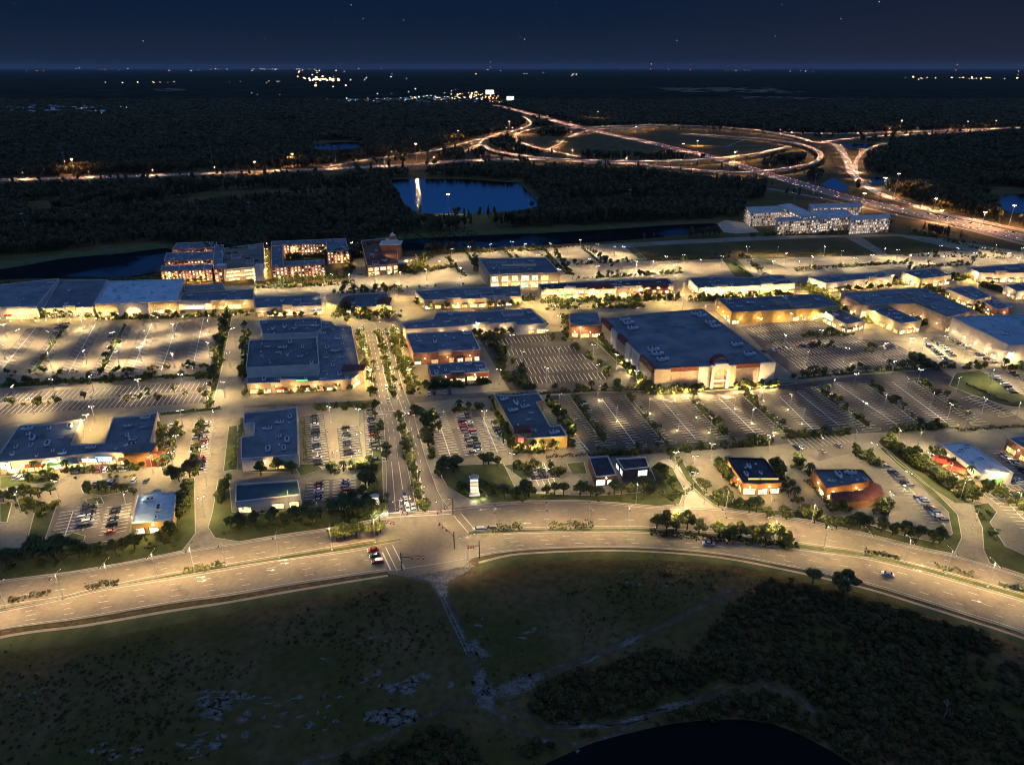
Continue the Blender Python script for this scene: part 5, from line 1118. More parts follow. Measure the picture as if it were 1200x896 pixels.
CR = [((368,487),(373,547),17,'from the north in the column beside the white shop',.8,{}),
 ((404.5,501),(409,535),10,'from the north in the short middle column of the lot left of the avenue',.7,{}),
 ((434,481),(440,541),18,'from the north in the column nearest the avenue west verge',.9,{}),
 ((374,566),(373,589),6,'from the north in the shaded column below the white shop',.8,{}),
 ((405.5,563),(405,590),7,'from the north in the shaded column by the round lawn',.8,{}),
 ((539,487),(554,533),13,'from the north in the first column of the lot right of the avenue',.85,{}),
 ((546,485),(561,531),13,'from the north in the second column of the lot right of the avenue',.9,{}),
 ((578,494),(592,521),8,'from the north in the column beside the glowing restaurant',.3,{}),
 ((234.5,496),(225,553),15,'from the north in the column left of the green strip',.6,{}),
 ((243,495),(234,553),15,'from the north in the column right of the green strip',.55,{}),
 ((203,494),(195,532),9,'from the north in the column east of the U-shaped row',.6,{}),
 ((86,553.5),(155,550),17,'from the left in the row before the U-shaped shops',.65,{}),
 ((4,562),(55,558.5),9,'from the left in the row before the U-shaped shops west end',.4,{}),
 ((102,593),(94,623),9,'from the north in the first column of the bank lot',.7,{}),
 ((109,591),(101,621),9,'from the north in the second column of the bank lot',.6,{}),
 ((137,592),(129,626),9,'from the north in the column nearest the yellow bank',.7,{}),
 ((110,567),(184,564),15,'from the left in the row behind the yellow bank',.35,{}),
 ((614,553.5),(648,550.5),7,'from the left in the upper row below the glowing restaurant',.8,{}),
 ((622,560),(650,557),6,'from the left in the lower row below the glowing restaurant',.8,{}),
 ((560,557),(585,575),5,'from the left in the slanted row beside the knoll',.5,{}),
 ((1030,540),(1070,576),11,'from the north in the upper curved row of the eastern car park',.75,{}),
 ((1072,580),(1106,613),11,'from the north in the lower curved row of the eastern car park',.95,{}),
 ((1150,571),(1196,563),9,'from the left in the row before the white restaurant end',.85,{}),
 ((1158,585),(1200,579),8,'from the left in the grass-edged row below the white restaurant',.7,{}),
 ((1171,531),(1204,555),11,'from the north in the row behind the white restaurant',.8,{}),
 ((1086,404),(1112,425),11,'from the north in the west row before the blue-roofed store',.7,{}),
 ((1094,399),(1120,420),11,'from the north in the second row before the blue-roofed store',.85,{}),
 ((1112,397),(1166,427),15,'from the north in the row under the wall of the blue-roofed store',.6,{}),
 ((893,413),(932,407),8,'from the left in the dark cluster at the department store corner',.9,{}),
 ((932,407),(962,403),6,'from the left in the row in the striped car park',.7,{}),
 ((1028,409),(1050,406),5,'from the left in the group at the striped car park east end',.9,{}),
 ((1160,439),(1190,462),8,'from the north in the diagonal row beside the triangular lawn',.9,{}),
 ((1182,436),(1204,448),4,'from the north in the row at the right edge below the blue-roofed store',.9,{}),
 ((73,379),(66,390),4,'from the north in the group at the head of the far-left island',.9,{}),
 ((80,378),(72,390),4,'from the north in the second file at the head of the far-left island',.9,{}),
 ((138,382),(130,396),5,'from the north in the file beside the second left island',.8,{}),
 ((682,470),(690,486),4,'from the north in the pale trio west of the big car park',.9,{}),
 ((272,324),(300,322),8,'from the left in the row beside the parking deck',.0,{}),
 ((470,337),(545,333),16,'from the left in the kerbside row behind the long inner street shops',.35,{}),
 ((930,526),(948,524),3,'from the left in the little eastern car park',.9,{}), ((985,522),(960,531),4,'from the right in the little eastern car park',.6,{}),
 ((500,462),(530,460),5,'from the left in front of the low brick restaurant',.7,{}),
]
for p, q, n, wh, fl, k in CR: carrow(p, q, n, wh, fl, full=p[1] > 440, **k)
# moving and waiting traffic on the streets (at rest, lamps lit)
def drive(px, tgt, label, ci=None): 
    p = G(*px); t = G(*tgt); d = p - t; car(p, math.atan2(d.y, d.x), label, None, ci, True)
drive((438,645.5),(420,648),'red car waiting in the farthest lane at the left of the junction',4); drive((440,652),(422,655),'black car waiting between two red cars at the junction',2); drive((443,659.5),(425,662),'red car waiting nearest the south kerb at the junction',4)
drive((474,580),(476,600),'blue car waiting in the third lane of the avenue behind the stop line',5); drive((476,588),(478,610),'white car second in line behind the avenue stop line',0); drive((478,596),(480,610),'white car first at the avenue stop line',0); drive((484,594),(487,610),'silver car at the stop line nearest the median',1); drive((470,597),(472,610),'pale car at the stop line in the second lane',7)
drive((443,432),(446,450),'white car with bright headlights driving down the upper avenue',0); drive((453,455),(456,470),'white car coming down to the crossing on the avenue',0); drive((455,470),(458,485),'silver car entering the avenue crossing',1)
drive((474,487),(470,478),'white car stopped left of three above the lower median',0); drive((479,487),(475,478),'silver car in the middle of three above the lower median',1); drive((484,486),(480,478),'white car rightmost of three above the lower median',0)
drive((561,621.5),(548,622),'white car first in the turn lane right of the junction',0); drive((568,621),(548,622),'silver car second in the turn lane right of the junction',1); drive((576,620),(548,622),'grey car third in the turn lane right of the junction',9)
drive((1040,674),(1010,667),'white car heading west on the eastern boulevard',0); drive((830,638),(800,636),'silver car heading west under the median trees',1); drive((235,540),(238,520),'dark car on the left entry drive',3)
drive((1118,558),(1100,545),'white car in the lane left of the white restaurant',0); drive((820,340+12),(800,352),'white car on the inner street before the pale parapets',0)
print('cars', NC[0])
# parked cars on the parking deck roof
for i, (x, y) in enumerate([(266,304),(268,297),(276,296),(284,300),(290,303),(296,298),(300,306)]):
    car(G(x, y, 10.7), .1, '{c} {k} on the parking deck roof, ' + nth(i) + ' as counted from the west', 'cars on the parking deck roof', full=False, z=10.63)
# motorway traffic: nearest as things, the rest as one body of far traffic
near = 0; NEAR = []
def on_path(P, s, off):
    L = 0
    for i in range(1, len(P)):
        d = (P[i] - P[i - 1]); l = d.length
        if L + l > s: t = (s - L) / l; u = d / l; return P[i - 1].lerp(P[i], t) + Vector((u.y, -u.x, 0)) * off, math.atan2(u.y, u.x)
        L += l
    return None, None
far = MB()
def far_car(p, ang, flip, c=0):
    ca, sa = math.cos(ang), math.sin(ang); z = p.z + .1
    far.box((p.x, p.y, z + .3), (4.4, 1.8, .7), 0, ang); far.box((p.x, p.y, z + 1.0), (2.2, 1.6, .5), 0, ang, taper=.8)
    for e, m in ((1, 1), (-1, 2)):
        e2 = -e if flip else e
        for s in (-.6, .6):
            x = e2 * 2.22; far.box((p.x + x * ca - s * sa, p.y + x * sa + s * ca, z + .55), (.08, .42, .22), m, ang, True)
for (P, w), lanes, dens in [(HW[0], (-10, -6, 6, 10), 38), (HW[1], (-2,), 26), (HW[2], (-14, -10, -6, 6, 10, 14), 30), (HW[3], (0,), 70), (HW[4], (-2, 2), 45), (HW[5], (-2, 2), 34), (HW[6], (-2, 2), 34), (HW[7], (-1.5,), 20), (HW[8], (0,), 22), (HW[9], (0,), 25), (HW[11], (-8, -4, 4, 8), 36), (HW[12], (-4, 4), 40), (HW[13], (-3, 2), 34), (HW[14], (0,), 40)]:
    tot = sum((P[i] - P[i - 1]).length for i in range(1, len(P)))
    for off in lanes:
        s = cr.uniform(0, dens)
        while s < tot:
            p, a = on_path(P, s, off)
            if p is None: break
            dst = p.length
            if dst < 6000:
                zz = p.z
                if dst < 1150 and near < 20 and abs(p.x) < p.y * .74 and (abs(p.x / p.y) > .3):
                    o = NEAR.append(None) or car(p, a + (0 if off > 0 else math.pi), '{c} {k} on the motorway beyond the shops, ' + nth(near) + ' of those nearest the camera', 'cars on the near stretch of motorway', lights=True, full=False, z=p.z + .05); near += 1; NEAR[-1] = o
                else: far_car(p, a, off < 0)
            s += dens * cr.choice([.35, .5, .8, 1.2, 2.0])
NEAR.sort(key=lambda o: o.location.x / o.location.y)
for i, o in enumerate(NEAR): o['label'] = o['label'].split(' on the ')[0] + f' with lit lamps, {nth(i)} from the left on the near motorway'
M['farcar'] = surf('far_car_paint', (.1, .1, .11), (.4, .4, .4), .2, rough=.4)
tag(far.build('distant_traffic', [M['farcar'], emis('far_headlights', (1, .70, .42), 8), emis('far_taillights', (1, .2, .08), 8)]), 'stream of distant cars with lit lamps on the motorway and ramps', 'traffic', None, 'stuff')

# ---------------------------------------------------------------- lamps
def lamp_meshes(h, arms=1, arm=2.2, rad=.13, bulb='bulb'):
    b = MB(); b.tube((0, 0, 0), (0, 0, h), rad, rad * .55, 6); b.box((0, 0, 0), (.6, .6, .5))
    pole = mesh_only(b, 'pole', M['metal']); a = MB(); hd = MB()
    for k in range(arms):
        t = math.pi * 2 * k / arms; c, s = math.cos(t), math.sin(t); a.tube((0, 0, h - .15), (c * arm, s * arm, h + .1), .06, .05, 5)
        hd.box((c * (arm + .3), s * (arm + .3), h + .02), (1.0, .5, .22), 0, t, True); hd.box((c * (arm + .3), s * (arm + .3), h - .06), (.7, .4, .09), 1, t, True)
    return pole, mesh_only(a, 'arm', M['metal']), mesh_only(hd, 'lamp_head', [M['darkmetal'], M[bulb]])
LM = {'road': lamp_meshes(11.5, 2, 2.6), 'lot': lamp_meshes(10, 2, .9, bulb='bulbw'), 'lotlow': lamp_meshes(10, 1, .9), 'street': lamp_meshes(6, 1, .9, .09), 'mast': lamp_meshes(1, 4, .9), 'dim': lamp_meshes(10, 1, .9, bulb='signwhite')}
NLAMP = [0]
def lamp(px, kind, label, group, w, col=(1, .72, .38), rz=0.0, hscale=1.0, world=None, spot=2.7, z=.06, lit=True, key=None):
    p = world or G(*px)
    if in_building(p.x, p.y): return None
    h = {'road': 11.5, 'lot': 10, 'lotlow': 10, 'street': 6}[kind]
    r = empty({'road': 'street_lamp', 'lot': 'car_park_lamp', 'lotlow': 'car_park_lamp', 'street': 'street_lamp'}[kind], (p.x, p.y, z), rz, label, 'street lamp' if kind == 'road' or 'median' in label else ('car park lamp' if kind == 'lot' else 'lamp post'), group); NLAMP[0] += 1
    for nm, me in zip(('pole', 'arm', 'lamp_head'), LM[kind]): put(bpy.data.objects.new(nm, me), r)
    if lit:
        o = bpy.data.objects.new('lamp_light', light_data(key or 'light_%s_%d' % (kind, w), 'SPOT', w, col, .4, spot, .9 if spot < 2.75 else .5)); put(o, r); o.location = (0, 0, h - .3); NL[0] += 1
    return r
# boulevard lamps
bl = [(74,704),(184,677),(265,663),(389,645),(715,621),(965,640),(1157,692)]
for i, px in enumerate([(-60,738),(8,715),(74,702),(130,688),(184,676.5),(228,669.5),(265,663),(327,654),(389,644.5),(440,636)] + [(580,623),(640,620.5),(690,620),(735,620),(790,623),(845,629),(905,636),(965,643),(1012,649.5),(1060,660),(1108,673),(1157,687.5),(1210,703)]):
    lamp(px, 'road', f'tall twin-arm street lamp, {nth(i)} from the left along the boulevard median', 'street lamps on the boulevard median', 16500, (1, .69, .32), 1.57, spot=2.85)
for i, px in enumerate([(745,592),(800,600),(850,601),(900,608),(950,617)]): lamp(px, 'road', f'added street lamp, {nth(i)} from the left on the north kerb facing the big median trees', 'added street lamps on the north kerb', 12000, (1, .70, .33), 1.57, spot=2.9)  # added lamps, put here to brighten the big median trees
for i, px in enumerate([(470,612),(520,612),(500,640)]): lamp(px if i < 2 else (548,655), 'road', ['tall twin-arm street lamp at the lower left corner of the avenue mouth','tall twin-arm street lamp at the lower right corner of the avenue mouth','tall twin-arm street lamp on the south side of the junction'][i], None, 15000, (1, .72, .36), .4)
for i, t in enumerate([486,505,525,548,572,592]):
    x = 466 + (t - 484) * (495 - 466) / 112; lamp((x + 1.5, t), 'lotlow', f'slim street lamp, {nth(i)} from the north in the lower avenue median', 'street lamps in the lower avenue median', 5200, (1, .72, .38), 0)
for i, t in enumerate([392,405,420,436,452,466]):
    x = 443 + (t - 388) * .245; lamp((x, t), 'lotlow', f'slim street lamp, {nth(i)} from the north in the upper avenue median', 'street lamps in the upper avenue median', 7000, (1, .7, .34), 0)
# car park lamps: pools of light over the bays
LOTL = [('left car park', 9500, (1,.76,.46), [(6,421),(25,402),(98,386),(60,404),(102,427),(135,405),(60,430),(166,423),(182,384),(172,402),(205,395),(205,430),(246,417),(246,390),(8,395),(140,428),(-30,405),(-25,430)]),
 ('second left car park', 9500, (1,.76,.46), [(20,470),(65,462),(110,458),(165,462),(215,456),(40,485),(245,465),(-30,480)]),
 ('left entry drive', 9000, (1,.74,.42), [(275,400),(270,430),(264,465),(253,500),(247,535),(243,570),(240,605)]),
 ('lot east of the U-shaped row', 7500, (1,.74,.42), [(215,500),(210,530),(205,550),(180,555),(120,560),(60,562),(15,565)]),
 ('bank lot', 4200, (1,.74,.42), [(70,585),(120,610),(150,600),(25,600)]),
 ('lot left of the avenue', 8200, (1,.76,.44), [(388,495),(386,525),(422,498),(422,528),(395,550),(420,550)]),
 ('lot right of the avenue', 4600, (1,.76,.44), [(520,500),(532,525),(568,500),(575,528),(600,552),(650,548),(640,570)]),
 ('middle car park', 5600, (1,.74,.42), [(600,408),(640,402),(680,398),(612,428),(655,424),(695,420),(640,448),(700,444),(585,450)]),
 ('drive beside the department store', 3600, (1,.76,.42), [(700,408),(722,432),(745,452)]),
 ('striped car park', 8500, (1,.78,.5), [(890,388),(925,382),(965,380),(918,408),(960,402),(1000,398),(945,428),(990,424),(1035,418),(1065,412)]),
 ('big car park', 5200, (1,.78,.48), [(655,480),(672,510),(722,495),(700,470),(760,485),(790,470),(795,505),(815,490),(860,480),(832,508),(893,470),(880,497),(925,480),(940,498),(905,508)]),
 ('eastern big car park', 5600, (1,.78,.48), [(1000,455),(975,462),(1035,480),(1060,460),(1010,490),(1090,478),(1075,450),(1110,492),(1120,460),(1150,485),(1045,440)]),
 ('front restaurants lot', 5200, (1,.76,.44), [(812,555),(832,540),(935,545),(960,532),(1000,525),(1020,540),(1060,575),(1040,600),(900,530)]),
 ('eastern entry road', 4600, (1,.76,.44), [(1050,523),(1085,552),(1125,585),(1140,620),(1075,525),(1110,565),(1170,575),(1190,600),(1130,500),(1190,490)]),
 ('pale entry drive', 4200, (.95,.85,.75), [(790,550),(812,575),(825,590)]),
 ('store frontage', 7600, (1,.78,.48), [(1080,412),(1105,410),(1130,420),(1180,430),(1160,450),(1200,455),(1070,400)]),
 ('back car park', 17000, (1,.76,.46), [(550,300),(600,294),(645,296),(680,292),(700,324),(745,322),(790,322),(655,328),(730,300),(765,318),(800,310),(875,300),(880,315),(910,300),(905,318),(530,303),(515,318),(575,297),(615,297),(630,310),(665,300),(690,315),(720,300),(745,318),(780,312),(700,297),(820,316),(845,312)]),
 ('far back car park', 16000, (1,.78,.5), [(935,318),(965,300),(1000,314),(1035,302),(1065,310),(1100,299),(1105,312),(1140,308),(1165,298),(1195,302),(1190,314),(1215,305),(920,308),(950,312),(985,305),(1020,310),(1050,304),(1085,308),(1120,302),(1150,302),(1180,308)]),
 ('road behind the brick court', 9500, (1,.78,.5), [(330,337),(370,336),(410,334),(440,332),(390,334),(500,328),(540,326),(470,331),(300,340)]),
 ('tree square', 6500, (1,.72,.36), [(390,372),(420,375),(450,372),(475,366),(382,360),(466,350)]),
 ('inner street', 7500, (1,.72,.36), [(500,363),(540,361),(580,359),(620,358),(640,362),(660,358),(700,357),(740,356),(780,356),(800,362),(825,372),(850,352),(890,352),(930,350),(800,345)]),
 ('crossing lane', 7000, (1,.70,.34), [(950,345),(975,352),(1000,368),(1010,380),(1040,385),(1070,388),(1000,338),(1060,334),(1100,332),(1140,330),(1180,328)]),
]
FAC = {'apartment lanes': 2.2, 'big car park': .62, 'eastern big car park': .62, 'middle car park': .75, 'second left car park': 1.15, 'left car park': 1.4, 'striped car park': .95, 'left entry drive': .8, 'lot left of the avenue': .8, 'lot right of the avenue': .85, 'inner street': 1.7, 'crossing lane': 1.7, 'tree square': 1.8, 'walk beside the avenue': 1.8, 'back car park': .62, 'far back car park': .55, 'road behind the brick court': 1.3, 'front restaurants lot': .8}
LOTL += [('rear yard of the U-shaped row', 5200, (1, .72, .36), [(106,505),(112,495),(100,512)]), ('walk beside the avenue', 4200, (1,.68,.28), [(424,400),(429,425),(434,450),(466,400),(473,425),(480,450)]), ('loading court', 4500, (1,.72,.36), [(620,392),(560,393),(650,372),(655,385)]), ('bank frontage', 2600, (1,.72,.36), [(160,628),(200,620),(290,600),(340,597)])]
def along(*segs):
    out = []
    for x0, y0, x1, y1, n in segs: out += [(x0 + (x1 - x0) * (i + .5) / n, y0 + (y1 - y0) * (i + .5) / n) for i in range(n)]
    return out
LOTL += [('arcade walk of the inner street', 2600, (1, .68, .28), along((500,356,612,353,9),(637,352.5,790,349.5,12),(820,350,932,346,8))),
 ('lane between the shop blocks', 2600, (1, .68, .28), along((944,337,1012,374,8),(1015,378,1075,383,5),(970,341,1050,334,6),(1100,342,1166,371,7),(1120,328,1198,323,5))),
 ('forecourt of the far left stores', 2400, (1, .70, .32), along((4,377,295,369,20))),
 ('avenue pavements', 2000, (1, .66, .26), along((423,392,439,462,8),(462,392,485,462,8))),
 ('apartment lanes', 3250, (1, .62, .22), [(256,294),(256,304),(256,316),(256,325),(312,287),(314,296),(313,303),(314,312),(313,320),(314,328),(345,300),(365,298),(200,332),(235,332),(345,332),(380,330),(408,310),(413,295)]),
 ('walks of the inn', 3000, (1, .68, .3), along((425,320,530,312,9),(478,320,500,302,3)))]
for name, w, col, L in LOTL:
    w = w * FAC.get(name, 1); col = (1, col[1] - .02, col[2] - .09)
    for i, px in enumerate(sorted(L)):
        st = name in ('tree square','inner street','crossing lane') or w < 3300
        lp = lamp(px, 'lot' if not st else 'lotlow', f"{'pale twin-head' if not st else 'slim'} lamp post, {nth(i)} from the left in the {name}", 'lamp posts in the ' + name, w, col, cr.uniform(0, 3.14), spot=2.7 if 'car park' in name and 'back' not in name else 2.9)
        if lp is not None and w < 4000 and st:      # small planting light at the foot
            g = MB(); g.box((.9, 0, 0), (.35, .35, .45), 0, 0, True); g.build('foot_light', M['bulb'], lp)
            o = bpy.data.objects.new('planting_light', light_data('planting_light', 'POINT', 520, (1, .66, .2), .3)); put(o, lp); o.location = (1.6, 0, 1.1)
print('lamps', NLAMP[0], 'lights', NL[0])
# motorway masts: (x, foot row, top row, lit, colour)
MASTS = [(79,204,168,0),(88,204,186,1),(250,196,165,0),(344,195,180,1),(394,194,162,0),(488,189,168,2),(537,166,153,1),(597,158,142,1),(700,143,131,1),(893,162,138,0),(1054,155,141,1),(1132,153,142,1),(1165,151,141,1),(1048,229,203,1),(1094,246,232,1),(1182,265,240,1),(953,227,204,0),(930,240,220,0),(1001,156,140,0),(1094,156,143,0),(737,246,222,0),(294,256,237,0),(32,275,250,0),(526,250,227,3),(817,171,165,1),(745,155,148,1),(611,157,150,1),(1035,221,208,3),(1150,266,248,1),(1100,262,246,1),(1010,243,226,1),(860,190,178,1),(800,178,168,1),(300,203,189,1)]
for i, (x, yf, yt, lit) in enumerate(sorted(MASTS)):
    p = G(x, yf); h = max(9, min(38, HH(x, yt, yf))); b = MB(); b.tube((0, 0, 0), (0, 0, h), .38, .2, 6)
    r = empty('motorway_mast', (p.x, p.y, 0), 0, f"{'lit' if lit else 'unlit grey'} tall lamp mast, {nth(i)} from the left of those near the motorway", 'lamp mast', 'lamp masts beside the motorway')
    b.build('pole', M['metal'], r); g = MB(); g.tube((0, 0, h - .3), (0, 0, h), 1.7, 1.7, 8)
    for k in range(4): a = k * math.pi / 2; g.box((math.cos(a) * 1.6, math.sin(a) * 1.6, h - .5), (1.4, .7, .4), 0, a, True); g.box((math.cos(a) * 1.6, math.sin(a) * 1.6, h - .75), (1.2, .6, .25), 1 if lit else 0, a, True)
    g.build('lamp_head', [M['metal'], M['farlight'] if lit != 3 else M['farwhite']], r)
    if lit:
        o = bpy.data.objects.new('mast_light', light_data('mast_light_%d' % lit, 'POINT' if lit == 2 else 'SPOT', {1: 120000, 2: 75000, 3: 25000}[lit], (1, .5, .2) if lit < 3 else (.8, .95, 1), .8, 2.9, .2)); put(o, r); o.location = (0, 0, h - .9)
# added lamps along the ramps: lit decks stand in for light trails
for j, (P, w) in enumerate(HW[:15]):
    if j == 3: continue
    tot = sum((P[i] - P[i - 1]).length for i in range(1, len(P))); s = 30; k = 0
    while s < tot and k < (24 if not DECK[j] else 34):
        p, a = on_path(P, s, 0)
        if p is None: break
        if p.length < 4200 and abs(p.x) < p.y * .85:
            r = empty('added_ramp_lamp', (p.x, p.y, p.z), a, f"added short lamp post on the road, {nth(k)} along {['the left motorway','the left slip road','the main motorway','','the long front flyover','the far flyover','the right loop','the left inner loop','the left outer loop','the short lit ramp','the inner link','the upper right motorway','the lower right motorway','the curving slip road','the small fork'][j]}", 'lamp post', 'added short lamp posts on the ramps'); 
            put(bpy.data.objects.new('pole', LM['road'][0]), r); put(bpy.data.objects.new('lamp_head', LM['dim'][2]), r).location = (-.9, 0, 1.5)
            o = bpy.data.objects.new('ramp_light', light_data('ramp_light', 'SPOT', 26000, (1, .56, .30), .5, 2.75, .6)); put(o, r); o.location = (0, 0, 11.2); NL[0] += 1
        s += 105 if w > 20 else (55 if DECK[j] else 90); k += 1
print('lights', NL[0])
# traffic signals
def signal(px, tipx, h=6.5, label='', lit='tail'):
    p = G(*px); q = G(*tipx, h); d = Vector((q.x - p.x, q.y - p.y, 0)); L = min(d.length, 22); a = math.atan2(d.y, d.x)
    r = empty('traffic_signal', (p.x, p.y, .1), a, label, 'traffic signal'); b = MB(); b.tube((0, 0, 0), (0, 0, h + 2), .22, .15, 8); b.build('pole', M['darkmetal'], r)
    b = MB(); b.tube((0, 0, h - .4), (L, 0, h + .3), .16, .09, 6); b.build('arm', M['darkmetal'], r)
    for k in range(3):
        x = L * (.5 + .23 * k); b = MB(); b.box((x, 0, h - 1.2), (.45, .4, 1.3), 0, 0, True); b.box((x, -.22, h - .28), (.22, .06, .22), 1, 0, True); b.box((x, .22, h - .28), (.22, .06, .22), 1, 0, True); b.build('signal_head', [M['darkmetal'], M['signal']], r)
signal((532.5,643),(514,612),label='traffic signal with long arm reaching north over the junction'); signal((562,654),(548,640),label='traffic signal at the right corner of the sandy track mouth'); signal((471,668),(497,652),label='traffic signal with arm over the south carriageway at the left'); signal((446,624),(462,612),label='traffic signal on the median tip left of the junction'); signal((456,605),(478,601),label='traffic signal at the left corner of the avenue mouth'); signal((531,603),(512,600),label='traffic signal at the right corner of the avenue mouth')
# antenna tower and far masts with red lamps
for x, yf, yt, lab in [(715,150,113,'slender dark radio mast beyond the interchange'),(575,88,73,'far radio mast with lamps on the horizon, left of two'),(1118,92,76,'far radio mast on the right horizon'),(762,90,75.5,'far radio mast right of the middle'),(808,90,76,'far radio mast with red lamp on the horizon')]:
    p = G(x, yf); h = HH(x, yt, yf); r = empty('radio_mast', (p.x, p.y, 0), 0, lab, 'radio mast'); b = MB(); w = max(.5, p.y * .00035); b.tube((0, 0, 0), (0, 0, h), w, w * .6, 4); b.build('lattice', M['darkmetal'], r)
    if yf < 100:
        b = MB(); s = p.y * .0002
        for t in (.6, 1.0): b.box((0, 0, h * t), (s * 2, s * 2, s * 2), 0, 0, True)
        b.build('warning_lamp', M['farred'], r)
# ---------------------------------------------------------------- woods and scrub, scattered with geometry nodes as stuff
def source(name, mb, mats):
    me = mesh_only(mb, name, mats); return bpy.data.objects.new(name, me)
def wood_tree(seed, conifer=False, n=150, mat=0):
    rr = random.Random(seed); b = MB(); b.tube((0, 0, 0), (0, 0, .7), .03, .012, 4, 1)
    if conifer:
        for _ in range(n):
            z = rr.uniform(.28, 1.0); r = (1.03 - z) * .36 * rr.uniform(.5, 1.1); a = rr.uniform(0, 6.28); s = .07 + .05 * (1 - z)
            p = Vector((math.cos(a) * r, math.sin(a) * r, z)); u = Vector((-math.sin(a), math.cos(a), rr.uniform(-.3, .3))); w = Vector((math.cos(a) * .6, math.sin(a) * .6, rr.uniform(-.2, .9))); b.face([p - u * s, p + w * s * 1.2, p + u * s, p - w * s], 0)
    else:
        for k in range(5): leaf_cloud(b, (rr.uniform(-.2, .2), rr.uniform(-.2, .2), rr.uniform(.5, .85)), rr.uniform(.16, .28), n // 5, .085, rr)
    return b
def scatter(name, pts, scales, srcs, label, seed=0, zs=None):
    """one stuff object: points carry a size each, geometry nodes put a plant on every point"""
    me = bpy.data.meshes.new(name); co = np.zeros((len(pts), 3)); co[:, :2] = pts
    if zs is not None: co[:, 2] = zs
    me.vertices.add(len(pts)); me.vertices.foreach_set('co', co.ravel())
    at = me.attributes.new('size', 'FLOAT_VECTOR', 'POINT'); at.data.foreach_set('vector', np.asarray(scales, dtype=np.float32).ravel())
    rs = np.random.RandomState(seed); a2 = me.attributes.new('turn', 'FLOAT', 'POINT'); a2.data.foreach_set('value', (rs.rand(len(pts)) * 6.28).astype(np.float32))
    a3 = me.attributes.new('pick', 'INT', 'POINT'); a3.data.foreach_set('value', rs.randint(0, len(srcs), len(pts)).astype(np.int32))
    o = bpy.data.objects.new(name, me); COL.objects.link(o); tag(o, label, name.replace('_', ' '), None, 'stuff')
    nt = bpy.data.node_groups.new(name + '_scatter', 'GeometryNodeTree'); nt.interface.new_socket('Geometry', in_out='INPUT', socket_type='NodeSocketGeometry'); nt.interface.new_socket('Geometry', in_out='OUTPUT', socket_type='NodeSocketGeometry')
    gi = nt.nodes.new('NodeGroupInput'); go = nt.nodes.new('NodeGroupOutput'); jn = nt.nodes.new('GeometryNodeJoinGeometry')
    mp = nt.nodes.new('GeometryNodeMeshToPoints'); nt.links.new(gi.outputs[0], mp.inputs['Mesh'])
    for dt, nm, key in (('FLOAT_VECTOR', 'size', 's'), ('FLOAT', 'turn', 't'), ('INT', 'pick', 'p')): pass
    na = nt.nodes.new('GeometryNodeInputNamedAttribute'); na.data_type = 'FLOAT_VECTOR'; na.inputs['Name'].default_value = 'size'
    tb = nt.nodes.new('GeometryNodeInputNamedAttribute'); tb.data_type = 'FLOAT'; tb.inputs['Name'].default_value = 'turn'
    pk = nt.nodes.new('GeometryNodeInputNamedAttribute'); pk.data_type = 'INT'; pk.inputs['Name'].default_value = 'pick'
    cx = nt.nodes.new('ShaderNodeCombineXYZ'); nt.links.new(tb.outputs['Attribute'], cx.inputs['Z'])
    for k, s in enumerate(srcs):
        oi = nt.nodes.new('GeometryNodeObjectInfo'); oi.inputs['Object'].default_value = s; oi.inputs['As Instance'].default_value = True
        cmpn = nt.nodes.new('FunctionNodeCompare'); cmpn.data_type = 'INT'; cmpn.operation = 'EQUAL'; nt.links.new(pk.outputs['Attribute'], cmpn.inputs[2]); cmpn.inputs[3].default_value = k
        ip = nt.nodes.new('GeometryNodeInstanceOnPoints'); nt.links.new(mp.outputs[0], ip.inputs['Points']); nt.links.new(oi.outputs['Geometry'], ip.inputs['Instance']); nt.links.new(cmpn.outputs[0], ip.inputs['Selection']); nt.links.new(cx.outputs[0], ip.inputs['Rotation']); nt.links.new(na.outputs['Attribute'], ip.inputs['Scale']); nt.links.new(ip.outputs[0], jn.inputs[0])
    nt.links.new(jn.outputs[0], go.inputs[0]); md = o.modifiers.new('scatter', 'NODES'); md.node_group = nt; return o
def vnoise(x, y, s, seed):
    """smooth value noise on arrays"""
    rs = np.random.RandomState(seed); T = rs.rand(257, 257); fx = (x / s) % 256; fy = (y / s) % 256; ix = fx.astype(int); iy = fy.astype(int); u = fx - ix; v = fy - iy; u = u * u * (3 - 2 * u); v = v * v * (3 - 2 * v)
    return (T[ix, iy] * (1 - u) + T[ix + 1, iy] * u) * (1 - v) + (T[ix, iy + 1] * (1 - u) + T[ix + 1, iy + 1] * u) * v
def in_poly(x, y, P):
    c = np.zeros(len(x), bool); j = len(P) - 1
    for i in range(len(P)):
        xi, yi = P[i][0], P[i][1]; xj, yj = P[j][0], P[j][1]; d = (yj - yi) or 1e-9
        c ^= ((yi > y) != (yj > y)) & (x < (xj - xi) * (y - yi) / d + xi); j = i
    return c
def near_path(x, y, P, w):
    m = np.zeros(len(x), bool); bb = 0
    for i in range(0, len(P) - 1):
        ax, ay, bx, by = P[i][0], P[i][1], P[i + 1][0], P[i + 1][1]; L2 = (bx - ax) ** 2 + (by - ay) ** 2 + 1e-9
        sel = (np.abs(x - (ax + bx) / 2) < abs(bx - ax) / 2 + w) & (np.abs(y - (ay + by) / 2) < abs(by - ay) / 2 + w)
        idx = np.where(sel)[0]
        if not len(idx): continue
        X = x[idx]; Y = y[idx]; t = np.clip(((X - ax) * (bx - ax) + (Y - ay) * (by - ay)) / L2, 0, 1)
        m[idx] |= (X - ax - t * (bx - ax)) ** 2 + (Y - ay - t * (by - ay)) ** 2 < w * w
    return m
rs = np.random.RandomState(11)
PX = lambda px: [tuple(G(a, b_).xy) for a, b_ in px]
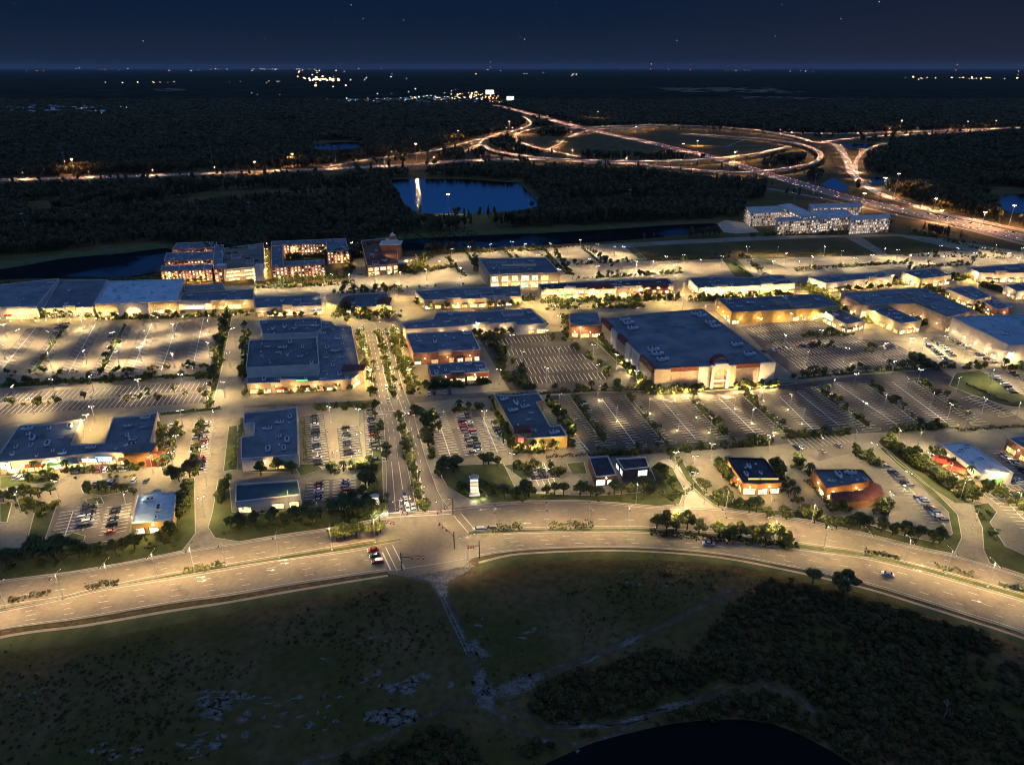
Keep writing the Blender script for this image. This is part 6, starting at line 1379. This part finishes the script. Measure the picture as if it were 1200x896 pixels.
# --- the woods between the town and the motorway and beyond
n = 170000
y = 700 + (4300 - 700) * rs.rand(n) ** 1.15; x = (rs.rand(n) * 2 - 1) * (y * .80 + 120)
keep = np.ones(n, bool)
keep &= ~in_poly(x, y, TOWNW)
for W in WPOLY[:-1]:
    for dx, dy in ((0, 0), (9, 0), (-9, 0), (0, 14), (0, -22)): keep &= ~in_poly(x + dx, y + dy, W)
for P, w in HW: keep &= ~near_path(x, y, P, w / 2 + 15)
for px in [[(725,300),(725,286),(900,272),(1050,272),(1250,300),(1250,330),(725,330)], [(868,262),(874,235),(905,236),(930,233),(955,234),(1010,234),(1050,246),(1050,262),(1110,276),(1250,310),(1250,285),(1120,268),(1050,250),(1000,236)], [(868,262),(872,234),(1010,233),(1050,246),(1050,262),(1100,278),(868,278)], [(838,255),(895,255),(895,278),(838,275)],
   [(930,158),(975,165),(1000,200),(1010,222),(1000,222),(950,205)], [(100,312),(240,280),(240,340),(100,340)], [(452,262),(470,205),(625,208),(650,240),(630,256),(560,258)][:0], [(-200,340),(-200,312),(12,300),(75,293),(150,285),(196,282),(196,292),(75,306),(0,318)], [(440,278),(560,268),(660,265),(840,256),(840,270),(660,282),(560,290),(440,292)],
   [(1150,225),(1260,225),(1260,260),(1180,252)]]:
    if px: keep &= ~in_poly(x, y, PX(px))
nz = vnoise(x + 5000, y, 70, 1); nz2 = vnoise(x + 9000, y, 240, 2)
keep &= nz > .16
clear = in_poly(x, y, PX([(30,236),(200,226),(430,218),(440,232),(300,240),(120,256),(40,262)])); keep &= ~(clear & (nz > .3))
keep &= ~in_poly(x, y, PX([(480,184),(496,184),(500,213),(478,213)]))
clear2 = in_poly(x, y, PX([(640,235),(760,232),(800,240),(700,246)])); keep &= ~(clear2 & (nz > .35))
loops = in_poly(x, y, PX([(600,150),(660,148),(800,150),(950,165),(955,195),(860,200),(700,186),(620,172)])); keep &= ~(loops & (nz2 < .55))
x = x[keep]; y = y[keep]; k = np.clip(y / 1500, .8, 2.2)
h = (8 + 10 * vnoise(x + 300, y + 77, 45, 5) + 5 * rs.rand(len(x))); edge = np.where(y < 850, .72, 1.0); h *= edge
# the woods are cut back on the town side of the roads and ponds, so that they stay in view from the town
hide = np.zeros(len(x), bool)
for f in (.15, .3, .42, .54, .66, .78, .88, 1.0):
    q = CAMH / (CAMH - h * f); X, Y = x * q, y * q
    for j, (P, w) in enumerate(HW):
        m_ = near_path(X, Y, P, w / 2 + 2)
        if DECK[j]: m_ |= near_path(X * .95, Y * .95, P, w / 2 + 5) | near_path(X * .975, Y * .975, P, w / 2 + 4)
        hide |= m_ & (y < 4200)
    for W in WPOLY[:2] + WPOLY[4:8]: hide |= in_poly(X, Y, W)
keep = ~(hide & (rs.rand(len(x)) < .97)); x, y, h, k = x[keep], y[keep], h[keep], k[keep]
wd = h * (.55 + .35 * rs.rand(len(x))) * k
FS = [source('wood_source', wood_tree(60 + i, i in (1, 3)), [M['forest'], M['trunk']]) for i in range(5)]
scatter('woodland', np.stack([x, y], 1), np.stack([wd, wd, h], 1), FS, 'dark woodland spreading behind the shops and around the motorway', 1)
print('wood', len(x))
# --- canopy far beyond
ny, nx = 170, 260
ys = 3900 * (60000 / 3900) ** (np.linspace(0, 1, ny) ** 1.0); V = []; 
rows = []
for j, yy in enumerate(ys):
    xs = np.linspace(-1, 1, nx) * (yy * .84 + 200); amp = 7; h = 7 + amp * vnoise(xs + 60000, np.full(nx, yy), max(35., yy * .012), 8) + 5 * rs.rand(nx) * (1 if yy < 12000 else .3)
    if j == 0: h[:] = 0
    rows.append(np.stack([xs, np.full(nx, yy), h], 1))
V = np.concatenate(rows); F = [(j * nx + i, j * nx + i + 1, (j + 1) * nx + i + 1, (j + 1) * nx + i) for j in range(ny - 1) for i in range(nx - 1)]
me = bpy.data.meshes.new('far_woodland'); me.from_pydata([tuple(v) for v in V], [], F); M['canopy'] = surf('far_canopy', (.014, .02, .014), (.03, .038, .024), .004, rough=1, spec=.0, detail=8); me.materials.append(M['canopy']); me.update()
o = put(bpy.data.objects.new('far_woodland', me)); tag(o, 'flat dark canopy of far woodland reaching the horizon', 'woodland', None, 'stuff')
# --- scrub in the foreground
n = 52000
y = 105 + rs.rand(n) * 175; x = (rs.rand(n) * 2 - 1) * 250
keep = np.ones(n, bool)
south = PX([(-160,789),(0,749),(100,735),(200,718.5),(265,709),(330,697.5),(400,686),(455,677),(480,677),(510,680),(545,676),(562,662),(592,655),(620,651.5),(700,648),(767,649.5),(840,656),(912,669.5),(1009,691),(1081,713),(1141,733),(1200,752),(1400,830),(1400,1200),(-300,1200)])
keep &= in_poly(x, y, south)
for d in ((0, 0), (2, 0), (-2, 0), (0, 2)): keep &= ~in_poly(x + d[0], y + d[1], WPOLY[-1])
for P, w in TRACKS: keep &= ~near_path(x, y, P, w / 2 + .9)
thick = in_poly(x, y, PX([(905,672),(1000,694),(1081,715),(1200,756),(1400,830),(1400,1100),(900,1000),(990,880),(960,860),(930,838),(800,812),(815,760),(850,715)])) | in_poly(x, y, PX([(390,905),(420,870),(470,848),(540,860),(570,900),(560,1000),(380,1000)])) | in_poly(x, y, PX([(610,835),(640,800),(780,760),(830,800),(800,822),(700,842),(640,845)])) | in_poly(x, y, PX([(600,890),(640,866),(780,832),(900,815),(990,850),(1060,920),(1000,900),(930,850),(800,842),(700,868)]))
nz = vnoise(x + 4000, y + 900, 9, 21); nz3 = vnoise(x + 4000, y + 900, 26, 22)
left = x < -35
dens = np.where(thick, .88, np.where(left, np.clip(nz3 * 1.4 - .6, .01, .4), np.clip(nz3 * 1.1 - .55, .01, .3)))
verge = near_path(x, y, [tuple(G(a, c).xy) for a, c in SW1b], 9) | near_path(x, y, [tuple(G(a, c).xy) for a, c in SW2b], 7)
dens = np.where(thick & (nz3 < .42), .22, dens); dens = np.where(verge & ~thick, dens * .25, dens)
hard = near_path(x, y, [tuple(G(a, c).xy) for a, c in SW2b], 7.5); dens = np.where(hard, .02, dens)
sandy = in_poly(x, y, PX([(170,900),(230,800),(330,790),(400,800),(470,780),(560,760),(560,830),(400,900)])); dens = np.where(sandy, dens * .35, dens)
keep &= rs.rand(n) < dens; x = x[keep]; y = y[keep]; thick = thick[keep]; nz = nz[keep]
gap = thick & (nz3[keep_i] < .30) if False else np.zeros(len(x), bool)
s = np.where(thick, 1.0 + 3.0 * nz ** 1.6 + 2.4 * rs.rand(len(x)) ** 3, .5 + 1.3 * nz * rs.rand(len(x)) + .4 * rs.rand(len(x)))
hh = s * (.65 + .5 * rs.rand(len(x)))
def bush(seed, n=90):
    rr = random.Random(seed); b = MB()
    for k in range(4): leaf_cloud(b, (rr.uniform(-.25, .25), rr.uniform(-.25, .25), rr.uniform(.2, .5)), rr.uniform(.22, .36), n // 4, .1, rr)
    return b
SS = [source('scrub_source', bush(80 + i), [M['scrub']]) for i in range(4)] + [source('scrub_source', bush(90), [M['scrubbrown']])]
small = ~thick
scatter('scrub', np.stack([x[small], y[small]], 1), np.stack([s[small], s[small], hh[small]], 1), SS, 'low scrub and tussocks over the dark waste ground', 3)
SS2 = [source('thicket_source', wood_tree(120 + i, False, 220), [M['scrub'], M['trunk']]) for i in range(4)] + [source('thicket_source', bush(95, 200), [M['scrubbrown']]), source('thicket_source', bush(96, 160), [M['scrubbrown']]), source('thicket_source', bush(97, 160), [M['scrub']])]
scatter('thicket', np.stack([x[thick], y[thick]], 1), np.stack([s[thick], s[thick], hh[thick]], 1), SS2, 'dense dark thicket filling the lower right of the waste ground', 4)
print('scrub', small.sum(), thick.sum())
# verge shrubs under the trees along the boulevard
n = 9000; px = []
for poly, m in [([(0,678),(150,655),(214,640),(212,604),(140,634),(60,642),(0,656)], .5), ([(254,628),(380,616),(440,604),(446,560),(430,576),(400,596),(275,600)], .6), ([(560,588),(790,588),(800,575),(770,560),(750,577),(600,578)], .55), ([(800,560),(838,588),(1000,618),(1100,632),(1060,625),(960,600),(860,588)], .7), ([(1040,528),(1125,586),(1136,590),(1060,530)], .4), ([(1140,594),(1158,592),(1176,636),(1150,640)], .5), ([(470,283),(560,276),(560,270),(470,276)], .5), ([(0,331),(120,328),(185,320),(190,326),(120,331),(0,334)], .8), ([(450,294),(560,291),(690,286),(700,289),(560,295),(450,298)], .8), ([(200,288),(215,284),(410,278),(410,282),(210,288)], .8)]:
    P = PX(poly); xs = [p[0] for p in P]; ys_ = [p[1] for p in P]; k = int((max(xs) - min(xs)) * (max(ys_) - min(ys_)) * .12 * m); X = rs.uniform(min(xs), max(xs), k); Y = rs.uniform(min(ys_), max(ys_), k); q = in_poly(X, Y, P); px.append(np.stack([X[q], Y[q]], 1))
pts = np.concatenate(px); s = 1.0 + 1.8 * rs.rand(len(pts))
SH = [source('verge_source', bush(100 + i, 110), [M['hedge']]) for i in range(3)]
scatter('verge_shrubs', pts, np.stack([s, s, s * .8], 1), SH, 'shrubs filling the planted verges under the trees', 5)
# street planting: shrubs and young trees in the beds and walks of the shopping streets
sp_ = []
for a_, b_2, n, wd in [((522,302),(546,326),30,3),((560,296),(640,293),40,3),((650,294),(668,322),30,3),((690,291),(718,313),30,3),((670,327),(800,320),50,3),((660,311),(735,307),30,3),((770,306),(860,302),30,3),((930,317),(1060,309),50,3),((1060,315),(1140,310),30,3),((900,325),(870,300),20,4),((1060,300),(1200,303),40,4),((0,440),(250,430),24,4),((0,476),(240,462),20,6),((5,453),(250,441),70,2.5),((365,480),(440,477),24,3),((387,552),(440,548),24,4),((505,484),(505,536),24,3),((530,483),(566,480),16,2),((600,545),(660,556),24,6),((30,563),(170,559),16,2),((20,590),(60,600),24,5),((210,500),(195,550),24,3),((235,492),(228,558),30,2),((1035,520),(1130,584),60,3),((1150,560),(1205,600),30,5),((930,540),(950,560),14,4),((905,540),(935,590),24,4),((1000,530),(1030,545),20,4),((1080,430),(1200,432),40,4),((1060,415),(1090,430),20,3),((940,395),(1000,392),24,3),((905,402),(1030,412),16,3),((420,389),(438,463),60,4),((460,389),(484,463),80,6),((443,388),(462,465),50,2.5),((468,486),(496,596),60,2.5),((300,369),(376,367),40,3),((300,338),(415,333),60,4),((395,372),(465,369),60,12),((395,343),(470,340),30,8),((486,356),(625,352),110,5),((540,384),(640,384),50,5),((634,355),(795,350),150,5),((640,361),(760,360),60,5),((812,353),(935,347),110,5),((860,368),(925,366),40,3),((940,335),(1010,374),110,6),((1000,377),(1085,381),80,6),((950,341),(1060,333),110,5),((1060,330),(1130,328),60,5),((1120,327),(1200,322),70,5),((1088,340),(1168,372),90,6),((1150,335),(1200,350),60,6),((762,463),(712,408),40,2),((768,462),(826,459),26,1.2),((858,457),(912,454),22,1.2),((430,322),(530,314),120,10),((480,322),(500,300),60,10),((190,330),(260,328),60,5),((320,331),(400,325),90,6),((410,322),(400,290),40,5),((335,303),(378,300),60,4),((0,373),(110,371),60,3),((110,375),(300,369),90,3),((0,557),(165,550),24,1.5),((185,548),(192,500),40,4),((288,460),(410,456),80,3),((590,395),(560,397),30,3),((495,455),(575,450),70,4),((582,470),(606,528),110,5),((612,530),(668,520),60,4),((640,466),(674,512),50,3),((866,577),(918,575),20,2),((845,545),(866,574),50,4),((1040,592),(1030,602),16,3),((966,594),(1000,598),14,2),((1096,530),(1156,575),110,5),((660,372),(668,400),30,4),((545,575),(575,575),50,5),((428,605),(446,590),60,5),((860,245),(1050,262),60,5),((880,277),(1045,272),70,4),((1060,270),(1180,300),50,8),((560,318),(556,300),30,5),((655,325),(640,300),30,5),((580,398),(592,440),40,4),((595,445),(625,455),30,4),((700,395),(760,455),50,2),((262,370),(244,478),60,3),((284,445),(288,380),40,3),((850,510),(840,505),4,2),(( 575,398),(576,405),7,2),(( 591,410),(592,417),7,2),(( 601,421),(602,428),7,2),(( 611,432),(612,439),7,2),(( 613,443),(614,450),7,2),(( 646,393),(647,400),7,2),(( 675,405),(676,412),7,2),(( 691,414),(692,421),7,2),(( 702,425),(703,432),7,2),(( 711,437),(712,444),7,2),((874,463),(915,502),22,2),((809,465),(848,508),22,2),((736,463),(778,515),14,1.5),((671,463),(707,516),24,2),((1019,450),(1078,496),18,2),((1074,447),(1144,493),18,2),((955,454),(1018,500),20,2),((76,386),(41,433),14,2),((147,381),(117,438),14,2),((640,460),(760,456),30,2),((700,534),(790,529),24,3),((800,527),(905,520),30,3),((930,441),(1090,428),34,3),((915,512),(1000,507),24,3),((1050,505),(1110,500),24,3)]:
    A2_, B2_ = G(*a_), G(*b_2); n = int(n * 1.5); t = rs.rand(n); j = rs.normal(0, wd * .4, (n, 2)); sp_.append(np.stack([A2_.x + (B2_.x - A2_.x) * t, A2_.y + (B2_.y - A2_.y) * t], 1) + j)
pts = np.concatenate(sp_); ok = np.ones(len(pts), bool)
for o in [o for o in BLD.values()]:
    w_ = [c for c in o.children if c.name.startswith('roof') and 'unit' not in c.name and 'vent' not in c.name][0]; P = [(v.co.x + o.location.x, v.co.y + o.location.y) for v in w_.data.vertices]; ok &= ~in_poly(pts[:, 0], pts[:, 1], P)
pts = pts[ok]; s = 1.6 + 4.2 * rs.rand(len(pts)) ** 1.7
SB = [source('planting_source', bush(130 + i, 110), [M['leafB']]) for i in range(3)] + [source('planting_source', bush(140, 110), [M['leafA']]), source('planting_source', wood_tree(150, False, 200), [M['leafA'], M['trunk']]), source('planting_source', wood_tree(151, False, 200), [M['leafB'], M['trunk']])]
pm_, pc_ = tree_meshes(8, 'palm'); n0 = len(pc_.v); pc_.v += pm_.v; pc_.f += [tuple(n0 + i for i in f) for f in pm_.f]; pc_.m += [1] * len(pm_.f); SB.append(source('planting_source', pc_, [M['palm'], M['trunk']]))
scatter('street_planting', pts, np.stack([s, s, s * 1.1], 1), SB, 'shrubs and small palms in the beds of the shopping streets', 6)
# bare tree in the thicket
p = G(1105, 842); t = MB(); rr = random.Random(4)
def limb(a, d, L, r, lv):
    b2 = a + d * L; t.tube(a, b2, r, r * .6, 5)
    if lv: 
        for _ in range(3): limb(b2, (d + Vector((rr.uniform(-.7, .7), rr.uniform(-.7, .7), rr.uniform(-.1, .5)))).normalized(), L * .62, r * .55, lv - 1)
limb(Vector((0, 0, 0)), Vector((.1, 0, 1)).normalized(), 3.2, .16, 4); o = t.build('bare_tree', M['walk']); o.location = (p.x, p.y, 0); tag(o, 'pale leafless tree standing in the dark thicket', 'tree')

# ---------------------------------------------------------------- far settlements: small lit buildings, each cluster one mass of lights
fr = random.Random(9)
def lights(name, label, spec, mats):
    b = MB()
    for cx, cy, n, sx, sy, sz in spec:
        for _ in range(n):
            px_ = cx + fr.gauss(0, sx / 2); py_ = max(80.2, cy + fr.gauss(0, sy / 2)); p = G(px_, py_); d = p.y; s = d * .0007 * sz * fr.uniform(.5, 1.3); m = fr.choices(range(len(mats)), [5, 3, 1][:len(mats)])[0]
            b.box((p.x, p.y, 13), (s * 1.3, s, s * .9), m, 0, True)
    tag(b.build(name, mats), label, 'far lights', None, 'stuff')
fw = emis('far_town_warm', (1, .68, .36), 3.4); fc = emis('far_town_white', (.85, .93, 1), 4.5); fo = emis('far_town_orange', (1, .45, .15), 9)
lights('far_town_lights', 'bright orange-white cluster of far town lights on the left', [(375,95,26,26,5,2.0),(385,96,14,36,6,1.3),(365,84,10,60,2,1.0)], [fo, fw, fc])
lights('far_town_lights', 'string of far lights along the left horizon', [(345,81.5,24,80,.5,.8),(210,83,7,50,.8,.6),(120,81.5,6,60,1.2,.5),(40,83,4,50,2,.5),(175,98.5,12,45,1,.8),(280,97,8,80,2,.7),(300,113,3,40,3,.7),(440,92,8,60,6,.9)], [fw, fc, fo])
lights('far_town_lights', 'scattered far lights around the middle horizon', [(580,84,5,24,5,.7),(650,87,8,50,3,.7),(790,82,4,110,1.2,.5),(880,83,4,50,.8,.5),(930,84,5,30,.8,.7)], [fw, fc, fo])
lights('far_town_lights', 'string of warm lights along the right horizon', [(1140,93,24,90,2,.9),(1085,92,8,40,1,.8),(1195,88,3,20,5,.8),(1150,121,3,60,3,.7)], [fw, fo, fc])
lights('far_estate_lights', 'long thin estate of white lights left of the interchange', [(425,120,26,40,2.2,.9),(470,120,40,70,2.6,.9),(520,118,40,50,3,1.0),(548,118,18,24,3,1.1),(500,110,8,60,5,.9)], [fc, fw, fo])
lights('far_estate_lights', 'red and orange tail of lights where the motorway leaves the estate', [(556,113,26,26,3,1.1),(572,118,18,18,3,1.1),(590,122,10,14,3,.9)], [fo, fw, M['farred']])
def estate(label, spec, n, seed):
    rr = random.Random(seed); root = None
    cx, cy, sx, sy = spec; XS = sorted(cx + rr.uniform(-sx, sx) for _ in range(n))
    for i in range(n):
        px_ = XS[i]; py_ = cy + rr.uniform(-sy, sy); p = G(px_, py_)
        r = empty('far_house', (p.x, p.y, 0), rr.uniform(-.3, .3), f'small pale far house, {nth(i)} ' + label, 'house', 'houses ' + label.split(' in ', 1)[-1]); w = rr.uniform(14, 26)
        b = MB(); b.box((0, 0, 0), (w, 12, 15)); b.build('wall', M['white'], r); b = MB(); b.box((0, 0, 15), (w + 1, 13, 4), 0, 0, False, .5); b.build('roof', M['rooflight'], r)
        for k in range(3): g = MB(); g.box((-w / 3 + k * w / 3, -6.05, 9 + rr.uniform(-1, 1)), (w * .14, .2, 3), 0, 0, True); g.build('window', [fc, fw][k % 2], r)
estate('from the left in the lit estate far left', (70,132,58,4), 34, 1)
estate('from the left in the estate left of the interchange', (485,121,80,2.5), 30, 2)
lights('far_estate_lights', 'warm street lights among the lit estate far left', [(75,131,40,90,4,.55),(98,133,10,14,3,.9),(36,133,10,24,3,.7)], [fc, fo, fw])
# highway sign boards, lit
for x, y_, w, lab in [(598,121,8,'white lit road sign board over the motorway at its far bend'),(574,113,9,'far white lit board at the estate end')]:
    p = G(x, y_); s = p.y / F0; b = MB(); b.box((p.x, p.y, 12), (w * s, 2, 4.5 * s), 0, 0, True); b.box((p.x - w * s / 2, p.y + 1.5, 0), (1, 1, 14), 1); b.box((p.x + w * s / 2, p.y + 1.5, 0), (1, 1, 14), 1); o = b.build('lit_sign_board', [M['signwhite'], M['metal']]); tag(o, lab, 'sign board')

# ---------------------------------------------------------------- world, moonless dusk, camera
w = bpy.data.worlds.new('World'); scene.world = w; w.use_nodes = True; nt = w.node_tree; bg = nt.nodes['Background']
sky = N(nt, 'ShaderNodeTexSky', sky_type='NISHITA'); sky.sun_disc = False; sky.sun_elevation = R(-4.0); sky.sun_rotation = R(200); sky.altitude = 100
tc = N(nt, 'ShaderNodeTexCoord'); sx = N(nt, 'ShaderNodeSeparateXYZ'); nt.links.new(tc.outputs['Generated'], sx.inputs[0])
rp = N(nt, 'ShaderNodeValToRGB'); E = rp.color_ramp.elements; nt.links.new(sx.outputs['Z'], rp.inputs['Fac'])
stops = [(0.0, (.008, .0155, .035)), (.02, (.0078, .0152, .035)), (.055, (.0042, .0115, .031)), (.085, (.003, .0105, .033)), (.11, (.005, .03, .12)), (.14, (.012, .08, .34)), (.24, (.018, .10, .38)), (.5, (.065, .125, .28)), (1.0, (.11, .18, .34))]
E[0].position = 0; E[0].color = (*stops[0][1], 1); E[1].position = 1; E[1].color = (*stops[-1][1], 1)
for p_, c_ in stops[1:-1]: e = E.new(p_); e.color = (*c_, 1)
# warmer glow low on the right-hand side
mg = N(nt, 'ShaderNodeMapRange'); mg.inputs['From Min'].default_value = .1; mg.inputs['From Max'].default_value = .75; mg.inputs['To Max'].default_value = .8; nt.links.new(sx.outputs['X'], mg.inputs['Value'])
m2 = N(nt, 'ShaderNodeMapRange'); m2.inputs['From Min'].default_value = .0; m2.inputs['From Max'].default_value = .16; m2.inputs['To Min'].default_value = 1; m2.inputs['To Max'].default_value = 0; nt.links.new(sx.outputs['Z'], m2.inputs['Value'])
mm = N(nt, 'ShaderNodeMath', operation='MULTIPLY'); nt.links.new(mg.outputs[0], mm.inputs[0]); nt.links.new(m2.outputs[0], mm.inputs[1])
mx = N(nt, 'ShaderNodeMixRGB'); nt.links.new(mm.outputs[0], mx.inputs['Fac']); nt.links.new(rp.outputs['Color'], mx.inputs['Color1']); mx.inputs['Color2'].default_value = (.018, .0175, .030, 1)
# stars
vo = N(nt, 'ShaderNodeTexVoronoi'); vo.inputs['Scale'].default_value = 62; nt.links.new(tc.outputs['Generated'], vo.inputs['Vector'])
st = N(nt, 'ShaderNodeMapRange'); st.inputs['From Min'].default_value = .035; st.inputs['From Max'].default_value = .055; st.inputs['To Min'].default_value = 1; st.inputs['To Max'].default_value = 0; nt.links.new(vo.outputs['Distance'], st.inputs['Value'])
sep = N(nt, 'ShaderNodeSeparateColor'); nt.links.new(vo.outputs['Color'], sep.inputs[0]); pw = N(nt, 'ShaderNodeMath', operation='POWER'); nt.links.new(sep.outputs[0], pw.inputs[0]); pw.inputs[1].default_value = 3
sm = N(nt, 'ShaderNodeMath', operation='MULTIPLY'); nt.links.new(st.outputs[0], sm.inputs[0]); nt.links.new(pw.outputs[0], sm.inputs[1])
sc2 = N(nt, 'ShaderNodeMixRGB', blend_type='ADD'); sc2.inputs['Fac'].default_value = 1; nt.links.new(mx.outputs[0], sc2.inputs['Color1'])
sv = N(nt, 'ShaderNodeMixRGB', blend_type='MULTIPLY'); sv.inputs['Fac'].default_value = 1; sv.inputs['Color2'].default_value = (.6, .7, .85, 1); nt.links.new(sm.outputs[0], sv.inputs['Color1']); nt.links.new(sv.outputs[0], sc2.inputs['Color2'])
# the physical twilight sky adds its faint blue on top
sk = N(nt, 'ShaderNodeMixRGB', blend_type='MULTIPLY'); sk.inputs['Fac'].default_value = 1; sk.inputs['Color2'].default_value = (.02, .02, .02, 1); nt.links.new(sky.outputs['Color'], sk.inputs['Color1'])
sa_ = N(nt, 'ShaderNodeMixRGB', blend_type='ADD'); sa_.inputs['Fac'].default_value = 1; nt.links.new(sc2.outputs[0], sa_.inputs['Color1']); nt.links.new(sk.outputs[0], sa_.inputs['Color2'])
nt.links.new(sa_.outputs[0], bg.inputs['Color']); bg.inputs['Strength'].default_value = 1.0
sun = bpy.data.lights.new('afterglow', 'SUN'); sun.energy = .05; sun.angle = R(25); sun.color = (.6, .75, 1); so = bpy.data.objects.new('afterglow', sun); COL.objects.link(so); so.rotation_euler = (R(40), 0, R(-20))
cam = bpy.data.cameras.new('camera'); cam.sensor_width = 36; cam.sensor_fit = 'HORIZONTAL'; cam.lens = 36 * F0 / W0; cam.clip_start = 1; cam.clip_end = 200000
co = bpy.data.objects.new('camera', cam); COL.objects.link(co); co.location = (0, 0, CAMH); co.rotation_euler = (math.pi / 2 - PITCH, 0, 0); scene.camera = co
vs = scene.view_settings; scene.display_settings.display_device = 'sRGB'; vs.view_transform = 'Standard'; vs.look = 'None'; vs.exposure = 0.15; vs.gamma = 1
cy = scene.cycles; cy.pixel_filter_type = 'BLACKMAN_HARRIS'; cy.filter_width = 1.05; cy.denoiser = 'OPENIMAGEDENOISE'; cy.denoising_input_passes = 'RGB_ALBEDO_NORMAL'; cy.use_denoising = True; cy.max_bounces = 4; cy.diffuse_bounces = 2; cy.glossy_bounces = 3; cy.transparent_max_bounces = 4; cy.sample_clamp_indirect = 3; cy.sample_clamp_direct = 0; cy.use_light_tree = True; cy.caustics_reflective = False; cy.caustics_refractive = False

# the night air between here and the horizon

HAZE_D = 7.0e-6
hz = MB(); X0, X1, Y0, Y1, Z0, Z1 = -62100, 62100, -2100, 62100, -1.0, 340.0
v = [(X0,Y0,Z0),(X1,Y0,Z0),(X1,Y1,Z0),(X0,Y1,Z0),(X0,Y0,Z1),(X1,Y0,Z1),(X1,Y1,Z1),(X0,Y1,Z1)]
hz.v = v; hz.f = [(3,2,1,0),(4,5,6,7),(0,1,5,4),(1,2,6,5),(2,3,7,6),(3,0,4,7)]; hz.m = [0]*6
hm_ = bpy.data.materials.new('night_haze'); hm_.use_nodes = True; t_ = hm_.node_tree; t_.nodes.remove(t_.nodes['Principled BSDF']); pv = N(t_, 'ShaderNodeVolumePrincipled'); pv.inputs['Density'].default_value = HAZE_D; pv.inputs['Color'].default_value = (.7, .82, 1, 1); t_.links.new(pv.outputs[0], t_.nodes['Material Output'].inputs['Volume'])
ho = hz.build('haze', hm_); tag(ho, kind='stuff')
